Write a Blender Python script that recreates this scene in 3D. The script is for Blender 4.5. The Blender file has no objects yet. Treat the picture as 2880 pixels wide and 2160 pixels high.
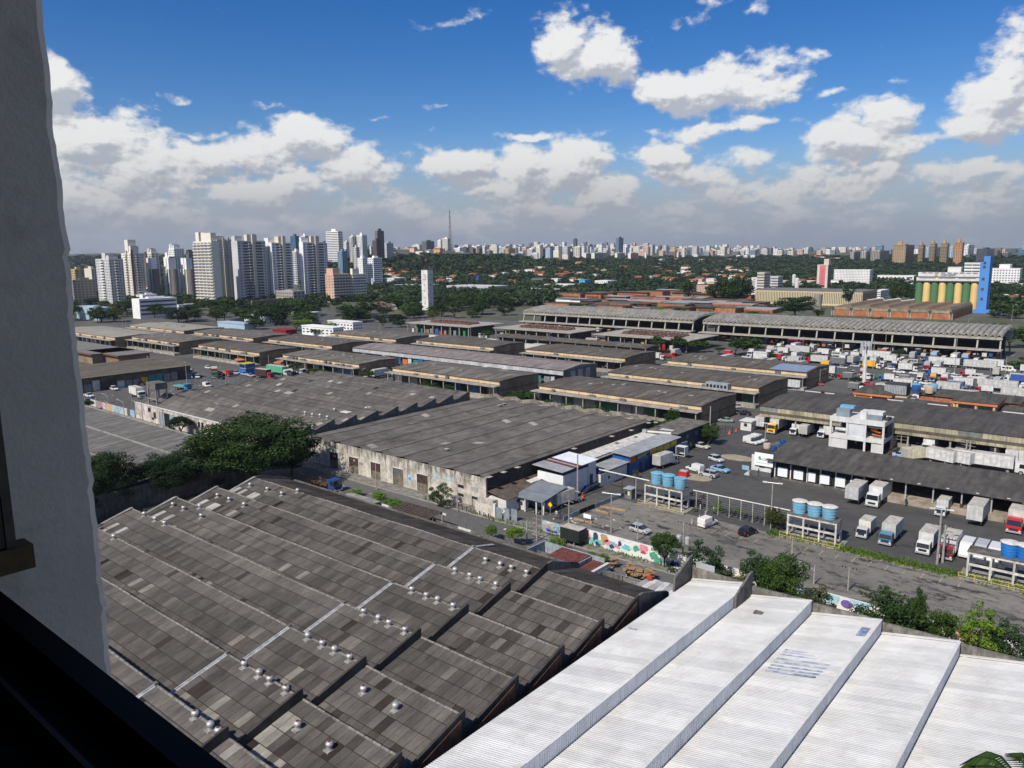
import bpy,math,random
import numpy as np
from mathutils import Vector,Matrix
R=math.radians
rnd=random.Random(7)
SC=bpy.context.scene
COL=SC.collection
FOC,HC,HY,ROLL,YAW=2170.0,50.0,712.0,0.010,R(40)
PIT=math.atan((1080-HY)/FOC)
def _rot(v,a):return Vector((v[0]*math.cos(a)-v[1]*math.sin(a),v[0]*math.sin(a)+v[1]*math.cos(a),v[2]))
C_F=_rot((0,math.cos(PIT),-math.sin(PIT)),YAW)
_u0=_rot((0,math.sin(PIT),math.cos(PIT)),YAW);_r0=_rot((1,0,0),YAW)
C_R=_r0*math.cos(ROLL)-_u0*math.sin(ROLL)
C_U=_u0*math.cos(ROLL)+_r0*math.sin(ROLL)
EYE=Vector((0,0,HC))
cam=bpy.data.cameras.new('camera');camo=bpy.data.objects.new('camera',cam);COL.objects.link(camo)
M=Matrix((C_R,C_U,-C_F)).transposed().to_4x4();M.translation=EYE
camo.matrix_world=M
cam.sensor_width=36;cam.lens=36*FOC/2880;cam.clip_start=0.05;cam.clip_end=60000
SC.camera=camo
SC.view_settings.view_transform='Standard';SC.view_settings.look='None'
SC.view_settings.exposure=0.22;SC.view_settings.gamma=1.0;SC.view_settings.use_curve_mapping=False
def ray(px,py):return C_F+C_R*((px-1440)/FOC)-C_U*((py-1080)/FOC)
ZN={'R1':(150,600,.3255),'R2':(800,600,.3255),'R3':(1450,600,.3255),'R4':(2160,600,.3255),'M1':(200,1000,.3617),'M2':(800,1000,.3255),'M3':(1450,1050,.3255),'M4':(2160,1000,.3255),'B1':(0,1400,.458),'B2':(900,1450,.428),'B3':(1450,1400,.3255),'B4':(2160,1400,.3255),'D1':(2360,1340,.14467),'D2':(1440,1280,.14467),'D3':(1760,1280,.14467),'D4':(1880,1160,.14467),'X':(0,0,1),'E1':(2400,950,.217),'E2':(2160,950,.2677)}
def pix(z,x,y):
 a,b,s=ZN[z];return a+s*x,b+s*y
def at(z,x,y,h=0.0):
 d=ray(*pix(z,x,y));t=(h-HC)/d.z
 return Vector((EYE.x+d.x*t,EYE.y+d.y*t,h))
def proj(x,y,z):
 v=Vector((x,y,z))-EYE;d=v.dot(C_F)
 return 1440+FOC*v.dot(C_R)/d,1080-FOC*v.dot(C_U)/d
def bearing(px,D,py=HY):
 d=ray(px,py);h=math.hypot(d.x,d.y);return d.x/h*D,d.y/h*D
def height_of(x,y,py):
 "height above datum of what is sighted at row py over the point (x, y)"
 lo,hi=-50,600
 for _ in range(40):
  m=(lo+hi)/2
  if proj(x,y,m)[1]>py:lo=m
  else:hi=m
 return lo
SUN_EL=R(45);SUN_D=(0.035,0.9994)
sd=bpy.data.lights.new('sun','SUN');sd.energy=4.4;sd.angle=R(0.5);sd.color=(1.0,0.935,0.84)
so=bpy.data.objects.new('sun',sd);COL.objects.link(so)
so.rotation_euler=Vector((SUN_D[0]*math.cos(SUN_EL),SUN_D[1]*math.cos(SUN_EL),-math.sin(SUN_EL))).to_track_quat('-Z','Y').to_euler()
W=bpy.data.worlds.new('World');SC.world=W;W.use_nodes=True
class NB:
 "small node builder"
 def __init__(s,nt):s.nt=nt;s.n=nt.nodes;s.l=nt.links
 def inp(s,node,i,v):
  if v is None:return
  if hasattr(v,'is_linked')or hasattr(v,'links'):s.l.new(v,node.inputs[i])
  else:node.inputs[i].default_value=v
 def math(s,op,a,b=None,c=None,clamp=False):
  n=s.n.new('ShaderNodeMath');n.operation=op;n.use_clamp=clamp
  for i,v in enumerate((a,b,c)):s.inp(n,i,v)
  return n.outputs[0]
 def vec(s,op,a,b=None):
  n=s.n.new('ShaderNodeVectorMath');n.operation=op
  s.inp(n,0,a)
  if b is not None:s.inp(n,3 if op=='SCALE' else 1,b)
  return n.outputs['Value']if op in('LENGTH','DOT_PRODUCT')else n.outputs[0]
 def noise(s,v,scale,detail=4,rough=.5,dist=0.0,dims='3D',col=False):
  n=s.n.new('ShaderNodeTexNoise');n.noise_dimensions=dims
  s.inp(n,'Vector',v);n.inputs['Scale'].default_value=scale;n.inputs['Detail'].default_value=detail
  n.inputs['Roughness'].default_value=rough;n.inputs['Distortion'].default_value=dist
  return n.outputs['Color' if col else 'Fac']
 def map(s,v,a,b,c=0.,d=1.,smooth=False):
  n=s.n.new('ShaderNodeMapRange');n.interpolation_type='SMOOTHSTEP' if smooth else 'LINEAR'
  s.inp(n,'Value',v);s.inp(n,'From Min',a);s.inp(n,'From Max',b);s.inp(n,'To Min',c);s.inp(n,'To Max',d)
  return n.outputs[0]
 def mix(s,f,a,b,mode='MIX'):
  n=s.n.new('ShaderNodeMix');n.data_type='RGBA';n.blend_type=mode;n.clamp_factor=True
  s.inp(n,0,f);s.inp(n,6,a if not isinstance(a,tuple)else(*a[:3],1));s.inp(n,7,b if not isinstance(b,tuple)else(*b[:3],1))
  return n.outputs[2]
 def comb(s,x,y,z):
  n=s.n.new('ShaderNodeCombineXYZ')
  for i,v in enumerate((x,y,z)):s.inp(n,i,v)
  return n.outputs[0]
 def sep(s,v):
  n=s.n.new('ShaderNodeSeparateXYZ');s.inp(n,0,v);return n.outputs
 def obj(s,which='Object'):
  return s.n.new('ShaderNodeTexCoord').outputs[which]
 def attr(s,name):
  n=s.n.new('ShaderNodeAttribute');n.attribute_name=name;return n.outputs
def azel(px,py):
 d=ray(px,py).normalized();d=_rot(d,-YAW)
 return math.atan2(d.x,d.y),math.asin(d.z)
CLOUDS=[(1590,110,75,80,1),(1700,145,85,72,1),(1650,170,120,60,.9),(1900,240,110,52,1),(2040,250,150,60,1),(2150,255,90,35,.9),(2000,20,90,30,.55),(2090,45,80,32,.55),(1250,75,75,26,.45),(2850,180,70,90,.9),(2800,260,95,60,.95),(2740,370,110,42,.8),(2880,330,80,50,.75),(2480,350,90,62,1),(2380,400,120,55,.95),(2560,420,90,45,.8),(1500,384,85,16,.8),(150,250,70,70,.9),(260,400,150,80,1),(420,470,170,90,.95),(220,560,160,80,.85),(620,430,190,55,.9),(880,410,110,60,1),(980,470,110,60,1),(560,360,170,22,.6),(760,520,260,55,.8),(1290,480,110,45,1),(1360,520,110,60,.8),(1480,500,110,85,1.05),(1600,480,110,75,1.05),(1680,540,110,55,.95),(1550,580,210,40,.9),(1860,440,105,38,.95),(1950,480,200,50,.75),(2060,360,330,26,.62),(1800,375,200,20,.5),(2080,540,200,50,.7),(2430,520,230,50,.75),(2230,590,70,45,.85),(2340,280,130,14,.42),(2800,480,110,30,.75),(2500,580,300,40,.5),(780,320,95,14,.42),(1240,298,95,15,.42),(505,262,45,9,.35),(1050,352,60,10,.35),(2310,168,60,14,.4),(330,290,70,13,.35),(700,600,300,45,.6),(1150,590,160,45,.6),(1900,600,260,40,.5),(250,640,200,60,.7),(450,620,260,60,.62),(900,640,300,50,.52),(1300,620,260,60,.58),(1650,640,260,40,.5),(2000,640,300,40,.5),(2400,640,300,40,.45),(2750,600,200,60,.55),(2650,500,140,40,.6),(1080,470,120,40,.6),(700,460,160,40,.75),(2580,125,60,14,.32),(2540,215,60,10,.2),(1840,100,14,30,.3)]
def build_world():
 nt=W.node_tree;nt.nodes.clear();b=NB(nt)
 g=bpy.data.node_groups.new('cloud_density','ShaderNodeTree')
 g.interface.new_socket('Dir',in_out='INPUT',socket_type='NodeSocketVector')
 g.interface.new_socket('Density',in_out='OUTPUT',socket_type='NodeSocketFloat')
 q=NB(g);gi=g.nodes.new('NodeGroupInput');go=g.nodes.new('NodeGroupOutput')
 p=gi.outputs[0]
 n1=q.noise(p,9,4,.55,0,'3D',True)
 warp=q.vec('SCALE',q.vec('SUBTRACT',n1,(.5,.5,.5)),.075)
 pw=q.vec('ADD',p,warp)
 acc=None
 for(cx,cy,hw,hh,s)in CLOUDS:
  a,e=azel(cx,cy);sx=hw*1.02/FOC;sy=hh*1.02/FOC
  d=q.vec('LENGTH',q.vec('MULTIPLY',q.vec('SUBTRACT',pw,(a,e,0)),(1/sx,1/sy,0)))
  f=q.math('MULTIPLY_ADD',d,-s*.62,s)
  acc=f if acc is None else q.math('MAXIMUM',acc,f)
 x,y,z=q.sep(p)
 a0=azel(60,700)[0];a1=azel(2820,700)[0]
 away=q.math('MAXIMUM',q.map(x,a0-.02,a0-.12,0,1),q.map(x,a1+.02,a1+.12,0,1))
 bank=q.math('MULTIPLY',q.map(q.noise(q.vec('MULTIPLY',p,(1,2.2,1)),3.1,3,.5),.46,.68,0,1.3),away)
 bank=q.math('MULTIPLY',bank,q.map(y,.75,.1,.4,1))
 acc=q.math('MAXIMUM',acc,bank)
 big=q.noise(q.vec('MULTIPLY',p,(1,1.5,1)),16,9,.58)
 fine=q.noise(q.vec('MULTIPLY',p,(1,1.4,1)),60,5,.6)
 dens=q.math('ADD',acc,q.math('MULTIPLY_ADD',big,1.55,-.80))
 dens=q.math('ADD',dens,q.math('MULTIPLY_ADD',fine,.40,-.20))
 g.links.new(dens,go.inputs[0])
 tc=nt.nodes.new('ShaderNodeTexCoord')
 vx,vy,vz=b.sep(tc.outputs['Generated'])
 cy_,sy_=math.cos(YAW),math.sin(YAW)
 rx=b.math('ADD',b.math('MULTIPLY',vx,cy_),b.math('MULTIPLY',vy,sy_))
 ry=b.math('SUBTRACT',b.math('MULTIPLY',vy,cy_),b.math('MULTIPLY',vx,sy_))
 az=b.math('ARCTAN2',rx,ry);el=b.math('ARCSINE',vz)
 pos=b.comb(az,el,0)
 def dens(v):
  n=nt.nodes.new('ShaderNodeGroup');n.node_tree=g;nt.links.new(v,n.inputs[0]);return n.outputs[0]
 d0=dens(pos);d1=dens(b.vec('ADD',pos,(-.009,.018,0)));d2=dens(b.vec('ADD',pos,(-.0025,.005,0)))
 alpha=b.map(d0,.22,.54,0,1,True)
 lit=b.math('SUBTRACT',d0,d1)
 shade=b.map(b.math('ADD',b.math('MULTIPLY_ADD',b.math('SUBTRACT',d0,d2),1.5,lit),b.math('MULTIPLY',d1,-.30)),-.70,.16,0,1,True)
 low=b.map(el,0.0,.17,0,1)
 ccol=b.mix(shade,b.mix(low,(.31,.33,.375),(.40,.425,.475)),b.mix(low,(.60,.585,.56),(.76,.76,.75)))
 sky=nt.nodes.new('ShaderNodeTexSky');sky.sky_type='NISHITA';sky.sun_disc=False
 sky.sun_elevation=SUN_EL;sky.sun_rotation=math.atan2(-SUN_D[0],-SUN_D[1])%(2*math.pi)
 sky.altitude=760;sky.air_density=1.0;sky.dust_density=.3;sky.ozone_density=3.0
 hs=nt.nodes.new('ShaderNodeHueSaturation');hs.inputs['Saturation'].default_value=1.42;hs.inputs['Value'].default_value=.086;hs.inputs['Hue'].default_value=.512
 nt.links.new(sky.outputs[0],hs.inputs['Color'])
 haze=b.map(el,.16,.0,0,.85,True)
 base=b.mix(haze,hs.outputs[0],(.24,.30,.39))
 c=b.mix(b.math('MULTIPLY',alpha,.97),base,ccol)
 veil=b.math('MULTIPLY',b.map(el,.125,.02,0,.86,True),b.map(b.noise(b.vec('MULTIPLY',pos,(1,3,1)),4.5,5,.6),.30,.55,.55,1))
 c=b.mix(veil,c,b.mix(b.map(el,0,.06,0,1),(.225,.255,.315),(.305,.32,.36)))
 bg=nt.nodes.new('ShaderNodeBackground');nt.links.new(c,bg.inputs[0]);bg.inputs[1].default_value=1.0
 out=nt.nodes.new('ShaderNodeOutputWorld');nt.links.new(bg.outputs[0],out.inputs[0])
 W.cycles.sampling_method='MANUAL';W.cycles.sample_map_resolution=512
build_world()
SC.cycles.max_bounces=5;SC.cycles.diffuse_bounces=2;SC.cycles.glossy_bounces=2;SC.cycles.transmission_bounces=3;SC.cycles.transparent_max_bounces=6;SC.cycles.volume_bounces=0
SC.cycles.use_denoising=True
MATS={}
def mat(name,col,rough=.85,var=.18,scale=.6,col2=None,grain=0,metal=0.,spec=.3,obj_color=False,tone=None,streak=None,bump=0.,bscale=8.,dirt=None):
 """col: base colour. var: strength of the blotches of wear. col2: second colour of the wear. tone: colour that the face attribute 'tone' runs to.
    streak: (axis, strength) rain streaks. obj_color: painted in the object's own colour. dirt: (colour, amount)"""
 if name in MATS:return MATS[name]
 m=bpy.data.materials.new(name);m.use_nodes=True;nt=m.node_tree;b=NB(nt)
 bs=nt.nodes['Principled BSDF']
 p=b.n.new('ShaderNodeNewGeometry').outputs['Position']
 if obj_color:
  c=b.n.new('ShaderNodeObjectInfo').outputs['Color'];p=b.obj('Object')
 else:c=(*col,1)
 if tone is not None:c=b.mix(b.attr('tone')[2],c,(*tone,1))
 if var:
  n=b.noise(p,scale,6,.62)
  dk=b.mix(b.map(n,.38,.72),(1-var,1-var,1-var,1),(1+var*.6,1+var*.6,1+var*.6,1))if col2 is None else None
  if col2 is None:c=b.mix(1.0,c,dk,'MULTIPLY')
  else:c=b.mix(b.map(n,.42,.66),c,(*col2,1))
 if streak:
  ax,st=streak
  sc={'x':(.15,3,3),'y':(3,.15,3),'z':(2.2,2.2,.16)}[ax]
  n=b.noise(b.vec('MULTIPLY',p,sc),1,4,.6)
  c=b.mix(b.map(n,.45,.75,0,st),c,(.06,.058,.055,1))
 if grain:
  n=b.noise(p,14,3,.7);v=b.map(n,.3,.7,1-grain,1+grain)
  c=b.mix(1.0,c,b.comb(v,v,v),'MULTIPLY')
 if dirt:
  n=b.noise(p,dirt[2]if len(dirt)>2 else.22,7,.68,.4);c=b.mix(b.map(n,.55,.66,0,dirt[1]),c,(*dirt[0],1))
 b.inp(bs,'Base Color',c);bs.inputs['Roughness'].default_value=rough;bs.inputs['Metallic'].default_value=metal
 bs.inputs['Specular IOR Level'].default_value=spec
 if bump:
  bn=b.n.new('ShaderNodeBump');bn.inputs['Strength'].default_value=bump;bn.inputs['Distance'].default_value=.05
  b.inp(bn,'Height',b.noise(p,bscale,5,.6));nt.links.new(bn.outputs[0],bs.inputs['Normal'])
 MATS[name]=m;return m
def rgb(h):
 "sRGB hex to linear"
 o=[]
 for i in(0,2,4):
  c=int(h[i:i+2],16)/255;o.append(c/12.92 if c<=.04045 else((c+.055)/1.055)**2.4)
 return tuple(o)
class MB:
 def __init__(s):s.v=[];s.f=[];s.m=[];s.t=[]
 def face(s,pts,m=0,t=0.):
  i=len(s.v);s.v+=[tuple(p)for p in pts];s.f.append(tuple(range(i,i+len(pts))));s.m.append(m);s.t.append(t);return s
 def box(s,x0,y0,z0,x1,y1,z1,m=0,t=0.,top=None):
  if x0>x1:x0,x1=x1,x0
  if y0>y1:y0,y1=y1,y0
  i=len(s.v)
  s.v+=[(x0,y0,z0),(x1,y0,z0),(x1,y1,z0),(x0,y1,z0),(x0,y0,z1),(x1,y0,z1),(x1,y1,z1),(x0,y1,z1)]
  for k,f in enumerate(((0,3,2,1),(4,5,6,7),(0,1,5,4),(1,2,6,5),(2,3,7,6),(3,0,4,7))):
   s.f.append(tuple(i+a for a in f));s.m.append(top if(top is not None and k==1)else m);s.t.append(t)
  return s
 def obox(s,c,dx,dy,z0,z1,a,m=0,t=0.):
  ca,sa=math.cos(a),math.sin(a)
  P=[(c[0]+x*ca-y*sa,c[1]+x*sa+y*ca)for x,y in((-dx/2,-dy/2),(dx/2,-dy/2),(dx/2,dy/2),(-dx/2,dy/2))]
  return s.prism(P,z0,z1,m,t)
 def prism(s,P,z0,z1,m=0,t=0.,top=None):
  "vertical prism over an outline given anticlockwise; z may be lists"
  n=len(P);i=len(s.v)
  za=z0 if hasattr(z0,'__len__')else[z0]*n;zb=z1 if hasattr(z1,'__len__')else[z1]*n
  s.v+=[(p[0],p[1],z)for p,z in zip(P,za)]+[(p[0],p[1],z)for p,z in zip(P,zb)]
  s.f.append(tuple(i+k for k in reversed(range(n))));s.m.append(m);s.t.append(t)
  s.f.append(tuple(i+n+k for k in range(n)));s.m.append(m if top is None else top);s.t.append(t)
  for k in range(n):
   j=(k+1)%n;s.f.append((i+k,i+j,i+n+j,i+n+k));s.m.append(m);s.t.append(t)
  return s
 def extr(s,prof,x0,x1,axis='x',m=0,t=0.,caps=True):
  "extrude the outline prof [(a, z)...] along axis"
  n=len(prof);i=len(s.v)
  mk=(lambda a,z,q:(q,a,z))if axis=='x' else(lambda a,z,q:(a,q,z))
  s.v+=[mk(a,z,x0)for a,z in prof]+[mk(a,z,x1)for a,z in prof]
  for k in range(n):
   j=(k+1)%n;s.f.append((i+k,i+j,i+n+j,i+n+k));s.m.append(m);s.t.append(t)
  if caps:
   s.f.append(tuple(i+k for k in reversed(range(n))));s.m.append(m);s.t.append(t)
   s.f.append(tuple(i+n+k for k in range(n)));s.m.append(m);s.t.append(t)
  return s
 def lathe(s,c,prof,n=16,m=0,t=0.,caps=True):
  "prof [(r, z)...] turned about the vertical through c"
  i=len(s.v);k=len(prof)
  for r_,z in prof:
   for a in range(n):s.v.append((c[0]+r_*math.cos(2*math.pi*a/n),c[1]+r_*math.sin(2*math.pi*a/n),c[2]+z))
  for j in range(k-1):
   for a in range(n):
    q=(a+1)%n;s.f.append((i+j*n+a,i+j*n+q,i+(j+1)*n+q,i+(j+1)*n+a));s.m.append(m);s.t.append(t)
  if caps:
   s.f.append(tuple(i+a for a in reversed(range(n))));s.m.append(m);s.t.append(t)
   s.f.append(tuple(i+(k-1)*n+a for a in range(n)));s.m.append(m);s.t.append(t)
  return s
 def tube(s,p,q,r,n=6,m=0,r2=None,t=0.):
  p,q=Vector(p),Vector(q);d=(q-p);L=d.length
  if L<1e-6:return s
  d/=L;a=d.orthogonal().normalized();c=d.cross(a);i=len(s.v);r2=r if r2 is None else r2
  for(o,rr)in((p,r),(q,r2)):
   for k in range(n):
    g=2*math.pi*k/n;s.v.append(tuple(o+a*(rr*math.cos(g))+c*(rr*math.sin(g))))
  for k in range(n):
   j=(k+1)%n;s.f.append((i+k,i+j,i+n+j,i+n+k));s.m.append(m);s.t.append(t)
  s.f.append(tuple(i+k for k in reversed(range(n))));s.m.append(m);s.t.append(t)
  s.f.append(tuple(i+n+k for k in range(n)));s.m.append(m);s.t.append(t)
  return s
 def mesh(s,name,mats,smooth=False,off=(0,0,0),tone=False):
  me=bpy.data.meshes.new(name)
  v=np.asarray(s.v,dtype=np.float64).reshape(-1,3)-np.asarray(off)
  me.from_pydata(v.tolist(),[],s.f)
  for q in(mats if isinstance(mats,(list,tuple))else[mats]):me.materials.append(q)
  if any(s.m):me.polygons.foreach_set('material_index',s.m)
  if tone:
   a=me.attributes.new('tone','FLOAT','FACE');a.data.foreach_set('value',s.t)
  if smooth:me.polygons.foreach_set('use_smooth',[True]*len(s.f))
  me.update();return me
 def build(s,name,mats,parent=None,smooth=False,tone=False,kind=None,label=None):
  off=parent['_o']if parent is not None and '_o' in parent.keys()else(0,0,0)
  o=bpy.data.objects.new(name,s.mesh(name,mats,smooth,off,tone));COL.objects.link(o)
  if parent is not None:
   o.parent=parent;o['_o']=list(off)
  if kind:o['kind']=kind
  if label:o['label']=label
  return o
def thing(name,label,cat,loc=(0,0,0),group=None):
 o=bpy.data.objects.new(name,None);COL.objects.link(o);o.location=loc;o['_o']=[float(a)for a in loc]
 o['label']=label;o['category']=cat;o.empty_display_size=.5
 if group:o['group']=group
 return o
def tag(o,label,cat,group=None):
 o['label']=label;o['category']=cat
 if group:o['group']=group
 return o
def setting(o):o['kind']='structure';return o
def base_at(o,loc):
 "give a single-mesh thing its origin at its base"
 v=Vector(loc);o.data.transform(Matrix.Translation(-v));o.location=v;return o
def WHERE(px):
 "what a thing far off stands below or beside, going by its bearing"
 for b,w in((270,'at the far left edge'),(345,'below the striped grey tower'),(450,'by the banded white office'),(560,'left of the big slabs'),(660,'under the first big slabs'),(760,'under the third big slab'),(850,'under the fourth big slab'),(930,'under the fifth big slab'),(1030,'by the pink and grey block pair'),(1110,'under the dark slab on the left ridge'),(1180,'just left of the clock tower'),(1260,'just right of the clock tower'),(1360,'under the middle hill'),(1480,'under the gridded grey blocks'),(1600,'under the start of the central skyline'),(1710,'under the widest striped slab'),(1800,'under the last striped slabs'),(1880,'by the three finger tower'),(1960,'under the brown tower pair'),(2060,'under the beige institute block'),(2160,'by the stepped white office'),(2290,'by the white capsule tanks'),(2380,'by the pink fronted tower'),(2500,'by the ribbed grey offices'),(2610,'under the first tan towers'),(2720,'under the last tan towers'),(2800,'by the blue silo shaft')):
  if px<b:return w
 return 'at the right edge beyond the silos'
def copy_tree(o,loc=None,rz=None,scale=None,label=None,group=None,color=None,parent=None):
 c=o.copy();COL.objects.link(c)
 if parent is not None:c.parent=parent
 if loc is not None:c.location=loc
 if rz is not None:c.rotation_euler=(0,0,rz)
 if scale is not None:c.scale=scale if hasattr(scale,'__len__')else(scale,)*3
 if label:c['label']=label
 if group:c['group']=group
 if color is not None:c.color=(*color,1)
 for ch in KIDS.get(o.as_pointer(),()):
  d=copy_tree(ch,parent=c,color=color if ch.get('_paint')else None)
 return c
KIDS={}
def learn(root):
 "remember the children of a prototype so that copying it stays quick"
 def rec(o):
  KIDS[o.as_pointer()]=list(o.children)
  for c in o.children:rec(c)
 rec(root);return root
def sstep(a,b,x):
 t=min(1,max(0,(x-a)/(b-a)));return t*t*(3-2*t)
def terrain(x,y):
 D=math.hypot(x,y)
 h=46*sstep(1000,4300,D)
 for(px,d,s,a)in((1090,1750,330,34),(1180,1700,300,22),(330,3200,500,30),(1300,2300,420,16),(2150,2600,700,6)):
  cx,cy=bearing(px,d);q=((x-cx)**2+(y-cy)**2)/(s*s)
  if q<12:h+=a*math.exp(-q)
 return h-.06
def build_ground():
 rad=[0]+[30*1.115**k for k in range(62)];na=160;V=[];F=[]
 for r_ in rad:
  for a in range(na):
   x,y=r_*math.cos(2*math.pi*a/na),r_*math.sin(2*math.pi*a/na);V.append((x,y,terrain(x,y)))
 for i in range(len(rad)-1):
  for a in range(na):
   b=(a+1)%na;F.append((i*na+a,(i+1)*na+a,(i+1)*na+b,i*na+b))
 me=bpy.data.meshes.new('ground');me.from_pydata(V,[],F);me.materials.append(mat('earth',(.075,.085,.045),var=.4,scale=.03,col2=(.13,.12,.10)))
 me.polygons.foreach_set('use_smooth',[True]*len(F));me.update()
 o=bpy.data.objects.new('ground',me);COL.objects.link(o);setting(o)
build_ground()
def asphalt(name,col,crack,patch,sc=.05):
 m=bpy.data.materials.new(name);m.use_nodes=True;b=NB(m.node_tree);bs=m.node_tree.nodes['Principled BSDF']
 p=b.n.new('ShaderNodeNewGeometry').outputs['Position']
 q=b.vec('MULTIPLY',p,(.55,1.6,1))
 big=b.noise(q,sc,7,.62,.6);mid=b.noise(p,.55,6,.7,.3);fine=b.noise(p,9,4,.75)
 c=b.mix(b.map(big,.40,.62),(*col,1),(*patch,1))
 v=b.map(mid,.3,.7,.80,1.2);c=b.mix(1.,c,b.comb(v,v,v),'MULTIPLY')
 v=b.map(fine,.3,.7,.86,1.14);c=b.mix(1.,c,b.comb(v,v,v),'MULTIPLY')
 if crack:
  w=b.vec('ADD',b.vec('MULTIPLY',p,(.22,.8,1)),b.vec('SCALE',b.noise(p,.35,4,.6,0,'3D',True),2.2))
  n=b.noise(w,.8,8,.72);c=b.mix(b.map(n,.52,.60,0,crack),c,(.035,.035,.033,1))
  n2=b.noise(b.vec('MULTIPLY',p,(1,1,1)),.16,6,.7);c=b.mix(b.map(n2,.60,.70,0,.5),c,(.20,.185,.15,1))
 n3=b.noise(b.vec('MULTIPLY',p,(.6,1,1)),.11,5,.62,.3);c=b.mix(b.map(n3,.63,.66,0,.55),c,(.022,.022,.024,1))
 b.inp(bs,'Base Color',c);bs.inputs['Roughness'].default_value=.85;bs.inputs['Specular IOR Level'].default_value=.25
 return m
A_YARD=asphalt('yard_asphalt',(.064,.063,.061),0,(.084,.081,.076))
A_MKT=asphalt('market_asphalt',(.086,.083,.078),0,(.115,.11,.10))
A_LOT=asphalt('lot_asphalt',(.205,.19,.165),.95,(.15,.142,.125))
A_ROAD=asphalt('road_asphalt',(.105,.103,.099),0,(.125,.122,.116))
CONC=mat('concrete',(.30,.285,.255),var=.35,scale=.5,grain=.12,dirt=((.09,.085,.075),.6,.35))
CONC_D=mat('stained_concrete',(.17,.16,.145),var=.4,scale=.6,streak=('z',.85),dirt=((.04,.038,.034),.8,.5))
def sheet(name,x0,y0,x1,y1,z,m):
 o=MB().face([(x0,y0,z),(x1,y0,z),(x1,y1,z),(x0,y1,z)]).build(name,m);setting(o);return o
sheet('market_yard',-640,109,60,445,-.03,A_MKT)
sheet('truck_yard',-93,131,60,207,-.018,A_YARD)
sheet('parking_lot',-82,106.3,60,131,-.014,A_LOT)
sheet('street',-420,97.6,80,104.9,-.03,A_ROAD)
def kerbed(name,x0,x1,y0,y1,side):
 g=MB();g.box(x0,y0,-.03,x1,y1,.10)
 n=0;x=x0
 ky0,ky1=(y0-.18,y0-.003)if side<0 else(y1+.003,y1+.18)
 g2=MB()
 g2 .box(x0,ky0,-.03,x1,ky1,.115)
 o=g.build(name,PAVE);setting(o);k=g2 .build('kerb',CONC);setting(k)
PAVE=mat('pavement_slabs',(.24,.225,.20),var=.45,scale=.8,grain=.2,dirt=((.07,.075,.045),.8,.3))
kerbed('sidewalk',-420,-82.8,105.1,108.9,-1)
kerbed('sidewalk',-82.8,80,103.9,105.95,-1)
kerbed('sidewalk',-420,80,94.6,97.4,1)
g=MB().box(-330,10,-.05,60,94.5,-.01);setting(g.build('yard_strip',mat('packed_earth',(.11,.10,.08),var=.5,scale=.4,col2=(.06,.07,.035))))
YEL=mat('worn_yellow_paint',(.50,.42,.20),var=.4,scale=2.5,col2=(.16,.15,.12));WHT=mat('worn_white_paint',(.62,.62,.60),var=.3,scale=2.0)
g=MB()
def mark(p,q,w=.12,z=-.004):
 d=(q-p).normalized()*1;n=Vector((-d.y,d.x,0))*w/2
 g.face([(p.x-n.x,p.y-n.y,z),(q.x-n.x,q.y-n.y,z),(q.x+n.x,q.y+n.y,z),(p.x+n.x,p.y+n.y,z)])
for i in range(11):
 x=-44.5+i*2.55;mark(Vector((x,126.2,0)),Vector((x,128.4,0)))
for i in range(5):
 x=-60.5+i*2.6;mark(Vector((x,124.3,0)),Vector((x+.1,126.8,0)))
for x in(-70.6,-67.9):mark(Vector((x,124.6,0)),Vector((x,127.2,0)))
for i in range(7):
 x=-52+i*5.2;mark(Vector((x,112,0)),Vector((x+3.1,115.5,0)),.1);mark(Vector((x,112,0)),Vector((x+4.2,111.2,0)),.1)
for i in range(26):mark(Vector((-38+i*1.15,129.2,0)),Vector((-37.0+i*1.15,130.6,0)),.10)
setting(g.build('marking',YEL))
g=MB()
for i in range(13):mark(Vector((-264+i*1.35,98.2,0)),Vector((-264+i*1.35,101.2,0)),.55,-.024)
for i in range(13):mark(Vector((-243+i*1.25,98.2,0)),Vector((-243+i*1.25,101.2,0)),.5,-.024)
for i in range(60):mark(Vector((-240+i*5,101.3,0)),Vector((-238+i*5,101.3,0)),.12,-.024)if i<26 else None
setting(g.build('marking',WHT))
g=MB()
for(c,a,b_)in((at('D4',1310,880),4.6,2.6),(at('D4',500,1260),4.2,2.3)):
 P=[(c.x+a*math.cos(t)*(1 if math.cos(t)>0 else.8),c.y+b_*math.sin(t))for t in[2*math.pi*k/20 for k in range(20)]]
 g.prism(P,-.02,.10)
setting(g.build('traffic_island',mat('sandy_island',(.36,.31,.22),var=.3,scale=.8)))
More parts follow.
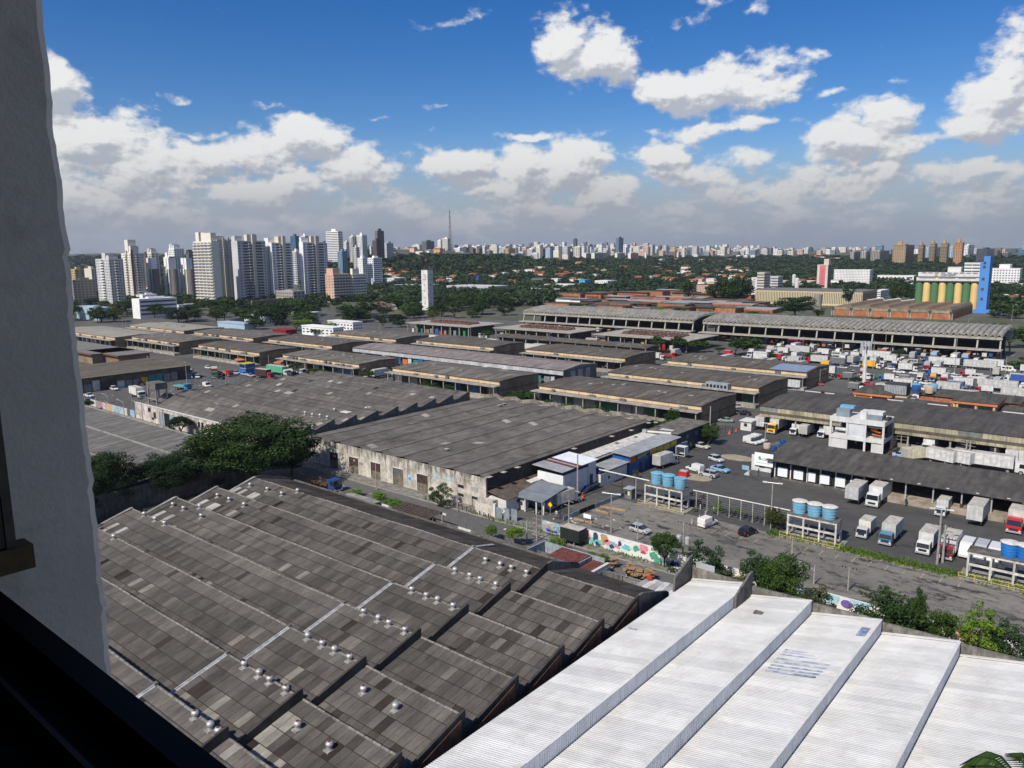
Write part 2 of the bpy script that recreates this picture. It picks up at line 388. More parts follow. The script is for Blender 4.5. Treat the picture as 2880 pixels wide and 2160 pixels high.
def roofmat():
 m=bpy.data.materials.new('fibre_cement_roofing');m.use_nodes=True;b=NB(m.node_tree);bs=m.node_tree.nodes['Principled BSDF']
 p=b.n.new('ShaderNodeNewGeometry').outputs['Position'];t=b.attr('tone')[2]
 r=b.n.new('ShaderNodeValToRGB');b.inp(r,0,t);e=r.color_ramp.elements;r.color_ramp.interpolation='LINEAR'
 S=[(0,(.030,.024,.021)),(.12,(.058,.046,.039)),(.3,(.092,.084,.076)),(.5,(.138,.126,.113)),(.72,(.175,.156,.137)),(.8,(.195,.175,.155)),(.86,(.27,.255,.22)),(.93,(.40,.375,.32)),(1.0,(.50,.52,.55))]
 e[0].position=S[0][0];e[0].color=(*S[0][1],1);e[1].position=1;e[1].color=(*S[-1][1],1)
 for pos,c in S[1:-1]:
  k=e.new(pos);k.color=(*c,1)
 c=r.outputs[0]
 n=b.noise(b.vec('MULTIPLY',p,(1,.35,1)),.7,6,.66);v=b.map(n,.3,.72,.68,1.28)
 c=b.mix(1.,c,b.comb(v,v,v),'MULTIPLY')
 n=b.noise(p,.09,4,.6);v=b.map(n,.35,.65,.84,1.16);c=b.mix(1.,c,b.comb(v,v,v),'MULTIPLY')
 n=b.noise(b.vec('MULTIPLY',p,(6,.5,6)),1,4,.7);v=b.map(n,.35,.7,.86,1.12);c=b.mix(1.,c,b.comb(v,v,v),'MULTIPLY')
 b.inp(bs,'Base Color',c);bs.inputs['Roughness'].default_value=.9;bs.inputs['Specular IOR Level'].default_value=.15
 return m
FIB=roofmat();TRD=.10
def corr(g,x0,x1,y0,z0,y1,z1,pitch=.21,amp=.042,axis='x',m=0,t=0.,sub=1):
 "a corrugated sheet: waves counted along axis, falling from (y0,z0) to (y1,z1) across it"
 n=max(1,round((x1-x0)/pitch))*4;i=len(g.v)
 L=math.hypot(y1-y0,z1-z0);ny,nz=-(z1-z0)/L,(y1-y0)/L
 if nz<0:ny,nz=-ny,-nz
 for k in range(n+1):
  x=x0+(x1-x0)*k/n;w=amp*(0,1,0,-1)[k%4]
  for(y,z)in((y0,z0),(y1,z1)):
   a,b,c=x,y+ny*w,z+nz*w
   g.v.append((a,b,c)if axis=='x' else(b,a,c))
 for k in range(n):
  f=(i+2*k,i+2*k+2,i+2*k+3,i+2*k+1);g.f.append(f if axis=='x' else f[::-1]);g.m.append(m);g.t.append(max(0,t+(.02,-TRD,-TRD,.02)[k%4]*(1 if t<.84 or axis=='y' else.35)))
def tone_pick(r,pale=.003,dark=.045):
 q=r.random()
 if q<pale:return r.choice((.82,.86,.89))
 if q<pale+dark:return r.uniform(.14,.30)
 return min(.79,max(.22,r.gauss(.51,.062)))
def build_fw():
 W_=thing('warehouse','dark sawtooth warehouse with grey brown corrugated roof and turbine vents','warehouse',(-87,45,0))
 r=random.Random(3);P=7.73;XL,XF,XW,XG=-129.5,-72.6,-59.3,-45.3
 ridges=[77.6-P*k for k in range(8)];zr,zv=8.05,6.2;wall=MB()
 for x0,x1 in((XL,XW-.12),(XW+.12,XG)):
  for k,v in enumerate(ridges):
   lo=v-P;prof=[(lo+.25,0.3),(lo+.25,zv-.12),(v-.02,zr-.12),(v-.02,0.3)]
   wall.extr(prof,x0,x1)
 wall.box(XL,ridges[-1]-P,0,XG,77.5,.25)
 wall.extr([(77.6,0),(77.6,zr-.15),(85.0,5.9),(85.0,0)],XL,XG)
 wall.build('wall',CONC_D,W_)
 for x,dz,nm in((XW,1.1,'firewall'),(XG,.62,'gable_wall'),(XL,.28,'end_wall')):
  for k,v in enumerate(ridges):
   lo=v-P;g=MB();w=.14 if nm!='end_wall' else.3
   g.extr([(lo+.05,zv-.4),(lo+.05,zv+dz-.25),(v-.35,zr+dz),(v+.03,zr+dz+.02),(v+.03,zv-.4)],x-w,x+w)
   o=g.build(nm,mat('shade_dark_firewall',(.055,.051,.046),var=.5,scale=.8,streak=('z',.5))if nm!='end_wall' else CONC,W_)  # firewalls and gable walls coloured near black to hold their shade
   if nm=='gable_wall':
    g=MB();g.extr([(lo+1.3,zv-1.2),(lo+1.3,zv-.05),(v-.6,zr-.05),(v-.6,zv-1.2)],x+.145,x+.19)
    g.build('brick_infill',mat('old_brick_infill',(.24,.11,.06),var=.5,scale=1.2,col2=(.07,.055,.045)),W_)
  g=MB();g.extr([(77.6,5.4),(77.6,zr+dz),(78.6,zr+dz),(84.6,6.4+dz*.6),(85.1,6.4),(85.1,5.4)],x-.14,x+.14);g.build(nm,CONC_D,W_)
 special={}
 def mk(z,x,y,t,h=7.2):
  p=at(z,x,y,h);special[(round(p.x/1.05),round(p.y/1.93))]=t
 sheets=[]
 for k,v in enumerate(ridges):
  rows=[(v-.02,v-1.72),(v-1.62,v-3.62),(v-3.52,v-5.52),(v-5.42,v-7.5)]
  for(xa,xb)in((XL+.3,XF-.25),(XF+.25,XW-.14),(XW+.14,XG-.14)):
   nx=round((xb-xa)/1.05);w=(xb-xa)/nx
   band=[r.gauss(0,.035)for _ in range(4)]
   for j in range(nx):
    col=r.gauss(0,.03)
    for i,(ya,yb)in enumerate(rows):
     f=lambda y:zv+(zr-zv)*(y-(v-P))/P
     up=.035*(3-i)
     t=tone_pick(r)+(band[i]+col if True else 0)
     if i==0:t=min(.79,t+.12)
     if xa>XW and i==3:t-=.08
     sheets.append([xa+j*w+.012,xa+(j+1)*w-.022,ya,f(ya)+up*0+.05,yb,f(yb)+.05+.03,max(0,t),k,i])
 def paint(pts,t,rx=.55,ry=1.0):
  for s in sheets:
   cx,cy=(s[0]+s[1])/2,(s[2]+s[4])/2
   for p in pts:
    if abs(cx-p.x)<=rx and abs(cy-p.y)<=ry:s[6]=t
 A=lambda z,L,h=7.1:[at(z,x,y,h)for x,y in L]
 paint(A('M1',[(1320,1065),(1400,1090),(1015,1145),(1090,1175),(680,1230),(750,1265),(305,1330),(380,1360),(1230,1055),(560,1190)]),.985,.6,1.9)
 paint(A('M1',[(985,1332),(1095,1322),(975,1380),(1070,1365),(1290,1500),(1330,1480),(1380,1450),(1420,1440)]),.83)
 paint(A('B1',[(1225,455),(785,522),(862,558),(1150,728),(1440,880),(1715,430),(1842,483),(1105,1200)]),.88,.5,.9)
 paint(A('B2',[(360,357),(467,398),(1265,362),(1105,407),(905,447),(820,540),(520,690),(170,850),(200,820),(985,800),(1175,880),(1335,948),(845,1075),(275,1210),(455,1305),(1700,790),(1890,575),(20,1230),(490,700),(550,660),(790,555),(850,520)]),.835,.5,.9)
 paint(A('B1',[(1750,1085),(1700,1120),(1800,1060),(1310,1290),(1260,1330),(1360,1260),(1700,1440),(1750,1400),(1620,1500),(1500,1360)]),.88)
 paint(A('B1',[(1500,1560),(1450,1600),(1550,1600),(1620,1640),(1400,1640),(1690,1420),(1640,1460),(1600,1510),(1740,1440)]),.925,.6,1.0)
 paint(A('B2',[(400,1180),(390,1275),(895,1245),(650,1120),(620,1160),(1420,740),(1410,755),(1755,510),(40,1580),(890,1235),(1200,1370),(80,1300)]),.15)
 cen=lambda s:((s[0]+s[1])/2)**2+((s[2]+s[4])/2)**2
 def seen(s):
  px,py=proj((s[0]+s[1])/2,(s[2]+s[4])/2,7);return px>250 and py<2170 and py>(px-9)*.775+1640
 def seen(s):
  px,py=proj((s[0]+s[1])/2,(s[2]+s[4])/2,7);return px>330 and py<2150 and py<1670+(px-9)*.76
 vis=sorted([s for s in sheets if seen(s)],key=cen);single=vis[:300];ids={id(s)for s in single}
 cache={}
 ox,oy,oz=W_['_o']
 for s in single:
  q=min(24,max(0,round(s[6]*24)));key=(q,s[8],round(s[1]-s[0],3))
  if key not in cache:
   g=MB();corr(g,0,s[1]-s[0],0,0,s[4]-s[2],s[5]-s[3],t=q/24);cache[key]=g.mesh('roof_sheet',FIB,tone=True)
  o=bpy.data.objects.new('roof_sheet',cache[key]);COL.objects.link(o);o.parent=W_;o.location=(s[0]-ox,s[2]-oy,s[3]-oz)
 g=MB()
 for s in sheets:
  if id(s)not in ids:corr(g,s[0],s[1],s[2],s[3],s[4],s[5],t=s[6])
 g.build('roof_sheeting',FIB,W_,tone=True,kind='stuff')
 g=MB()
 for s in sheets:
  if s[8]<3:dz=(s[5]-s[3])/(s[4]-s[2]);g.face([(s[0],s[4]-.05,s[5]+.045-dz*0),(s[1],s[4]-.05,s[5]+.045),(s[1],s[4]+.03,s[5]+.05),(s[0],s[4]+.03,s[5]+.05)])
 g.build('lap_grime',mat('lap_grime',(.035,.031,.028),var=.3),W_,kind='stuff')
 g=MB()
 for j in range(int((XG-XL)/1.1)):
  x=XL+j*1.1;corr(g,x,x+1.1,77.7,zr+.06,81.4,7.05,t=.36+r.gauss(0,.05));corr(g,x,x+1.1,81.3,7.13,85.0,6.05,t=.30+r.gauss(0,.05))
 g.build('lean_to_sheeting',FIB,W_,tone=True,kind='stuff')
 cap=mat('pale_ridge_capping',(.22,.205,.185),var=.5,scale=2.5,col2=(.12,.11,.10))
 for k,v in enumerate(ridges+[]):
  for xa,xb in((XL,XW-.2),(XW+.2,XG-.15)):
   g=MB();n=int((xb-xa)/1.05)
   for j in range(n):
    x=xa+(xb-xa)*j/n;x2=xa+(xb-xa)*(j+.93)/n;dz=r.gauss(0,.012)+.05*math.sin(x*.35+k)
    g.extr([(v-.20,zr+.02+dz),(v-.03,zr+.13+dz),(v+.14,zr+.03+dz)],x,x2)
   g.build('ridge_capping',cap,W_)
 fl=mat('pale_metal_flashing',(.40,.415,.42),rough=.55,var=.4,scale=1.6,metal=.05,dirt=((.20,.20,.20),.7,1.2))
 for k,v in enumerate(ridges):
  g=MB();lo=v-P
  g.extr([(lo+.3,zv+.06),(lo+.3,zv+.17),(v,zr+.19),(v,zr+.08)],XF-.26,XF-.06);g.extr([(lo+.3,zv+.05),(lo+.3,zv+.12),(v,zr+.14),(v,zr+.06)],XF-.05,XF+.27)
  g.build('flashing',fl,W_)
  MB().box(XF-.3,v-.25,zr-.1,XF+.2,v+.1,zr+.35).build('joint_upstand',CONC_D,W_)
 MB().extr([(77.7,zr+.04),(77.7,zr+.16),(81.8,zr-.75),(81.8,zr-.9)],XF-.3,XF+.3).build('flashing',fl,W_)
 metal=mat('spun_steel',(.62,.61,.58),rough=.5,var=.35,scale=4,metal=.55);rust=mat('rusty_cap',(.13,.05,.03),var=.4,scale=6)
 lead=mat('vent_flashing',(.42,.42,.40),rough=.5,var=.4,scale=3,metal=.2)
 vb=MB();vb.box(-.42,-.55,-.13,.42,.55,.06);vb.lathe((0,0,0),[(.30,.04),(.26,.38)],12)
 vh=MB();vh.lathe((0,0,0),[(.24,.36),(.36,.44),(.43,.62),(.40,.80),(.27,.93),(.20,.95)],18)
 vc=MB();vc.lathe((0,0,0),[(.20,.94),(.18,.99),(.05,1.01)],12)
 mb,mh,mc,mc2=vb.mesh('roof_vent',lead),vh.mesh('turbine_head',metal,True),vc.mesh('vent_cap',rust),vc.mesh('vent_cap',metal)
 VN=[('B2',q)for q in((1088,262),(1184,292),(1258,313),(1358,345),(836,372),(933,407),(1008,428),(1112,465),(550,500),(648,537),(722,565),(828,605),(231,645),(328,688),(402,718),(508,765),(40,895),(143,945),(284,1095),(495,1205),(60,1460))]
 VN+=[('B1',q)for q in((1445,1035),(1535,1090),(1602,1130),(1700,1190),(1840,860),(1932,905),(1140,1345),(1232,1415),(1412,1385),(1825,1350))]
 VN+=[('M1',q)for q in((1390,975),(1525,1010),(1637,1045),(1768,1040),(1137,1058),(1228,1088),(1343,1130),(790,1130),(873,1160),(935,1180),(1010,1218),(502,1240),(585,1278),(657,1312),(254,1420))]
 for i,(z,(x,y))in enumerate(VN):
  p=at(z,x,y,8.6);v=min(ridges,key=lambda q:abs(q-.35-p.y))
  yy=v-.35 if abs(v-.35-p.y)<1.6 else p.y
  zz=zv+(zr-zv)*(yy-(v-P))/P if yy<=v else zr
  if abs(v-.35-p.y)>=1.6:
   v2=min(q for q in ridges+[77.6]if q>=p.y-.01)if p.y<77.6 else 77.6;zz=zv+(zr-zv)*(p.y-(v2-P))/P
  b=bpy.data.objects.new('roof_vent',mb);h=bpy.data.objects.new('turbine_head',mh);c=bpy.data.objects.new('vent_cap',mc if i%3!=1 else mc2)
  for o,par in((b,W_),(h,b),(c,b)):COL.objects.link(o);o.parent=par
  b.location=(p.x-ox,yy-oy,zz+.05-oz);b.scale=(.84,)*3
 return W_
build_fw()
def build_white():
 W_=thing('warehouse','warehouse with bright white corrugated sawtooth roof beside the dark one','warehouse',(-20,55,0))
 r=random.Random(5);P=7.75;X0,N=-43.65,6;zr,zv=9.0,7.45;V0,V1=20,88.4
 wm=mat('white_coated_sheet',(.66,.655,.63),rough=.6,var=.13,scale=.30,tone=(.53,.53,.515),streak=('x',.10),grain=.05,dirt=((.44,.41,.35),.45,.35))
 wm2=mat('white_rib_cladding',(.82,.83,.83),rough=.5,var=.12,scale=.6,streak=('z',.22))
 wal=MB();wal.box(X0,V0,0,X0+P*N,V1,7.2);wal.build('wall',CONC_D,W_)
 wob=lambda v,k:.10*math.sin(v*.21+k*1.7)+.07*math.sin(v*.5+k)
 cnt=0;rest=MB()
 for k in range(N):
  xa,xb=X0+k*P+.12,X0+(k+1)*P
  nn=int((V1-V0)/1.08)
  for j in range(nn):
   v0=V0+(V1-V0)*j/nn;v1=V0+(V1-V0)*(j+1)/nn;t=min(1,max(0,r.gauss(.35 if j%4 else.7,.22)))
   g=MB()if cnt<300 and proj((xa+xb)/2,v0,8)[1]<2300 else rest
   z1=zr+wob((v0+v1)/2,k)*.5
   corr(g,v0,v1+.03,xa,zv,xb,z1,.27,.020,'y',t=t)
   if g is not rest:g.build('roof_sheet',wm,W_,tone=True);cnt+=1
  g=MB();n=int((V1-V0)/.34)
  for j in range(n):
   v=V0+(V1-V0)*j/n;w=(V1-V0)/n;z1=zr+wob(v+w/2,k)*.5
   g.box(xb+.01,v,zv-.25,xb+.07,v+w*.45,z1-.02);g.box(xb+.01,v+w*.45,zv-.25,xb+.035,v+w,z1-.02)
  g.build('ribbed_face',wm2,W_)
  g=MB();n=20
  for j in range(n):
   a=V0+(V1-V0)*j/n;b=V0+(V1-V0)*(j+1)/n;z1=zr+(wob(a,k)+wob(b,k))*.25
   g.box(xb-.22,a,z1+.03,xb+.11,b-.02,z1+.09)
  g.build('ridge_capping',wm,W_)
  g=MB();g.extr([(xa-.05,7.0),(xa-.05,zr-.25+(.4 if k==0 else 0)),(xb+.12,zr-.05),(xb+.12,7.0)],V1+.02,V1+.30,'y')
  g.build('parapet',mat('mossy_parapet',(.22,.205,.18),var=.5,scale=.9,streak=('z',.8),dirt=((.05,.05,.04),.9,.6)),W_)
  g=MB();g.box(xa,V1-.3,zv+.08,xb,V1+.0,zv+.16);g.extr([(xa,zv+.1),(xa,zv+.2),(xb,zr+.14),(xb,zr+.04)],V1-.35,V1+.01,'y');g.build('edge_trim',wm,W_)
 rest.build('roof_sheeting',wm,W_,tone=True,kind='stuff')
 fin=lambda x:MB().extr([(83.8,7.3),(84.0,9.1),(88.0,10.6),(88.75,10.6),(88.75,7.3)],x-.13,x+.13).build('fin_wall',CONC_D,W_)
 fin(X0-.2);fin(X0+P+.25)
 MB().box(X0+.4,V1+.32,8.9,X0+3.0,V1+.4,9.9).build('parapet_panel',mat('galvanised',(.55,.58,.6),rough=.4,metal=.4,var=.2),W_)
 blu=mat('bare_blue_sheet',(.15,.19,.30),rough=.5,var=.5,scale=1.4,col2=(.5,.53,.58))
 k=2;xa,xb=X0+k*P,X0+(k+1)*P
 for(zn,pts)in(('B4',[(60,1300),(80,1330),(100,1365),(60,1395),(40,1425),(30,1460),(20,1490),(10,1520)]),):
  for i,(x,y)in enumerate(pts):
   p=at(zn,x+120,y+10,7.9);g=MB();corr(g,p.y,p.y+.32,xa+.9,zv+.19,xa+6.6-i*.1,zr-.27+.02,.16,.02,'y');g.build('worn_strip',blu,W_)
 for(zn,a,b_)in(('B4',(900,1160),(830,1250)),):
  p=at(zn,885,1195,8.7);MB().extr([(xb-1.3,zr-.16),(xb-1.3,zr-.12),(xb-.4,zr+.04),(xb-.4,zr)],p.y-1.1,p.y+1.2,'y').build('worn_strip',blu,W_)
 p=at('B3',2100,972,8.5);k=1;f=zv+(zr-zv)*((p.x-(X0+k*P))/P)
 MB().box(p.x-.5,p.y-.35,f-.1,p.x+.5,p.y+.35,f+.16).build('roof_hatch',mat('rusty_hatch',(.16,.14,.12),var=.4,scale=3),W_)
 p=at('B3',1005,1120,7.9);f=zv+(zr-zv)*((p.x-X0)/P)+.06
 MB().tube((p.x-.6,p.y,f+.06),(p.x+.6,p.y-.1,f+.22),.09).build('duct_offcut',mat('galvanised',(0,0,0)),W_)
build_white()
def atv(z,x,y,V):
 "where the sighting line meets the upright plane y = V"
 d=ray(*pix(z,x,y));t=(V-EYE.y)/d.y;return EYE+d*t
def atu(z,x,y,U):
 d=ray(*pix(z,x,y));t=(U-EYE.x)/d.x;return EYE+d*t
_fonts={}
def text(s,parent,p,size,m,rot=(math.pi/2,0,0),ext=.01,sx=1.,shear=0.):
 c=bpy.data.curves.new('lettering','FONT');c.body=s;c.size=size;c.extrude=ext;c.shear=shear;c.resolution_u=3;c.materials.append(m)
 t=bpy.data.objects.new('lettering_curve',c);me=bpy.data.meshes.new_from_object(t);me.name='lettering';bpy.data.objects.remove(t)
 o=bpy.data.objects.new('lettering',me);COL.objects.link(o);o.parent=parent;off=parent['_o']if parent else(0,0,0)
 o.location=Vector(p)-Vector(off);o.rotation_euler=rot;o.scale=(sx,1,1);return o
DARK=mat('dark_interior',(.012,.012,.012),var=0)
GLASS=mat('dark_glass',(.025,.032,.04),rough=.12,var=.3,scale=.3,spec=.6)
CREAM=mat('cream_fascia',(.66,.49,.30),var=.22,scale=.35,streak=('z',.14),grain=.05)
BROWNW=mat('ochre_gable_wall',(.27,.20,.125),var=.35,scale=.25,streak=('z',.5))
SLAB=mat('pale_concrete_canopy',(.40,.375,.32),var=.35,scale=.5,streak=('z',.45),grain=.1)
WHITEW=mat('white_painted_wall',(.64,.635,.61),var=.14,scale=.5,streak=('z',.18))
METAL=mat('galvanised',(.45,.47,.49),rough=.4,metal=.4,var=.2)
POSTC=mat('post_concrete',(.34,.33,.30),var=.25,scale=1.5,grain=.1)
def flatroof(name,col,pale=(.22,.21,.19),amt=.5):
 m=bpy.data.materials.new(name);m.use_nodes=True;b=NB(m.node_tree);bs=m.node_tree.nodes['Principled BSDF']
 p=b.n.new('ShaderNodeNewGeometry').outputs['Position']
 c=(*col,1)
 st=b.noise(b.vec('MULTIPLY',p,(.42,.075,1)),1.,5,.62);c=b.mix(b.map(st,.46,.66,0,amt),c,(*pale,1))
 st=b.noise(b.vec('MULTIPLY',p,(1.0,.05,1)),1.,3,.5);v=b.map(st,.3,.7,.72,1.25);c=b.mix(1.,c,b.comb(v,v,v),'MULTIPLY')
 n=b.noise(p,.5,5,.7);v=b.map(n,.3,.7,.78,1.2);c=b.mix(1.,c,b.comb(v,v,v),'MULTIPLY')
 b.inp(bs,'Base Color',c);bs.inputs['Roughness'].default_value=.9;bs.inputs['Specular IOR Level'].default_value=.12
 MATS[name]=m;return m
RF_DARK=flatroof('weathered_dark_roofing',(.098,.086,.073),(.19,.172,.147),.55)
RF_MID=flatroof('weathered_grey_roofing',(.118,.106,.092),(.25,.235,.20),.7)
RF_PALE=flatroof('pale_sandy_roofing',(.27,.255,.215),(.36,.34,.29),.6)
RF_ROSE=flatroof('pinkish_grey_roofing',(.19,.165,.155),(.30,.27,.255),.7)
RF_LGM=flatroof('dark_corrugated_roofing',(.072,.068,.062),(.115,.108,.098),.5)
def old_wall_mat(name,col):
 m=bpy.data.materials.new(name);m.use_nodes=True;b=NB(m.node_tree);bs=m.node_tree.nodes['Principled BSDF']
 p=b.n.new('ShaderNodeNewGeometry').outputs['Position'];x,y,z=b.sep(p)
 c=(*col,1)
 n=b.noise(p,.45,7,.68,.3);c=b.mix(b.map(n,.40,.60),c,(.34,.31,.26,1))
 n2=b.noise(b.vec('MULTIPLY',p,(1.3,1.3,.22)),1,6,.68)
 g=b.math('ADD',n2,b.map(z,2.0,6.6,-.18,.12));c=b.mix(b.map(g,.48,.66,0,.85),c,(.075,.068,.055,1))
 n3=b.noise(p,1.6,5,.7);c=b.mix(b.map(n3,.60,.68,0,.6),c,(.42,.25,.17,1))
 n4=b.noise(p,5,4,.7);v=b.map(n4,.3,.7,.82,1.15);c=b.mix(1.,c,b.comb(v,v,v),'MULTIPLY')
 b.inp(bs,'Base Color',c);bs.inputs['Roughness'].default_value=.92;MATS[name]=m;return m
OLDW=old_wall_mat('flaking_limewash',(.60,.56,.49));OLDP=old_wall_mat('flaking_pink_limewash',(.66,.58,.54))
def build_w1():
 T=thing('warehouse','large flat dark warehouse with flaking graffitied wall and brown doors along the road','warehouse',(-123,141,0))
 U0,U1,V0,V1,H=-157.6,-98.2,108.7,174.0,6.1;r=random.Random(8)
 fw=MB()
 doors=[('M2',390,465,850,1000),('M2',561,641,890,1045),('M2',748,832,936,1095),('M2',938,1030,980,1137),('M2',1147,1241,1030,1192)]
 wins=[(1500,1551,1110,1152),(1500,1551,1184,1226),(1617,1668,1136,1178),(1620,1671,1212,1252)]
 wy=V0;cuts=[]
 for d in doors:
  a=atv(d[0],d[1],(d[3]+d[4])/2,wy).x;b_=atv(d[0],d[2],(d[3]+d[4])/2,wy).x;cuts.append((a,b_,3.9))
 xs=U0
 rust=mat('rusty_steel_door',(.085,.05,.038),var=.5,scale=1.2,streak=('z',.5));infill=mat('concrete_infill',(.20,.17,.12),var=.5,scale=1.1,streak=('z',.5))
 for i,(a,b_,h)in enumerate(cuts):
  fw.box(xs,wy,0,a,wy+.3,H+.25);fw.box(a,wy,h,b_,wy+.3,H+.25);xs=b_
  D=MB();D.box(a+.05,wy+.16,1.9 if i<3 else 1.7,b_-.05,wy+.22,h)
  for q in range(6):D.box(a+.05+(b_-a-.1)*q/6,wy+.12,1.9,a+.12+(b_-a-.1)*q/6,wy+.16,h-.02)
  d=D.build('rusty_door',rust if i!=3 else mat('grey_steel_door',(.17,.165,.15),var=.4,scale=1.4,streak=('z',.6)),T)
  MB().box(a+.02,wy+.08,0,b_-.02,wy+.26,1.9).build('blocked_opening',infill,T)
  fr=MB();fr.box(a-.16,wy-.05,0,a-.01,wy-.004,h+.2);fr.box(b_+.01,wy-.05,0,b_+.16,wy-.004,h+.2);fr.box(a-.16,wy-.05,h+.003,b_+.16,wy-.004,h+.2)
  fr.build('door_surround',WHITEW,T)
 fw.box(xs,wy,0,U1,wy+.3,H+.25)
 fw.box(U1-.3,wy+.3,0,U1,V1-.3,H+.55,);fw.box(U0,wy+.3,0,U0+.3,V1-.3,H);fw.box(U0,V1-.3,0,U1,V1,H+.3)
 fw.build('wall',OLDW,T)
 MB().extr([(V0+.3,3.0),(V0+.3,H+.75),(V1,H+.75),(V1,3.0)],U1+.005,U1+.12).build('stained_shade_side_wall',mat('black_stained_shade_wall',(.035,.034,.033),var=.5,scale=.6,streak=('z',.7)),T)  # side sheet coloured black for its shade along with its stains
 wf=mat('pale_window_frame',(.45,.40,.34),var=.3)
 for k,(xa,xb,ya,yb)in enumerate(wins):
  a=atv('M2',xa,ya,wy);c=atv('M2',xb,yb,wy)
  z1,z0=a.z,c.z+.08
  f=MB()
  f.box(a.x-.1,wy-.06,z0-.1,c.x+.1,wy-.003,z0);f.box(a.x-.1,wy-.06,z1,c.x+.1,wy-.003,z1+.1);f.box(a.x-.1,wy-.06,z0,a.x,wy-.003,z1);f.box(c.x,wy-.06,z0,c.x+.1,wy-.003,z1)
  w=f.build('window',wf,T)
  MB().box(a.x+.003,wy-.03,z0+.003,c.x-.003,wy-.004,z1-.003).build('pane',GLASS if k!=2 else mat('boarded_pane',(.40,.42,.42),var=.3),w)
 for k in range(8):
  x=U0+1+k*7.1;MB().box(x,wy-.10,0,x+.25,wy-.003,H).build('pilaster',OLDW,T)if k not in(3,)else None
 P=(U1-U0)/8.0;g=MB();rc=MB()
 for k in range(8):
  xa=U0+k*P;xb=xa+P;q=xa+P*.72
  for j in range(33):
   v0=V0+.3+(V1-V0-.6)*j/33;v1=V0+.3+(V1-V0-.6)*(j+1)/33;step=.02
   for(a,za,b_,zb)in((xa,H+.05,(xa+q)/2,H+.33),((xa+q)/2,H+.34,q,H+.60),(q,H+.62,xb,H+.05)):
    t=max(.25,min(.78,r.gauss(.50,.065)));t=r.choice((.88,.9))if r.random()<.006 else t
    g.face([(a,v0,za),(b_,v0,zb),(b_,v1,zb+step),(a,v1,za+step)],0,t)
  rc.box(q-.12,V0+.3,H+.60,q+.12,V1-.3,H+.70)
 g.build('roof_sheeting',FIB,T,tone=True,kind='stuff');rc.build('ridge_line',mat('brown_ridge_capping',(.12,.108,.098),var=.4,scale=1.5),T)
 for(z,x,y)in(('M2',1895,1013),('M2',1770,1055),('M2',2015,972),('M2',1397,812),('M2',1860,432),('M2',1895,420),('M3',1150,433),('M3',1213,428),('M3',1000,497),('M3',833,549),('M3',506,656)):
  p=at(z,x,y,H+.5);MB().box(p.x-.5,p.y-.5 if x!=1397 else p.y-.2,H+.62,p.x+.5,p.y+.6,H+.70).build('loose_sheet',mat('bleached_sheet',(.42,.40,.34),var=.3),T)
 bp=mat('stained_back_parapet',(.28,.25,.21),var=.6,scale=.5,streak=('z',.7))
 for k in range(8):
  xa=U0+k*P;xb=xa+P;q=xa+P*.72
  MB().extr([(xa,4),(xa,H+.9),(q,H+1.75),(xb,H+.9),(xb,4)],V1+.01,V1+.25,'y').build('back_parapet',bp,T)
 G1=mat('pale_blue_spray_paint',(.30,.62,.72),var=.25,scale=2);G2=mat('faded_grey_spray_paint',(.16,.15,.14),var=.3,scale=3);G3=mat('blue_spray_paint',(.12,.30,.52),var=.4,scale=2)
 p=atv('M2',1277,1062,wy-.02);text('ZOIS',T,(p.x,wy-.015,p.z+.15),1.75,G1,sx=.62)
 p=atv('M2',1372,1082,wy-.02);text('NATO!',T,(p.x,wy-.015,p.z+.1),1.55,G1,sx=.72)
 p=atv('M2',1503,1090,wy-.02);text('CRSWNISMO',T,(p.x,wy-.015,p.z+.25),1.05,G2,ext=.004,sx=.62)
 p=atv('M2',840,1000,wy-.02);text('CPZTFCA',T,(p.x,wy-.015,p.z),.9,G2,ext=.004,sx=.5)
 p=atv('M2',640,940,wy-.02);text('LVPUMA',T,(p.x,wy-.015,p.z),.9,G2,ext=.004,sx=.5)
 c=atv('M2',1083,1062,wy-.02);g=MB()
 for k in range(14):
  a=k*.45;g.lathe((0,0,0),[(0,0)],3)if False else None
 P8=[(c.x+(.85+.25*math.sin(5*t+1))*math.cos(t),c.z+(.62+.15*math.cos(4*t))*math.sin(t))for t in[2*math.pi*k/26 for k in range(26)]]
 g.extr(P8,wy-.02,wy-.004,'y');g.build('wall_painting',G1,T)
 g=MB();g.extr([(c.x+.5*math.cos(t),c.z-.1+.42*math.sin(t))for t in[2*math.pi*k/20 for k in range(20)]],wy-.03,wy-.021,'y');g.build('wall_painting',G3,T)
 for i in(0,1):
  p=atv('M2',(430,600)[i],(880,918)[i],wy-.02);g=MB()
  for q in((-.35,.1),(.25,.05))if i==0 else((0,0),):g.extr([(p.x+q[0],p.z),(p.x+q[0]+.15,p.z+.4),(p.x+q[0]-.15,p.z+.55),(p.x+q[0]-.25,p.z+.2)],wy+.09,wy+.11,'y')
  g.build('wall_painting',WHITEW,T)
build_w1()
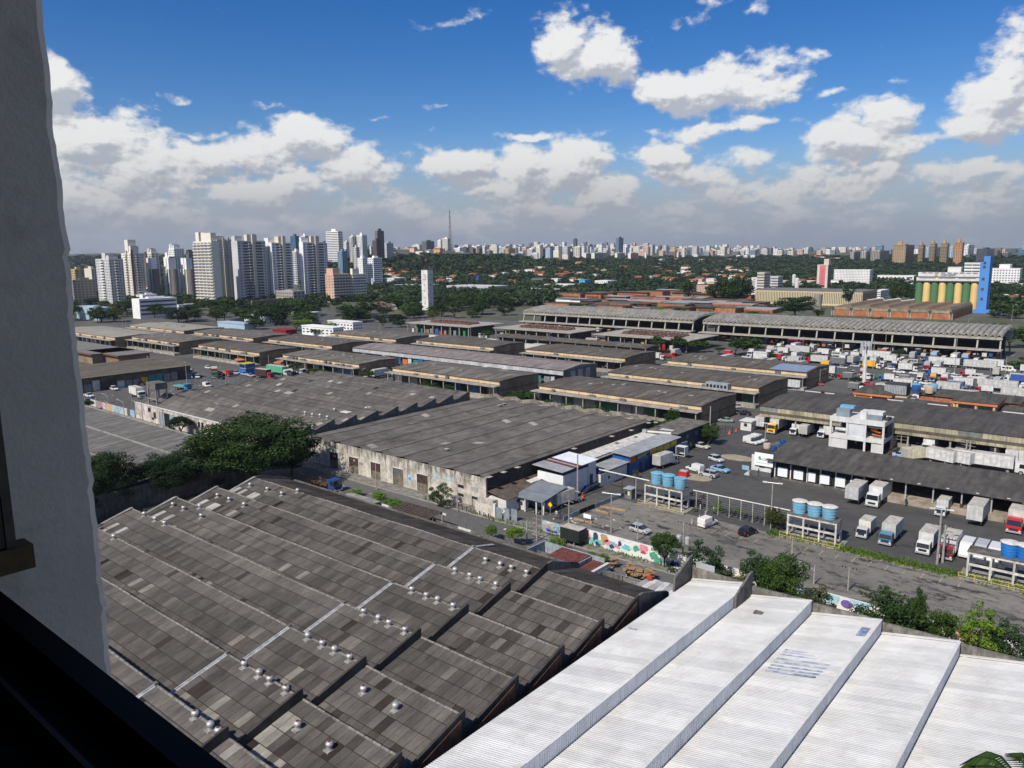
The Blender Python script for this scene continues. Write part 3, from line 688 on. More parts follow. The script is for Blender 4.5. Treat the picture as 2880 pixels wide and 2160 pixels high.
def build_w2():
 T=thing('warehouse','old sawtooth warehouse with pink limewashed street wall','warehouse',(-198,138,0))
 r=random.Random(11);U0,U1,P=-236.,-160.2,7.27;zr,zv=7.9,6.0
 ridges=[112.2+P*k for k in range(9)];wl=MB()
 xs=[(-243.5,-232.2),(-229.2,-228.2),(-223.5,U1)]
 VW=106.0
 a=atv('M1',685,480,VW).x;b_=atv('M1',722,500,VW).x;c=atv('M1',765,510,VW).x;d=atv('M1',812,520,VW).x
 H=5.1
 wl.box(-243.5,VW,0,a,VW+.3,H);wl.box(a,VW,4.1,d,VW+.3,H);wl.box(d,VW,0,U1,VW+.3,H)
 wl.prism([(-243.5,VW+.3),(-243.2,VW+.3),(-236,116),(-236.3,116)],0,H);wl.box(U1-.3,VW+.3,0,U1,172,zv-.3)
 wl.build('wall',OLDP,T)
 bd=mat('pale_blue_door',(.30,.38,.43),var=.3,scale=1,streak=('z',.3))
 MB().box(a+.05,VW+.12,0,b_,VW+.18,4.05).build('door',bd,T);MB().box(c,VW+.1,0,d-.05,VW+.16,4.05).build('door',bd,T)
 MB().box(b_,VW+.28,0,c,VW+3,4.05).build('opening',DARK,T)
 for(x,y0,y1,w)in((598,405,440,22),(640,440,490,22),(628,480,500,20),(840,480,500,34),(985,515,560,20),(1012,520,570,20)):
  p=atv('M1',x,y0,VW);q=atv('M1',x+w,y1,VW);f=MB().box(p.x-.08,VW-.05,q.z-.08,q.x+.08,VW-.003,p.z+.08).build('window',mat('ochre_window_frame',(.30,.24,.15),var=.4),T)
  MB().box(p.x,VW-.08,q.z,q.x,VW-.052,p.z).build('pane',GLASS,f)
 cop=MB().box(-243.6,VW-.12,H,U1+.1,VW+.42,H+.16).build('coping',WHITEW,T)
 for k,v in enumerate(ridges):
  g=MB();lo=v-P if k else VW+.3;z0=zv if k else H+.05
  n=44
  for j in range(n):
   xa=U0+(U1-.2-U0)*j/n;xb=U0+(U1-.2-U0)*(j+1)/n
   if k==0:xa=-242+(U1-.2+242)*j/n;xb=-242+(U1-.2+242)*(j+1)/n
   sag=.10*math.sin(j*.5+k*1.3)
   for i in range(4):
    f0,f1=i/4,(i+1)/4;t=min(.78,max(.24,r.gauss(.42,.05)+.04*math.sin(k*2.1)))
    q=r.random()
    if i in(1,2)and q<.055:t=r.choice((.90,.95,.88))
    elif q<.012+.055:t=.02 if q>.062 else t
    ya,yb=lo+(v-lo)*f0,lo+(v-lo)*f1;za,zb=z0+(zr-z0)*f0,z0+(zr-z0)*f1
    g.face([(xa,ya,za+.02),(xb,ya,za+.02),(xb,yb,zb-.02+(sag if i==3 else 0)),(xa,yb,zb-.02+(sag if i==3 else 0))],0,t)
  g.build('roof_sheeting',FIB,T,tone=True,kind='stuff')
  cg=MB();cg.box(U0 if k else-242,v-.1,zr-.02,U1-.2,v+.14,zr+.12);cg.build('ridge_capping',mat('brown_ridge_capping',(0,0,0)),T)
  MB().extr([(lo+.05,zv-.9),(lo+.05,z0+.25),(v-.3,zr+.38),(v+.05,zr+.38),(v+.05,zv-.9)],U1-.02,U1+.22).build('gable_wall',CONC_D,T)
  if k:MB().extr([(lo+.05,zv-.9),(lo+.05,z0+.1),(v-.3,zr+.18),(v+.05,zr+.18),(v+.05,zv-.9)],U0-.25,U0-.01).build('end_wall',CONC_D,T)
  bk=MB().box(U0,v+.145,3,U1-.3,v+.25,zr-.05);bk.build('upright_face',CONC_D,T)
 metal=MATS['spun_steel']
 vb=MB();vb.box(-.4,-.5,-.13,.4,.5,.06);vb.lathe((0,0,0),[(.30,.04),(.26,.38)],8);vh=MB();vh.lathe((0,0,0),[(.24,.36),(.36,.44),(.43,.62),(.40,.80),(.2,.95)],12)
 mb,mh=vb.mesh('roof_vent',MATS['vent_flashing']),vh.mesh('turbine_head',metal,True);o0=T['_o']
 for(x,y)in((182,530),(245,545),(310,553),(373,568),(185,595),(247,607),(432,470),(708,455),(765,415),(887,432),(110,577)):
  p=at('M2',x,y,7.3);v=min(q for q in ridges if q>=p.y-.5);z=zv+(zr-zv)*min(1,(p.y-(v-P))/P)
  b=bpy.data.objects.new('roof_vent',mb);h=bpy.data.objects.new('turbine_head',mh)
  for o,par in((b,T),(h,b)):COL.objects.link(o);o.parent=par
  b.location=(p.x-o0[0],p.y-o0[1],z+.02)
 p=at('M2',535,492,7.0);MB().box(p.x-1.6,p.y-1.0,7.0,p.x+1.6,p.y+1.0,7.25).build('white_roof_panel',WHITEW,T)
build_w2()
def tank_stand():
 "concrete box tank on posts above the corner of the old warehouse"
 q=at('M1',680,385,5.0);T=thing('water_tank','concrete box water tank on four posts above the old warehouse corner','water tank',(q.x,q.y,4.6))
 x,y=q.x,q.y
 for dx in(-2.6,2.6):
  for dy in(-1.6,1.6):MB().box(x+dx-.18,y+dy-.18,4.6,x+dx+.18,y+dy+.18,10.2).build('post',CONC,T)
 for dy in(-1.6,1.6):MB().box(x-2.42,y+dy-.14,7.0,x+2.42,y+dy+.14,7.35).build('beam',CONC,T)
 MB().box(x-2.9,y-1.9,10.21,x+2.9,y+1.9,12.2).build('tank',CONC_D,T)
tank_stand()
SHUT=[mat('shutter_'+n,c,rough=.6,var=.25,streak=('z',.2))for n,c in(('grey',(.22,.23,.24)),('green',(.02,.09,.055)),('blue',(.04,.11,.28)),('white',(.55,.55,.53)),('red',(.32,.03,.03)),('dark',(.04,.04,.042)),('yellow',(.55,.40,.04)),('teal',(.03,.22,.24)))]
ACM=mat('air_unit_grey',(.16,.16,.155),rough=.5,var=.4,scale=3)
CRATE=[mat('crate_'+n,c,var=.3,scale=3)for n,c in(('wood',(.34,.21,.11)),('card',(.36,.25,.14)),('red',(.40,.05,.03)),('orange',(.60,.18,.03)),('green',(.05,.22,.08)),('blue',(.04,.14,.42)))]
def pavilion(label,u0,u1,v0,v1,seed,H=6.3,roof=None,fascia=None,acs=6,clean=False,corner=None,nfas=None):
 r=random.Random(seed);T=thing('market_pavilion',label,'market hall',((u0+u1)/2,(v0+v1)/2,0),'low market pavilions in rows')
 roof=roof or RF_DARK;fascia=fascia or CREAM;vm=(v0+v1)/2
 g=MB()
 n=max(6,int((u1-u0)/3.2))
 for j in range(n):
  a=u0-.25+(u1-u0+.5)*j/n;b=u0-.25+(u1-u0+.5)*(j+1)/n;s=r.uniform(0,.035)
  g.extr([(v0-.35,H+s),(v0-.35,H+.13+s),(vm,H+.75+s),(v1+.3,H+.13+s),(v1+.3,H+s)],a,b)
 g.build('roof',roof,T)
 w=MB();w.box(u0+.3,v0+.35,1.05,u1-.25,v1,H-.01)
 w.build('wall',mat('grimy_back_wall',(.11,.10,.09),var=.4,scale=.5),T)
 MB().box(u1-.24,v0+.1,0,u1,v1,H-.01).build('gable_wall',BROWNW,T)
 MB().box(u1+.002,v0+.4,3.0,u1+.10,v1-.4,3.25).build('gable_beam',mat('dark_gable_beam',(.10,.085,.065),var=.3),T)
 MB().box(u0,v0+.1,0,u0+.24,v1,H-.01).build('end_wall',BROWNW,T)
 nf=nfas or max(6,int((u1-u0)/5.0));fz0,fz1=5.02,H-.02
 cm=None
 for j in range(nf):
  a=u0+(u1-u0)*j/nf;b=u0+(u1-u0)*(j+1)/nf
  if cm is None:
   q=MB();q.box(0,0,fz0,b-a-.22,.16,fz1-.1);cm=q.mesh('fascia_panel',fascia);qd=MB();qd.box(0,-.05,fz0,.22,.2,fz1);cd=qd.mesh('fascia_rib',mat('fascia_rib',(.42,.33,.22),var=.3))
  for nm,me,x in(('fascia_panel',cm,a+.22),('fascia_rib',cd,a)):
   o=bpy.data.objects.new(nm,me);COL.objects.link(o);o.parent=T;o.location=(x-T['_o'][0],v0+.12-T['_o'][1],0)
 MB().box(u0-1.2,v0-3.2,4.62,u1+.3,v0+.34,4.86).build('canopy',SLAB,T)
 pl=MB().box(u0-.4,v0-3.0,0,u1+.2,v0+.34,1.04).build('loading_platform',SLAB,T)
 pm=MB().box(-.14,-.14,1.045,.14,.14,4.615).mesh('post',SLAB);npst=max(5,int((u1-u0)/6.1))
 for j in range(npst+1):
  o=bpy.data.objects.new('post',pm);COL.objects.link(o);o.parent=T;o.location=(u0+.3+(u1-u0-.8)*j/npst-T['_o'][0],v0-2.6-T['_o'][1],0)
 nd=int((u1-u0)/4.3);k=0
 for j in range(nd):
  a=u0+1+(u1-u0-2)*j/nd;b=a+(u1-u0-2)/nd-.6;h=r.uniform(2.6,3.2)
  m=r.choice((SHUT[0],SHUT[0],SHUT[5],SHUT[5],SHUT[1],SHUT[3],SHUT[2]))if not clean else r.choice((SHUT[1],SHUT[5],SHUT[0]))
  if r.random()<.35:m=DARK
  MB().box(a,v0+.27,1.06,b,v0+.345,1.05+h).build('shutter',m,T)
 for j in range(acs):
  x=r.uniform(u0+2,u1-3);y=v0-r.uniform(.6,1.4);s=r.uniform(.8,2.4)
  MB().box(x,y,4.87,x+s,y+.7,4.87+r.uniform(.6,1.1)).build('condenser_unit',ACM,T)
 if r.random()<.8:
  q=MB();[q.box(x,vm+o,H+.5,x+s,vm+o+r.uniform(.6,2.5),H+.86)for x,o,s in[(r.uniform(u0+2,u1-3),r.uniform(-5,3),r.uniform(.6,1.6))for _ in range(7)]]
  q.build('pale_roof_patches',mat('pale_patch',(.30,.29,.26),var=.3),T,kind='stuff')
 return T
PV={'1':[('M3',205,100),('M3',1670,290),('M3',1868,165),('M3',430,20)],'2':[('R3',790,1370),('R3',2160,1510),('R4',145,1410),('R3',970,1295)],'3':[('R3',1300,1270),('R4',385,1375),('R4',510,1300),('R3',1440,1210)],'4':[('R3',65,1175),('R3',1015,1250),('R3',1175,1190),('R3',270,1120)],'5':[('R2',915,1335),('R2',1925,1455),('R2',2165,1375),('R2',1165,1270)],'7':[('R1',1955,1220),('R2',715,1305),('R2',960,1245),('R2',190,1165)],'8':[('R2',1130,1095),('R2',1865,1160),('R2',2035,1110),('R2',1270,1050)],'9':[('R2',385,1035),('R2',975,1085),('R2',1150,1040),('R2',540,995)],'10':[('R1',1830,1085),('R2',435,1140),('R2',635,1085),('R1',1980,1040)],'11':[('R1',1230,1135),('R1',1800,1200),('R1',2040,1150),('R1',1400,1085)],'12':[('R1',650,1065),('R1',1110,1115),('R1',1335,1065),('R1',860,1015)],'13':[('R1',1230,1020),('R1',1710,1080),('R1',1900,1030),('R1',1420,980)],'14':[('R1',650,965),('R1',1140,1015),('R1',1320,965),('R1',860,930)],'15':[('R1',180,1030),('R1',560,1070),('R1',770,1015),('R1',320,960)]}
PL={'1':('dark roofed market pavilion just behind the hedge, nearest of the cream banded ones',RF_DARK,4),'2':('long dark pavilion with a grey rooftop cabin on its cream band',RF_DARK,3),'3':('pavilion whose roof end is covered in blue grey sheeting',RF_DARK,3),'4':('dark pavilion with rows of pale roof patches in front of the low flat halls',RF_DARK,1),'5':('streaky roofed pavilion with a blue parasol under its left end',RF_MID,3),'7':('grey pavilion with many air units along its canopy, behind the sawtooth roofs',RF_MID,14),'8':('dark pavilion with a pale stripe near its left end, behind the long rose roofed shed',RF_DARK,3),'9':('pavilion with a pale right half, below the white office blocks',RF_MID,3),'10':('plain dark pavilion left of the long rose roofed shed',RF_DARK,3),'11':('dark pavilion with an orange awning and shrubs in front, left rear group',RF_DARK,7),'12':('mottled grey pavilion facing the parked lorries on the far left',RF_MID,9),'13':('mottled pavilion with black air units all along the eaves near the tree belt',RF_MID,13),'14':('pale sandy roofed pavilion backed by the tree belt',RF_PALE,6),'15':('pale sandy roofed pavilion cut by the window wall at far left',RF_PALE,6)}
for k,c in PV.items():
 p=[at(z,x,y,6.4)for z,x,y in c]
 u0,u1,v0,v1=p[0].x,(p[1].x+p[2].x)/2 if abs(p[1].x-p[2].x)<8 else p[1].x,(p[0].y+p[1].y)/2,(p[2].y+p[3].y)/2
 if k=='15':u0-=30
 T=pavilion(PL[k][0],u0,u1,v0,v1,int(k)*7,roof=PL[k][1],acs=PL[k][2],clean=k in '1234')
 if k=='3':MB().extr([(v0-.3,6.52),(v0-.3,6.56),((v0+v1)/2,7.2),((v0+v1)/2,7.16)],u1-14,u1-.4).build('blue_sheeting',mat('blue_grey_roof_coat',(.22,.28,.40),rough=.5,var=.15),T)
 if k=='2':
  q=atv('R3',1750,1480,v0-1.2);c_=MB().box(q.x-4,v0-2.4,4.87,q.x+4,v0-.1,6.9).build('rooftop_cabin',mat('cabin_grey',(.30,.33,.34),var=.2),T)
  for i in range(6):MB().box(q.x-3.6+i*1.25,v0-2.45,5.3,q.x-2.8+i*1.25,v0-2.41,6.3).build('window',GLASS,c_)
def rose_shed():
 p=[at(z,x,y,6.4)for z,x,y in(('R2',540,1165),('R3',455,1350),('R3',760,1295),('R2',830,1120))]
 u0,u1,v0,v1=p[0].x,p[1].x,(p[0].y+p[1].y)/2,(p[2].y+p[3].y)/2;r=random.Random(2)
 T=thing('market_shed','very long pinkish grey roofed shed with dark toothed eave and bright stalls below','market hall',((u0+u1)/2,(v0+v1)/2,0));g=MB();n=40
 for j in range(n):
  a=u0+(u1-u0)*j/n;b=u0+(u1-u0)*(j+1)/n;g.extr([(v0,6.3),(v0,6.42),((v0+v1)/2,7.5),(v1,6.42),(v1,6.3)],a,b)
 g.build('roof',RF_ROSE,T)
 g=MB();[g.box(u0+i*1.0,v0-.12,6.1,u0+i*1.0+.55,v0-.003,6.42)for i in range(int(u1-u0))];g.build('eave_teeth',mat('dark_red_eave',(.05,.025,.022),var=.3),T,kind='stuff')
 MB().box(u0,v0+.05,4.5,u1,v0+.2,6.09).build('fascia',mat('pale_grey_fascia',(.50,.51,.52),var=.3,scale=.4,streak=('z',.4)),T)
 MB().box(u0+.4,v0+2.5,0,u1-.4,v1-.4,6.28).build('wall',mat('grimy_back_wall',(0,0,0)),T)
 MB().box(u1-.38,v0+.6,0,u1-.1,v1-.3,6.28).build('gable_wall',mat('grey_panelled_gable',(.16,.16,.165),var=.4),T)
 for i in range(1,4):MB().box(u1-.09,v0+5*i,.5,u1-.02,v0+5*i+3,5.6).build('gable_panel',mat('pale_gable_panel',(.40,.41,.42),var=.3),T)
 for i in range(34):
  a=u0+4+i*(u1-u0-6)/34;m=r.choice(SHUT+[CRATE[3],SHUT[7],SHUT[2],SHUT[3],CRATE[4]]);h=r.uniform(2.2,3.4)
  MB().box(a,v0-.25+r.uniform(-.4,.2),1.3,a+r.uniform(1.6,3.4),v0+.04,1.3+h).build('stall_front',m,T)
rose_shed()
BLUE=mat('blue_painted_wall',(.015,.10,.30),rough=.6,var=.25,scale=.8,streak=('z',.3));NAVY=mat('navy_wall',(.022,.032,.065),rough=.6,var=.2,scale=.8)
YELP=mat('yellow_painted_wall',(.62,.45,.03),rough=.6,var=.3,scale=1,streak=('z',.35));GREYR=mat('light_grey_sheet_roof',(.36,.37,.37),rough=.6,var=.25,scale=.5,streak=('y',.25))
PALER=mat('bleached_white_roof',(.62,.61,.57),rough=.7,var=.25,scale=.7,dirt=((.25,.22,.18),.7,.6));REDR=mat('rust_red_sheet',(.17,.055,.04),rough=.7,var=.4,scale=1.2)
def strip_houses():
 T=thing('annex','low brown roofed annex squeezed along the black side wall of the graffitied warehouse','annex',(-95.6,117,0))
 MB().box(-97.9,109.2,0,-93.4,146,2.7).build('wall',WHITEW,T)
 g=MB();r=random.Random(1)
 for j in range(18):
  a=109+j*2.06;g.extr([(-98.0,3.7),(-98.0,3.78),(-93.0,2.92),(-93.0,2.84)],a,a+2.1,'y')
 g.build('roof',mat('brown_annex_roof',(.135,.105,.08),var=.45,scale=.9,dirt=((.05,.045,.04),.6,.5)),T)
 for i in range(4):MB().box(-93.39,112.5+i*3.4,1.5,-93.33,114.6+i*3.4,2.1).build('window',GLASS,T)
 for(x,y,l)in((-96,119.5,4.0),(-96.2,124.5,1.2)):MB().extr([(x-.7,3.62),(x-.7,3.72),(x+.7,3.48),(x+.7,3.38)],y,y+l,'y').build('white_roof_panel',WHITEW,T)
 MB().box(-98.0,107.9,0,-95.6,109.1,2.5).build('yard_wall',OLDW,T)
 T=thing('office_building','white panelled two storey office with patchwork grey and red sheet roof','office',(-93.4,129,0))
 x0,x1,y0,y1=-96.6,-90.0,123.2,135.2
 MB().box(x0,y0,0,x1,y1,5.0).build('wall',mat('white_panel_wall',(.72,.74,.76),var=.08,scale=.5),T)
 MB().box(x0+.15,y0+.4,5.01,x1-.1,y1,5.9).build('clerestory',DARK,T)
 MB().box(x1-.095,y0+.1,5.02,x1+.02,y1-3.2,5.95).build('navy_band',NAVY,T)
 for i in range(4):MB().box(x1+.003,y0+.4+i*2.1,.2,x1+.04,y0+2.4+i*2.1,4.9).build('cladding_panel',mat('grey_cladding_panel',(.55,.58,.62),var=.12),T)
 for i,(a,b_,m)in enumerate(((-.9,3.2,GREYR),(3.2,4.3,REDR),(4.3,5.0,GREYR),(5.0,6.0,REDR),(6.0,12.3,mat('new_white_roof',(.78,.80,.82),rough=.4,var=.1)))):
  MB().extr([(x0-.8,6.35+.005*i),(x0-.8,6.43+.005*i),(x1+.5,6.0+.005*i),(x1+.5,5.92+.005*i)],y0+a,y0+b_,'y').build('roof_sheet',m,T)
 MB().box(x1+.05,y1-3.1,0,x1+.18,y1-.3,5.8).build('lift_shaft_panel',mat('grey_cladding_panel',(0,0,0)),T)
 MB().box(x1+.19,y1-2.6,1.1,x1+.25,y1-1.5,3.2).build('door',NAVY,T)
 q=MB().box(x1+.2,y1-4.6,.9,x1+1.6,y1-.4,1.08);q.build('landing',NAVY,T)
 for i in range(8):q2=MB().box(x1+.25,y1-4.75-.28*i,0,x1+1.5,y1-4.62-.28*i,.95-.11*i).build('step',NAVY,T)
 T=thing('gatehouse','gatehouse with broad slanting grey canopy roof on white posts by the yard entrance','gatehouse',(-90.5,116,0))
 MB().extr([(112.2,2.75),(112.2,2.87),(120.6,4.05),(120.6,3.93)],-94.0,-86.9).build('canopy_roof',mat('slate_grey_sheet',(.20,.22,.24),rough=.5,var=.2,scale=.5),T)
 for(x,y)in((-88.6,112.6),(-91.4,112.6),(-93.7,112.6),(-87.3,113.2)):MB().box(x-.13,y-.13,0,x+.13,y+.13,2.8).build('post',WHITEW,T)
 MB().box(-93,116.4,0,-88.2,120.4,2.9).build('wall',mat('grey_rendered_wall',(.42,.43,.45),var=.15),T)
 MB().box(-90.2,116.33,1.2,-89.2,116.395,2.1).build('window',GLASS,T)
 T=thing('booth','small white booth with a poster under the grey canopy','booth',(-92.6,113.6,0));MB().box(-93.2,113.1,0,-92.1,114.4,2.2).build('cabin',WHITEW,T);MB().box(-92.95,113.05,.9,-92.5,113.09,1.7).build('poster',mat('dark_red_poster',(.12,.02,.03),var=.5,scale=4),T)
 T=thing('low_building','low white walled building with navy eaves between the office and the blue store','building',(-90.8,140,0))
 MB().box(-92.9,135.3,0,-88.8,146,2.7).build('wall',WHITEW,T);MB().extr([(-93.2,3.5),(-93.2,3.58),(-88.2,3.3),(-88.2,3.22)],137.0,146.2,'y').build('roof',GREYR,T)
 MB().box(-92.9,135.32,2.71,-88.9,145.98,3.2).build('eaves_band',NAVY,T)
 for y in(138.2,141.6):MB().box(-88.79,y,1.1,-88.74,y+.7,1.7).build('window',GLASS,T)
 T=thing('store_building','blue store with yellow upper panels and long grey lean-to roof','store',(-91,157,0))
 MB().box(-96.9,146.2,0,-88.2,168.6,4.3).build('wall',BLUE,T)
 MB().extr([(-92.6,5.0),(-92.6,5.1),(-87.5,4.75),(-87.5,4.65)],145.4,169.3,'y').build('roof',GREYR,T)
 MB().extr([(-98.0,4.6),(-98.0,4.7),(-92.8,4.5),(-92.8,4.4)],135.5,170.5,'y').build('rear_roof',PALER,T)
 MB().box(-93.1,137,4.7,-92.9,168,4.9).build('gutter',mat('rusty_gutter',(.10,.06,.045),var=.3),T)
 MB().box(-88.19,146.3,2.9,-88.12,148.6,4.2).build('sign_panel',mat('orange_panel',(.45,.13,.03),var=.3),T)
 for i in range(4):MB().box(-88.19,155.2+i*3.3,2.9,-88.12,158.1+i*3.3,4.2).build('yellow_panel',YELP,T)
 MB().box(-88.19,149,3.2,-88.13,154.6,4.1).build('window',GLASS,T)
 for y in(150.5,153,160.3,165.0):MB().box(-88.19,y,0,-88.13,y+1.3,2.2).build('door',NAVY,T)
 for i in range(14):pass
 T=thing('dark_building','navy black two storey building with pale flat roof at the end of the blue store','building',(-92,177,0))
 MB().box(-97,169.4,0,-88.7,187.2,5.2).build('wall',NAVY,T);MB().box(-97.2,169.2,5.21,-88.4,187.4,5.35).build('roof',mat('dusty_flat_roof',(.17,.155,.13),var=.5,scale=.7),T)
 MB().box(-94.5,171,5.36,-91.0,172.4,5.42).build('pale_roof_panel',PALER,T)
 for(y,z)in((174,3.2),(179,3.2),(184.2,3.2),(176,.8)):MB().box(-88.69,y,z,-88.63,y+1.3,z+1.0).build('window',mat('grey_window',(.10,.12,.14),rough=.3,var=.2),T)
 T=thing('container','grey container with white open box against the blue store','container',(-86.2,166,0))
 c=at('M3',1365,710);MB().box(c.x-1.5,c.y,.25,c.x+.9,c.y+5.5,2.75).build('grey_box',mat('grey_container',(.30,.32,.35),var=.2),T)
 q=at('M3',1420,745);w=MB();w.box(q.x-1.2,q.y,.9,q.x+1.2,q.y+.1,1.0);w.box(q.x-1.2,q.y,3.1,q.x+1.2,q.y+1.9,3.2);w.box(q.x+1.1,q.y,1.0,q.x+1.2,q.y+1.9,3.1);w.box(q.x-1.2,q.y,1.0,q.x-1.1,q.y+1.9,3.1);w.box(q.x-1.09,q.y+1.8,1.0,q.x+1.09,q.y+1.9,3.09);w.build('white_box',WHITEW,T)
 p=at('M3',1240,510,5.2);T=thing('air_duct','white duct lying on the roofs between the old warehouse and the dark building','duct',p)
 MB().tube((p.x-3,p.y-.5,5.1),(p.x+3,p.y+.8,5.2),.28,8).build('duct',WHITEW,T);MB().box(p.x-4.2,p.y-1.2,4.75,p.x-3.1,p.y-.1,5.6).build('fan_box',METAL,T)
strip_houses()
def gate_and_walls():
 T=thing('boundary_wall','stained plaster wall corner with white pillar at the yard entrance','wall',(-94,107,0))
 MB().box(-98.6,105.9,0,-93.8,106.15,2.3).build('wall_panel',OLDW,T);MB().box(-93.78,105.8,0,-93.3,106.25,2.9).build('pillar',WHITEW,T)
 T=thing('sheet_gate','grey sheet metal gate with white notice','gate',(-91.2,107,0));gm=mat('grey_gate_sheet',(.24,.28,.31),rough=.5,var=.25,scale=1.5)
 for i in range(3):MB().box(-93.2+i*1.45,106.0+i*.5,.1,-91.8+i*1.45,106.06+i*.5,2.35).build('gate_leaf',gm,T)
 MB().box(-92.0,106.4,1.5,-91.4,106.49,1.9).build('notice',WHITEW,T)
 m=bpy.data.materials.new('mural_paint');m.use_nodes=True;b=NB(m.node_tree);bs=m.node_tree.nodes['Principled BSDF']
 p=b.n.new('ShaderNodeNewGeometry').outputs['Position'];x,y,z=b.sep(p)
 c=(.70,.69,.66,1);n=b.noise(b.vec('MULTIPLY',p,(.6,.6,1.4)),1.2,6,.65);c=b.mix(b.map(n,.5,.62,0,.6),c,(.45,.42,.38,1))
 d=b.noise(p,.7,4,.6);c=b.mix(b.map(b.math('ADD',d,b.map(z,0,1.2,.18,-.1)),.56,.66,0,.7),c,(.30,.52,.48,1))
 b.inp(bs,'Base Color',c);bs.inputs['Roughness'].default_value=.85
 T=thing('boundary_wall','long white roadside wall covered in colourful graffiti paintings','wall',(-70,106.2,0));V=106.1
 xs=[-82.2+i*4.1 for i in range(26)]
 for i,x in enumerate(xs):
  h=2.6 if x>-76 else 2.15
  MB().box(x,V,0,x+4.08,V+.2,h).build('wall_panel',m if i>1 else mat('grey_blue_wall',(.36,.42,.45),var=.4,scale=1.2),T)
 def blob(px,py,rx,rz,col,k,n=22,a=.25,V_=None,ph=0):
  c=atv('B3',px,py,V);g=MB()
  g.extr([(c.x+rx*(1+a*math.sin(3*t+ph)+a*.6*math.cos(5*t+ph*2))*math.cos(t),max(.05,min(2.5,c.z+rz*(1+a*math.cos(4*t+ph))*math.sin(t))))for t in[2*math.pi*q/n for q in range(n)]],V-.012*k-.012,V-.012*k-.003,'y')
  g.build('wall_painting',mat('paint_'+col[0],col[1],var=.25,scale=3),T)
 pk,tq,nv,tn,gn,rd,bl=('pink',(.70,.28,.34)),('turquoise',(.16,.52,.48)),('navy',(.05,.06,.15)),('ochre',(.50,.30,.14)),('green',(.08,.33,.22)),('red',(.50,.06,.07)),('cap_blue',(.13,.16,.42))
 for q in((625,335,.55,.9,pk,1,0),(665,370,.9,.6,tq,1,1),(690,330,.5,.8,nv,2,2),(725,385,.7,.5,tq,1,3),(765,355,.75,.95,tn,2,.5),(760,305,.8,.3,bl,3,1),(770,372,.28,.16,rd,3,1),(800,385,.6,.5,pk,2,2),(840,400,.9,.5,tq,1,3),(830,420,.5,.35,nv,3,1),(880,420,.55,.4,pk,2,4),(900,395,.35,.5,nv,3,2),(715,405,.5,.35,nv,2,5),(960,430,.8,.5,tq,1,4),(1040,440,.6,.5,gn,1,1),(1105,430,.8,.75,pk,2,2),(1105,470,.45,.3,rd,3,3),(1190,500,.8,.6,gn,1,1),(1230,540,.8,.5,gn,2,2),(1380,570,.9,.5,nv,1,3),(1330,565,.8,.4,gn,1,2),(1580,590,.7,.4,rd,2,2)):
  blob(q[0],q[1],q[2],q[3],q[4],q[5],ph=q[6])
 for(px,py,rx,rz,col,k)in((285,215,.75,.22,('straw',(.62,.58,.48)),2),(280,245,.4,.35,tn,3),(280,275,.5,.35,bl,2),(320,270,.4,.4,tn,1),(480,260,.35,.9,tq,1),(510,270,.5,1.0,nv,2)):blob(px,py,rx,rz,col,k,a=.12)
 c=atv('B3',318,278,V);text('CEAGESP',T,(c.x,V-.05,c.z-.1),1.35,mat('wall_letter_blue',(.22,.55,.70),var=.2),sx=.82)
 text('CEAGESP',T,(c.x+.06,V-.03,c.z-.16),1.42,mat('wall_letter_outline',(.04,.05,.12),var=.2),sx=.82)
 for(a,cc,zz)in((14,(.42,.62,.70),'light_blue'),(15.2,(.42,.62,.70),'light_blue'),(17,(.20,.14,.42),'violet'),(18.6,(.42,.62,.70),'light_blue')):pass
 def blob4(px,py,rx,rz,col,k):
  c=atv('B4',px,py,V);MB().extr([(c.x+rx*math.cos(t),max(.05,min(2.55,c.z+rz*math.sin(t))))for t in[2*math.pi*q/18 for q in range(18)]],V-.012*k-.012,V-.012*k-.003,'y').build('wall_painting',mat('paint_'+col[0],col[1],var=.25,scale=3),T)
 for q in((380,830,1.6,1.0,('light_blue',(.38,.60,.68)),1),(520,850,1.6,1.0,('light_blue',(.38,.60,.68)),1),(800,900,1.4,1.1,('light_blue',(.38,.60,.68)),1),(680,920,.8,.6,('violet',(.18,.12,.40)),2),(1650,1140,1.5,1.3,pk,1),(1760,1160,1.5,1.2,('flesh',(.42,.24,.20)),2),(1600,1170,.6,.6,('cream',(.62,.55,.42)),3)):blob4(*q)
 T=thing('boundary_wall','low painted wall with pastel panels between the street and the far left yard','wall',(-256,106,0))
 for i,(w,col)in enumerate(((5,(.62,.60,.56)),(2.2,(.30,.30,.29)),(2.4,(.60,.22,.30)),(2.2,(.50,.56,.58)),(1.4,(.60,.35,.28)),(3.2,(.62,.46,.24)),(2.6,(.50,.55,.56)),(3.4,(.36,.50,.55)),(3,(.45,.52,.58)),(2.4,(.62,.62,.60)),(2.2,(.12,.13,.12)),(3.1,(.35,.48,.62)))):
  x=-277+sum((5,2.2,2.4,2.2,1.4,3.2,2.6,3.4,3,2.4,2.2,3.1)[:i]);MB().box(x,105.9,0,x+w-.06,106.1,2.3).build('wall_panel',mat('pastel_%d'%i,col,var=.35,scale=1.4,streak=('z',.3)),T)
 T=thing('boundary_wall','low white wall with light blue gates on the near side of the left street','wall',(-215,94.2,0));x=-262;i=0
 bl_=mat('light_blue_gate',(.16,.30,.48),rough=.5,var=.25,scale=2)
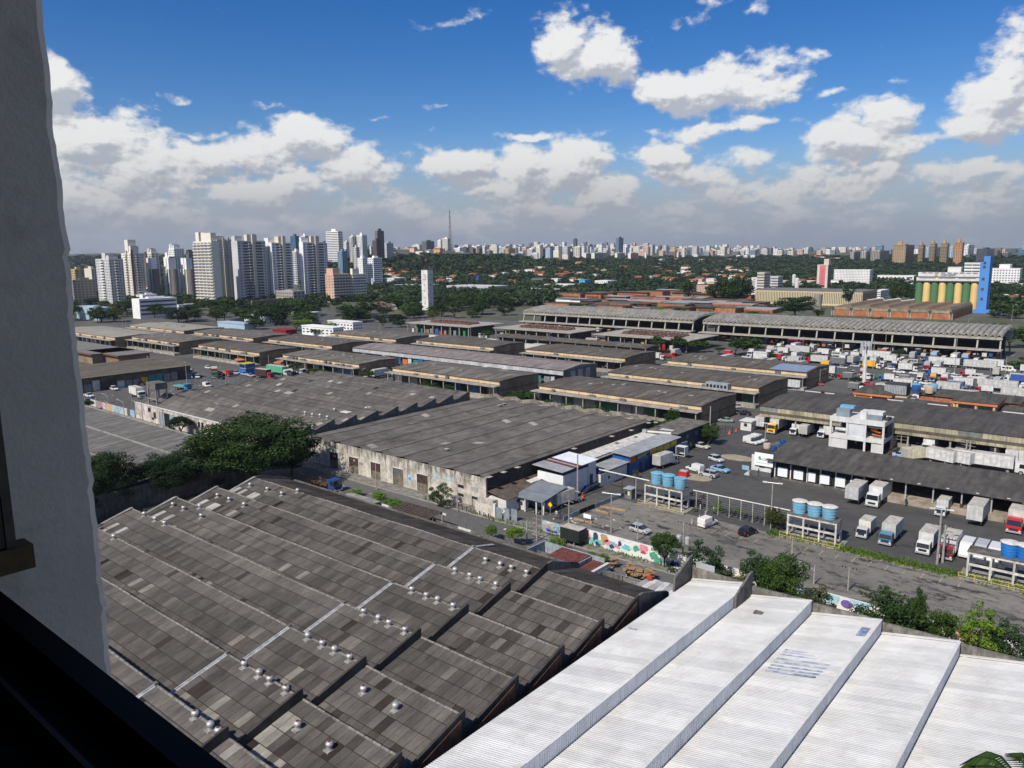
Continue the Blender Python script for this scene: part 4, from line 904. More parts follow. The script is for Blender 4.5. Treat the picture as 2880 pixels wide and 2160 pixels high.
 for w,k in((3,0),(4.2,1),(5,0),(2.6,2),(2.4,0),(5.4,1),(7,0),(5.4,1),(7,0),(7,0),(7,0),(4.0,1),(6,0),(6,0),(6,0),(6,0)):
  if k==1:
   for q in range(int(w/1.05)):MB().box(x+q*1.05,94.1,0,x+q*1.05+1.0,94.2,1.7).build('gate_panel',bl_,T)
  elif k==0:MB().box(x,94.05,0,x+w-.06,94.25,1.85).build('wall_panel',WHITEW,T)
  x+=w
 T=thing('boundary_wall','stained concrete block wall topped with bent wire posts beside the dark sawtooth roof','wall',(-86,94.3,0))
 for i in range(22):MB().box(-126+i*3.1,94.2,0,-126+i*3.1+3.06,94.42,2.05).build('wall_panel',CONC_D if i%7!=4 else WHITEW,T)
 for i in range(26):
  x=-112+i*2.0;g=MB();g.tube((x,94.3,2.05),(x,94.3,2.9),.025,4);g.tube((x,94.3,2.9),(x+.05,93.95,3.15),.025,4);g.build('wire_post',mat('rusty_iron',(.07,.05,.04),var=.3),T)
 MB().box(-130,86.4,4.5,-62,86.7,5.55).build('coping_wall',CONC_D,T)
gate_and_walls()
def near_strip():
 T=thing('carport','collapsing carport with brown corrugated slats beside the road','carport',(-105,94,0));br=mat('brown_slat',(.085,.062,.048),var=.5,scale=2)
 p=at('M2',940,1310,2.8);
 for i in range(11):
  x=p.x+i*.92;MB().extr([(91.2,2.65),(91.2,2.72),(95.9,3.12),(95.9,3.05)],x,x+.74).build('roof_slat',br,T)
 for x,y in((p.x+.3,91.4),(p.x+10,91.4),(p.x+.3,95.7),(p.x+10.2,95.7)):MB().box(x-.12,y-.12,0,x+.12,y+.12,2.62).build('post',POSTC,T)
 MB().box(p.x-.4,95.95,2.6,p.x+10.9,96.05,2.95).build('edge_board',WHITEW,T)
 T=thing('flat_shed','small shed with flat grey slab roof between road and sawtooth roof','shed',(-121,92,0))
 q=at('M2',700,1225,2.6);MB().box(q.x-4.5,90.6,0,q.x+4,94,2.4).build('wall',CONC_D,T);MB().box(q.x-4.8,90.3,2.41,q.x+4.3,94.1,2.6).build('roof_slab',CONC,T)
 T=thing('red_roofed_shed','little shed with rust red corrugated roof and grey blue rendered walls','shed',(-70.5,93,0))
 gb=mat('grey_blue_render',(.33,.38,.42),var=.3,scale=1.0,streak=('z',.35));orr=mat('orange_brick_wall',(.42,.16,.08),var=.4,scale=1.4);pe=mat('peach_render',(.58,.36,.20),var=.2)
 a=at('B3',190,440,2.4)
 MB().box(a.x-.4,91.4,0,a.x-.2,96.6,3.0).build('wall',gb,T);MB().box(a.x-.19,96.4,0,a.x+11.5,96.6,2.9).build('wall',gb,T)
 MB().box(a.x-.19,91.4,0,a.x+3.0,91.6,2.7).build('wall',pe,T);MB().box(a.x+3.01,91.3,0,a.x+9.0,91.55,2.5).build('wall',orr,T)
 MB().box(a.x+9.01,91.4,0,a.x+9.2,96.39,2.75).build('wall',gb,T);
 for i in range(11):MB().extr([(91.6,2.62),(91.6,2.68),(96.3,2.86),(96.3,2.80)],a.x+3.4+i*.5,a.x+3.4+i*.5+.46).build('roof_sheet',REDR,T)
 MB().box(a.x+3.2,91.2,2.72,a.x+9.3,91.45,2.86).build('edge_trim',WHITEW,T)
 T=thing('red_roofed_shed','smaller rust red roofed lean-to with pale ridge pipe beside the grey blue shed','shed',(-62.5,93,0))
 MB().box(a.x+9.4,91.5,0,a.x+12.6,96.4,1.9).build('wall',gb,T)
 for i in range(5):MB().extr([(91.4,2.0),(91.4,2.06),(96.5,2.2),(96.5,2.14)],a.x+9.4+i*.5,a.x+9.4+i*.5+.46).build('roof_sheet',REDR,T)
 MB().box(a.x+12.0,91.5,2.0,a.x+12.5,96.3,2.5).build('ridge_pipe',WHITEW,T)
 r=random.Random(4)
 for(z,x,y,n,lab)in(('B3',800,590,26,'pile of scrap timber beside the small red roofed sheds'),('B3',1060,690,60,'heap of broken pallets in a wire enclosure by the road')):
  p=at(z,x,y);T=thing('timber_heap',lab,'timber heap',p)
  for i in range(n):
   a_=r.uniform(0,3.1);q=(p.x+r.uniform(-2.2,2.2)*(1 if n>30 else.5),p.y+r.uniform(-1,1)*(1 if n>30 else.6));z0=r.uniform(.1,1.5)
   MB().obox(q,r.uniform(.8,1.5),r.uniform(.08,.9),z0,z0+r.uniform(.05,.14),a_).build('board',CRATE[0]if i%3 else CRATE[1],T)
 T=thing('mesh_fence','thin steel mesh fence panels along the road in front of the timber heaps','fence',(-56,95.5,0))
 for i in range(9):
  x=-64+i*1.6;g=MB();g.box(x,95.6,0,x+.06,95.66,1.5);g.box(x+.06,95.6,1.42,x+1.58,95.64,1.48);g.box(x+.06,95.6,.1,x+1.58,95.64,.15)
  for k in range(5):g.box(x+.3+k*.26,95.61,.15,x+.32+k*.26,95.63,1.42)
  g.build('fence_panel',METAL,T)
 T=thing('lean_to','lean-to with loose grey sheets and a red bundle against the white roofed warehouse','lean-to',(-48.5,91,0))
 g=at('B3',1240,770,2.4)
 for i in range(6):MB().obox((g.x-2.5+i*1.0,g.y+r.uniform(-.2,.2)),.95,3.6,2.4+i*.02,2.45+i*.02,r.uniform(-.08,.08)).build('roof_sheet',r.choice((GREYR,GREYR,PALER)),T)
 MB().box(g.x-3,g.y-1.8,0,g.x+3,g.y+1.8,2.36).build('wall',mat('old_brick_infill',(0,0,0)),T)
 MB().lathe((g.x-2.2,g.y+1.2,2.5),[(.05,0),(.5,.1),(.45,.5),(.1,.7)],10).build('bundle',CRATE[2],T)
 lr=flatroof('left_shed_roofing',(.13,.125,.115),(.20,.19,.17),.6)
 T=thing('shed_roofs','pair of low grey corrugated roofs below the left street, behind the trees','shed',(-200,84,0));MB().box(-268,58,0,-154,91.9,4.6).build('wall',CONC_D,T)
 for k,(y0,y1)in enumerate(((80.9,92.6),(69.4,80.7),(58,69.2))):
  g2=MB();[g2 .extr([(y0,4.75),(y0,4.85),(y1,5.65),(y1,5.55)],-270+i*2,-268.02+i*2)for i in range(58)];g2 .build('roof',lr,T)
  MB().box(-270,y1+.02,4.4,-154,y1+.3,5.9).build('roof_edge',CONC,T)
near_strip()
def dock():
 T=thing('loading_dock','long dark roofed loading dock with white dock doors and open bays','loading dock',(-30,167,0))
 u0,u1=-62.4,26;v0,v1=163.2,175.5;g=MB()
 for j in range(40):a=u0-1+(u1-u0+2)*j/40;g.extr([(v0-.6,4.35),(v0-.6,4.45),(v1,6.35),(v1,6.25)],a,a+(u1-u0+2)/40)
 g.build('roof',RF_LGM,T)
 MB().box(u0,172.4,0,u1,172.7,5.7).build('back_wall',mat('dim_blue_grey_wall',(.06,.07,.09),var=.4),T)
 MB().box(-42.2,162.4,0,u1,172.3,1.15).build('platform',mat('worn_platform_edge',(.34,.29,.22),var=.4,scale=.6,grain=.1),T)
 MB().box(u0+.3,165.0,0,-43.0,172.3,4.7).build('wall',mat('dark_grey_wall',(.05,.05,.055),var=.2),T)
 spans=[(68,185),(207,322),(333,430),(437,553),(566,690),(697,780)]
 for(xa,xb)in spans:
  a=atv('M4',xa,1020,164.6).x;b=atv('M4',xb,1050,164.6).x
  D=MB().box(a,164.55,.5,b,164.98,3.5).build('dock_shelter',mat('black_shelter',(.02,.02,.02),var=.1),T)
  MB().box(a+.45,164.42,.7,b-.45,164.54,2.75).build('dock_door',mat('bright_dock_door',(.76,.80,.82),var=.06),D)
 for i in range(7):x=[-62.0,-58.5,-54.9,-52.1,-48.9,-45.7,-43.3][i];MB().box(x-.12,164.5,0,x+.12,164.97,3.7).build('white_post',WHITEW,T)
 MB().box(-54.8,164.3,3.72,-43.2,164.99,4.0).build('white_beam',WHITEW,T)
 MB().box(-62,164.2,0,-43.5,164.4,.45).build('kerb_bumper',CONC_D,T)
 for i in range(13):x=-40+i*4.9;MB().box(x-.12,163.3,1.16,x+.12,163.54,4.4).build('post',METAL,T);MB().box(x-.2,163.2,1.16,x+.2,163.64,2.0).build('post_guard',mat('rusty_iron',(0,0,0)),T)if i%3==0 else None
 r=random.Random(6)
 for i in range(9):
  x=-38+i*5;z=at('M4',1100+i*120,1000,4.3);MB().box(x,163.0,4.46,x+.5,163.3,4.6).build('lamp',WHITEW,T)
 T=thing('sign_box','white office box with a green and black company sign board and little stair','office',(-65,165,0))
 b0=atv('D4',1670,1010,163.6);b1=atv('D4',2030,1070,163.6);t0=atv('D4',1675,765,163.6)
 MB().box(-67.2,164.0,1.2,-62.7,171.2,4.8).build('wall',WHITEW,T);MB().box(-67.2,164.0,0,-62.7,171.2,1.19).build('plinth',mat('dark_grey_plinth',(.10,.105,.11),var=.2),T)
 MB().box(-67.25,164.2,4.81,-62.6,171.3,4.95).build('roof',mat('dark_flat_roof',(.06,.055,.05),var=.4),T)
 MB().box(b0 .x,163.5,b0 .z,b1 .x,163.66,t0 .z).build('sign_board',mat('white_sign',(.80,.82,.81),var=.04),T)
 p=atv('D4',1812,925,163.5);text('LGM',T,(p.x,163.49,p.z-.05),.85,mat('sign_black',(.03,.03,.03),var=0),sx=.95)
 c=atv('D4',1785,885,163.5);MB().extr([(c.x+.42*math.cos(t),c.z+.42*math.sin(t))for t in[math.pi*.5+math.pi*1.25*k/14 for k in range(15)]],163.46,163.49,'y').build('emblem',mat('sign_green',(.05,.38,.22),var=.1),T)
 MB().box(b0 .x+.4,163.47,b0 .z+.62,b1 .x-.7,163.49,b0 .z+.68).build('sign_line',mat('sign_green',(0,0,0)),T)
 MB().box(-65.3,163.9,2.1,-64.1,163.99,2.5).build('window',GLASS,T)
 for i in range(5):MB().box(-67.4-.25*i,163.0,0,-67.2-.25*i,164.2,1.1-.22*i).build('step',WHITEW,T)
 MB().box(-68.9,162.9,1.2,-67.3,162.96,2.2).build('railing',mat('pale_blue_rail',(.25,.45,.55),var=.2),T)
 for i,(zx,zy,rr,hh,cc,lab)in enumerate(((1915,700,.85,1.2,(.55,.42,.32),'beige water drum on the roof of the sign box'),(2050,710,.7,.7,(.02,.07,.20),'navy water drum beside the beige one on the sign box roof'))):
  p=at('D4',zx,zy,4.95);T2=tag(base_at(MB().lathe((p.x,p.y,4.96),[(rr*.9,0),(rr,hh*.3),(rr*.96,hh),(rr*.3,hh*1.08)],20).build('water_drum',mat('drum_%d'%i,cc,rough=.5,var=.15)),p),lab,'water tank')
 for i,(zx,zy)in enumerate(((128,735),(178,742),(115,775),(48,800))):
  p=at('M4',zx,zy,5.2);tag(base_at(MB().lathe((p.x,p.y,4.4),[(.62,0),(.72,.3),(.70,.9),(.2,1.0)],16).build('water_drum',mat('drum_1',(0,0,0))),p),'one of the small navy water drums clustered behind the sign box','water tank','navy drums behind the sign box')
 MB().box(-68,171.5,0,-61,180.5,4.3).build('rear_platform',CONC_D,T)
dock()
def frame_tower():
 T=thing('frame_building','white two storey concrete frame building with open bays and plant boxes on its roof','building',(-55,203,0))
 V=199.6;xs=[atv('M4',q,700,V).x for q in(538,680,838,995)];y1=208.0;zt_=atv('M4',540,530,V).z;z1,z2=3.75,7.15
 H=8.6
 fr=WHITEW
 for x in xs:
  for y in(V,y1):MB().box(x-.25,y-.2,0,x+.25,y+.2,H-.9).build('column',fr,T)
 MB().box(xs[0]-.26,V-.3,z2,xs[-1]+.26,y1+.3,H-.3).build('roof_beam',fr,T)
 MB().box(xs[0]-.255,V-.25,z1-.9,xs[-1]+.255,y1+.25,z1).build('floor_beam',fr,T)
 MB().box(xs[0]+.25,V-.1,0,xs[1]-.25,V,z1-.91).build('infill_panel',fr,T);MB().box(xs[1]+.3,V-.1,z1,xs[2]-.3,V,z2-.01).build('infill_panel',mat('pale_screen',(.58,.60,.62),var=.15),T)
 MB().box(xs[2]+1.6,V-.1,0,xs[3]-.25,V,2.6).build('infill_panel',fr,T)
 MB().box(xs[0],y1-.1,0,xs[3],y1,z2-.01).build('back_wall',mat('dark_grey_wall',(0,0,0)),T)
 MB().box(xs[3]+.02,V+3,z1,xs[3]+.12,y1-.5,z2-.01).build('side_screen',NAVY,T)
 MB().tube((xs[0]+.6,V+2,4.9),(xs[1]-.5,V+2,4.9),.55,10).build('white_cylinder',WHITEW,T)
 g=MB();g.tube((xs[2]+.8,V+1.5,5.7),(xs[3]-1,V+1.5,5.2),.22,6);g.tube((xs[2]+1.2,V+1.5,4.6),(xs[3]-.8,V+1.5,4.4),.2,6);g.box(xs[2]+1,V+1.2,5.6,xs[2]+2.3,V+2,6.3);g.build('orange_pipework',mat('orange_pipe',(.5,.13,.02),var=.3),T)
 MB().tube((xs[2]+.4,V+1,6.5),(xs[3]-.4,V+1,6.5),.2,8).build('white_cylinder',WHITEW,T)
 a=atv('M4',590,535,V+1).x;b=atv('M4',705,535,V+1).x
 MB().box(a,V+.8,H-.29,b,V+3.2,H+1.6).build('grey_plant_box',mat('blue_grey_box',(.22,.27,.30),var=.25),T);MB().box(a+.2,V+3.0,H+1.61,b+.3,V+5,H+2.2).build('blue_tank',mat('light_blue_drum',(.16,.38,.55),var=.15),T)
 a=atv('M4',795,520,V+1).x;m_=atv('M4',852,520,V+1).x;b=atv('M4',990,520,V+1).x
 MB().box(a,V+.9,H-.29,m_-.01,V+4.5,H+1.6).build('roof_enclosure',WHITEW,T);MB().box(m_,V+.8,H-.29,b,V+4.5,H+.95).build('roof_enclosure',mat('blue_grey_box',(0,0,0)),T)
 MB().box(m_,V+1.6,H+.96,b-.1,V+4.5,H+1.7).build('roof_enclosure',WHITEW,T)
 MB().box(b+.3,V+2,H-.29,b+1.2,V+5,H+.3).build('roof_clutter',mat('rusty_iron',(0,0,0)),T)
 g=MB();[g.box(xs[3]+.9,V+1+i*.45,i*.30,xs[3]+1.9,V+1.4+i*.45,i*.30+.1)for i in range(13)];g.build('outside_stair',mat('rusty_iron',(0,0,0)),T)
frame_tower()
def long_shed():
 T=thing('distribution_shed','very long dark roofed shed with dirty cream fascia and open dark loading bays','shed',(-30,222,0));u0,u1,v0,v1,H=-83.5,40,208.2,238,6.9
 g=MB();n=36;vm=(v0+v1)/2
 for j in range(n):a=u0+(u1-u0)*j/n;g.extr([(v0-.2,H),(v0-.2,H+.14),(vm,H+1.0),(v1,H+.14),(v1,H)],a,a+(u1-u0)/n)
 g.build('roof',RF_LGM,T)
 dc=mat('dirty_cream_fascia',(.42,.38,.26),var=.4,scale=.3,streak=('z',.75),grain=.08)
 for j in range(25):
  a=u0+(u1-u0)*j/25;b=a+(u1-u0)/25-.08
  MB().box(a,v0,5.5,b,v0+.2,H-.02).build('fascia_panel',dc if j%5 else mat('fascia_vent_panel',(.20,.22,.20),var=.4),T)
 MB().box(u0,v0-.1,4.0,u1,v0+.12,4.7).build('lower_fascia',dc,T);MB().box(u0,v0+.03,4.72,u1,v0+.15,5.48).build('recess_band',mat('brown_recess',(.12,.10,.07),var=.4),T)
 for j in range(14):x=u0+.6+(u1-u0-1)*j/13;MB().box(x-.2,v0+.3,0,x+.2,v0+.7,5.5).build('post',SLAB,T)
 MB().box(u0+.5,v0+5.5,0,u1,v1-.3,H-.02).build('wall',mat('dim_blue_grey_wall',(0,0,0)),T)
 MB().box(u0+16,v0+2.8,0,u1,v0+5.4,1.1).build('platform',mat('worn_platform_edge',(0,0,0)),T)
 for(z,x,y,l)in(('M4',400,320,6),('M4',480,345,4),('M4',1080,405,4),('M4',1450,440,5),('M4',2130,515,6)):
  p=at(z,x,y,H+.1);MB().box(p.x-l/2,v1-.2,H+.1,p.x+l/2,v1+.1,H+.35).build('white_edge',WHITEW,T)
 return T
long_shed()
def admin():
 om=mat('orange_brick_wall',(0,0,0));om2=mat('orange_band',(.55,.20,.08),var=.25,scale=.5)
 def hip(g,x0,y0,x1,y1,z,h):
  m=((x0+x1)/2);w=min(x1-x0,y1-y0)/2
  g.face([(x0,y0,z),(x1,y0,z),(x1-w,y0+w,z+h),(x0+w,y0+w,z+h)]if x1-x0>y1-y0 else[(x0,y0,z),(x1,y0,z),(m,y0+w,z+h)])
  g.face([(x1,y1,z),(x0,y1,z),(x0+w,y1-w,z+h),(x1-w,y1-w,z+h)]if x1-x0>y1-y0 else[(x1,y1,z),(x0,y1,z),(m,y1-w,z+h)])
  g.face([(x1,y0,z),(x1,y1,z),(x1-w,y1-w,z+h),(x1-w,y0+w,z+h)]if y1-y0>x1-x0 or True else[]);g.face([(x0,y1,z),(x0,y0,z),(x0+w,y0+w,z+h),(x0+w,y1-w,z+h)])
 def block(lab,x0,x1,y0,y1,z0,z1,parts,h=1.5):
  T=thing('admin_block',lab,'office',((x0+x1)/2,(y0+y1)/2,0));MB().box(x0,y0,z0,x1,y1,z1-.8).build('wall',om,T)
  MB().box(x0-.4,y0-.4,z1-.79,x1+.4,y1+.4,z1).build('roof_band',om2,T);g=MB();hip(g,x0-.6,y0-.6,x1+.6,y1+.6,z1+.01,h);g.build('roof',RF_LGM,T)
  for(a,b)in parts:
   w=MB().box(a,y0-.1,z1-2.6,b,y0-.003,z1-1.0).build('window',mat('window_frame_dark',(.05,.05,.055),var=.1),T)
   n=max(2,int((b-a)/1.3));[MB().box(a+(b-a)*i/n+.08,y0-.14,z1-2.5,a+(b-a)*(i+1)/n-.04,y0-.105,z1-1.1).build('pane',GLASS,w)for i in range(n)]
  for q in([x0]+[b+.15 for a,b in parts]+[parts[0][0]-.5]):MB().box(q,y0-.16,z0,q+.35,y0-.004 if q>x0 else y0-.004,z1-.8).build('cream_pilaster',mat('cream_pilaster',(.60,.50,.30),var=.2),T)
  return T
 V=241.0
 xa=[atv('M4',q,350,V).x for q in(748,890,1030,1605,1650,1800,1815,1975)]
 block('orange brick office wing beside the slatted plant box, left one of two',xa[0],xa[2]+1,V,V+13,0,8.0,[(xa[1]+.4,xa[2])])
 block('orange brick office wing with two long dark windows, right one of two',xa[3],xa[7],V+.6,V+16,0,8.3,[(xa[4],xa[5]-.3),(xa[6]+.1,xa[7]-.7)])
 for(lab,c,w,d,z)in(('low dark hipped roof between the two orange brick wings',('M4',1250,395),17,12,6.7),('low dark hipped roof left of the orange brick wings',('M4',560,330),15,11,5.6),('wide flat dark roof behind the right orange brick wing',('M4',1760,330),26,14,6.3),('dark hipped roof at the right edge behind the long shed',('M4',2150,460),14,13,6.0)):
  p=at(*c,z);T=thing('hipped_roof_block',lab,'building',(p.x,p.y,0));MB().box(p.x-w/2,p.y-d/2,0,p.x+w/2,p.y+d/2,z-.6).build('wall',om,T);g=MB();hip(g,p.x-w/2-.5,p.y-d/2-.5,p.x+w/2+.5,p.y+d/2+.5,z-.59,1.3);g.build('roof',RF_LGM,T)
 p=at('M4',1115,310,8.5);T=thing('plant_box','slatted grey cooling plant box beside the left orange brick wing','plant box',(p.x,p.y,0));MB().box(p.x-3.2,p.y-2,0,p.x+3.2,p.y+3,7.5).build('base',CREAM,T);MB().box(p.x-3,p.y-1.8,7.51,p.x+3,p.y+2.6,11).build('housing',mat('dark_grey_wall',(0,0,0)),T)
 for i in range(14):MB().box(p.x-3+i*.43,p.y-1.95,8,p.x-3+i*.43+.3,p.y-1.83,10.6).build('slat',METAL,T)
 for i,(x,y,cc,lab)in enumerate(((1280,270,(.16,.40,.58),'pale blue roof tank left of the pair behind the orange wings'),(1425,270,(.16,.40,.58),'pale blue roof tank right of the pair behind the orange wings'),(1395,290,(.55,.42,.30),'beige round tank in front of the right pale blue roof tank'),(1280,285,(.03,.09,.26),'navy tank in front of the left pale blue roof tank'))):
  p=at('M4',x,y,7.6);tag(base_at(MB().lathe((p.x,p.y,6.4),[(1.2,0),(1.35,1.2),(1.3,2.1),(.3,2.3)],16).build('water_drum',mat('rooftank_%d'%i,cc,var=.15)),(p.x,p.y,6.4)),lab,'water tank')
admin()
BLT=mat('faded_blue_tank',(.17,.40,.55),rough=.55,var=.2,scale=.8,dirt=((.34,.42,.40),.5,.7));BLT2=mat('bright_blue_tank',(.02,.17,.50),rough=.5,var=.15)
LID=mat('weathered_white_lid',(.62,.60,.55),var=.25,scale=1.5);FRM=mat('stained_white_frame',(.66,.64,.58),var=.3,scale=1.0,streak=('z',.5))
RAIL=mat('yellow_rail',(.62,.46,.13),rough=.6,var=.3,scale=3)
def tank_frame(lab,u0,u1,v0,v1,H,tanks,mt,lid,which):
 T=thing('tank_stand',lab,'tank stand',((u0+u1)/2,(v0+v1)/2,0))
 n=4
 for j in range(n):
  x=u0+.15+(u1-u0-.3)*j/(n-1)
  for y in(v0,v1):MB().box(x-.14,y-.14,.18,x+.14,y+.14,H-.36).build('column',FRM,T)
 for z in(H-.35,H*.48):
  for y in(v0,v1):MB().box(u0,y-.16,z,u1,y+.16,z+.3).build('beam',FRM,T)
  for x in(u0+.15,u1-.15):MB().box(x-.12,v0+.165,z+.01,x+.12,v1-.165,z+.29).build('beam',FRM,T)
 MB().box(u0-.1,v0-.2,H-.045,u1+.1,v1+.2,H+.09).build('deck',CONC_D,T)
 MB().box(u0-.9,v0-1.3,0,u1+1.0,v1+.8,.17).build('plinth',CONC,T)
 g=MB();x0,x1,y0,y1=u0-.8,u1+.9,v0-1.2,v1+.7
 for z in(.45,1.0):
  g.tube((x0,y0,z),(x1,y0,z),.045,5)
 g.build('handrail',RAIL,T);pm=MB().tube((0,0,.17),(0,0,1.02),.05,5).mesh('rail_post',RAIL)
 for i in range(6):
  o=bpy.data.objects.new('rail_post',pm);COL.objects.link(o);o.parent=T;o.location=(x0+(x1-x0)*i/5-T['_o'][0],y0-T['_o'][1],0)
 for i,x in enumerate(tanks):
  q=thing('water_tank',which[i],'water tank',(x,(v0+v1)/2,H+.09));c=(x,(v0+v1)/2,H+.09)
  prof=[(1.0,0)]
  for k in range(4):z=.52*k;prof+=[(1.06+.05*k,z+.04),(1.07+.05*k,z+.44),(1.13+.05*k,z+.48),(1.13+.05*k,z+.52)]
  MB().lathe(c,prof+([]if lid else[]),26).build('drum',mt,q)
  if lid is not None and i<lid:
   MB().lathe((c[0],c[1],c[2]+2.13),[(1.32,0),(1.34,.08),(.95,.22),(.3,.30)],26).build('lid',LID if mt is BLT2 or u0>-60 else BLT,q)
  else:MB().lathe((c[0],c[1],c[2]+1.9),[(1.18,0),(1.18,.02)],26).build('rusty_water',mat('rusty_water',(.16,.08,.05),rough=.3,var=.4,scale=2),q)
 return T
D=lambda z,x,y,h=0:at(z,x,y,h)
tank_frame('stained white concrete stand under three faded blue tanks, the left stand of three',-75.6,-67.2,131.2,133.9,4.2,[-73.6,-71.1,-68.5],BLT,2,['faded blue water tank with lid, left of three on the left concrete stand','faded blue water tank with lid, middle of three on the left concrete stand','lidless faded blue tank with rusty inside on the left concrete stand'])
tank_frame('stained white concrete stand under three white lidded blue tanks, the middle stand of three',-46.8,-38.3,131.2,133.9,4.2,[-45.2,-42.6,-40.1],BLT,3,['white lidded blue tank, left of three on the middle concrete stand','white lidded blue tank, central of three on the middle concrete stand','white lidded blue tank, right of three on the middle concrete stand'])
p1=at('B4',2085,500,4.3);p2=at('B4',2230,520,4.3)
tank_frame('stained white concrete stand at the right edge carrying bright blue tanks',p1 .x-5.2,p2 .x+2.0,131.0,133.7,4.2,[p1 .x,p2 .x],BLT2,2,['bright blue tank with white lid, left one on the stand at the right edge','bright blue tank with white lid cut by the right edge of the picture'])
def yard_fence():
 T=thing('wire_fence','tall wire fence with white top rail between the parking lot and the truck yard','fence',(-55,134,0));rl=mat('white_pipe',(.70,.70,.64),rough=.5,var=.2)
 MB().tube((-66.3,133.8,4.0),(-47.2,133.8,3.9),.10,6).build('top_rail',rl,T)
 for i in range(9):x=-65.6+i*2.28;MB().tube((x,133.8,0),(x,133.8,3.98),.075,5).build('fence_post',mat('pale_fence_post',(.42,.42,.34),var=.2),T)
 g=MB();[g.tube((-66,133.8,.5+k*.42),(-47.3,133.8,.5+k*.42),.012,3)for k in range(8)];g.build('wire',METAL,T)
 T=thing('gate_beam','pale horizontal beam with wire bracing spanning the yard entrance beside the tank stand','beam',(-80,133.8,0))
 MB().tube((-88.3,133.9,4.3),(-76,133.8,4.1),.13,6).build('beam',rl,T)
 for x in(-82.5,-79.6):MB().tube((x,133.8,0),(x,133.8,4.15),.08,5).build('post',mat('rusty_iron',(0,0,0)),T)
 p=at('D3',60,850);T=thing('guard_booth','small grey guard booth with yellow notice left of the left tank stand','booth',p)
 MB().box(p.x-.9,p.y-.2,0,p.x+.7,p.y+1.4,2.1).build('cabin',mat('dim_grey_booth',(.15,.16,.165),var=.2),T);MB().box(p.x-1.1,p.y-.5,2.11,p.x+.9,p.y+1.7,2.25).build('roof',METAL,T)
 MB().box(p.x-.75,p.y-.26,.9,p.x-.3,p.y-.203,1.7).build('window',GLASS,T);MB().box(p.x-.15,p.y-.26,.8,p.x+.35,p.y-.203,1.6).build('notice',mat('pale_yellow_notice',(.62,.55,.25),var=.1),T)
 p=at('M3',1990,495);T=thing('guard_booth','white square guard booth with flat roof at the back of the truck yard','booth',p)
 MB().box(p.x-1.6,p.y,0,p.x+1.5,p.y+4.2,2.6).build('cabin',WHITEW,T);MB().box(p.x-1.9,p.y-.4,2.61,p.x+1.8,p.y+4.6,2.85).build('roof',WHITEW,T);MB().box(p.x-.6,p.y-.06,1.2,p.x+.3,p.y-.003,2.1).build('window',GLASS,T);MB().box(p.x+1.503,p.y+.7,1.2,p.x+1.55,p.y+1.5,2.1).build('window',GLASS,T)
 p=at('D3',1130,420);T=thing('skip','red waste skip filled with white rubbish at the tip of a sandy island','skip',p);MB().box(p.x-1,p.y-.7,.2,p.x+1,p.y+.7,1.3).build('bin',mat('red_skip',(.50,.03,.02),rough=.5,var=.2),T);MB().box(p.x-.85,p.y-.55,1.0,p.x+.85,p.y+.55,1.5).build('rubbish',mat('white_rubbish',(.5,.5,.48),var=.5,scale=6),T)
 p=at('M3',300,1225);T=thing('road_sign','yellow diamond road sign at the yard entrance','road sign',p);MB().tube(p,(p.x,p.y,1.9),.04,5).build('pole',METAL,T);g=MB();g.extr([(p.x-.55,2.1),(p.x,1.55),(p.x+.55,2.1),(p.x,2.65)],p.y-.05,p.y-.02,'y');g.build('plate',mat('sign_yellow',(.8,.50,.02),var=.05),T)
 cone=MB();cone.box(-.3,-.3,0,.3,.3,.06);cone.lathe((0,0,.06),[(.25,0),(.05,.9)],10)
 cm=cone.mesh('traffic_cone',mat('cone_orange',(.75,.14,.06),rough=.5,var=.2))
 for z,x,y,lab in(('D2',1370,825,'orange traffic cone beside the white office wall'),('D4',1185,415,'orange traffic cone beside the iron gate in the yard'),('D4',1315,365,'orange traffic cone left of the white guard booth')):
  o=bpy.data.objects.new('traffic_cone',cm);COL.objects.link(o);o.location=at(z,x,y);tag(o,lab,'traffic cone');o.scale=(1.2,)*3
 p=at('D4',1060,430);T=thing('iron_gate','black iron gate with vertical bars beyond the yard tree','gate',p)
 for i in range(7):MB().tube((p.x-2.4+i*.8,p.y+i*.5,0),(p.x-2.4+i*.8,p.y+i*.5,2.3),.06,4).build('bar',NAVY,T)
 MB().tube((p.x-2.4,p.y,2.1),(p.x+2.4,p.y+3,2.1),.05,4).build('rail',NAVY,T)
 T=thing('forecourt_barrier','low grey blue barrier with black gaps crossing from the gate to the left tank stand','barrier',(-77,118,0));a,b=at('D2',1000,1275),at('D2',2180,800)
 for i in range(8):
  p=a.lerp(b,i/8);q=a.lerp(b,(i+.92)/8);d=(q-p);MB().obox(((p.x+q.x)/2,(p.y+q.y)/2),d.length,.12,.05,.9,math.atan2(d.y,d.x)).build('barrier_panel',DARK if i in(2,3)else mat('grey_blue_barrier',(.24,.30,.33),var=.3),T)
 for(xa,ya,xb,yb)in((1630,1075,1880,1150),(1200,1255,1560,1320),(1720,1010,2212,1090)):
  p,q=at('D2',xa,ya),at('D2',xb,yb);d=q-p;T=thing('forecourt_kerb','broken ochre concrete kerb in the parking lot corner by the gate','kerb',p,'ochre kerbs in the parking lot corner');MB().obox(((p.x+q.x)/2,(p.y+q.y)/2),d.length,.35,0,.3,math.atan2(d.y,d.x)).build('kerb_block',mat('ochre_kerb',(.45,.30,.16),var=.4,scale=1.5),T)
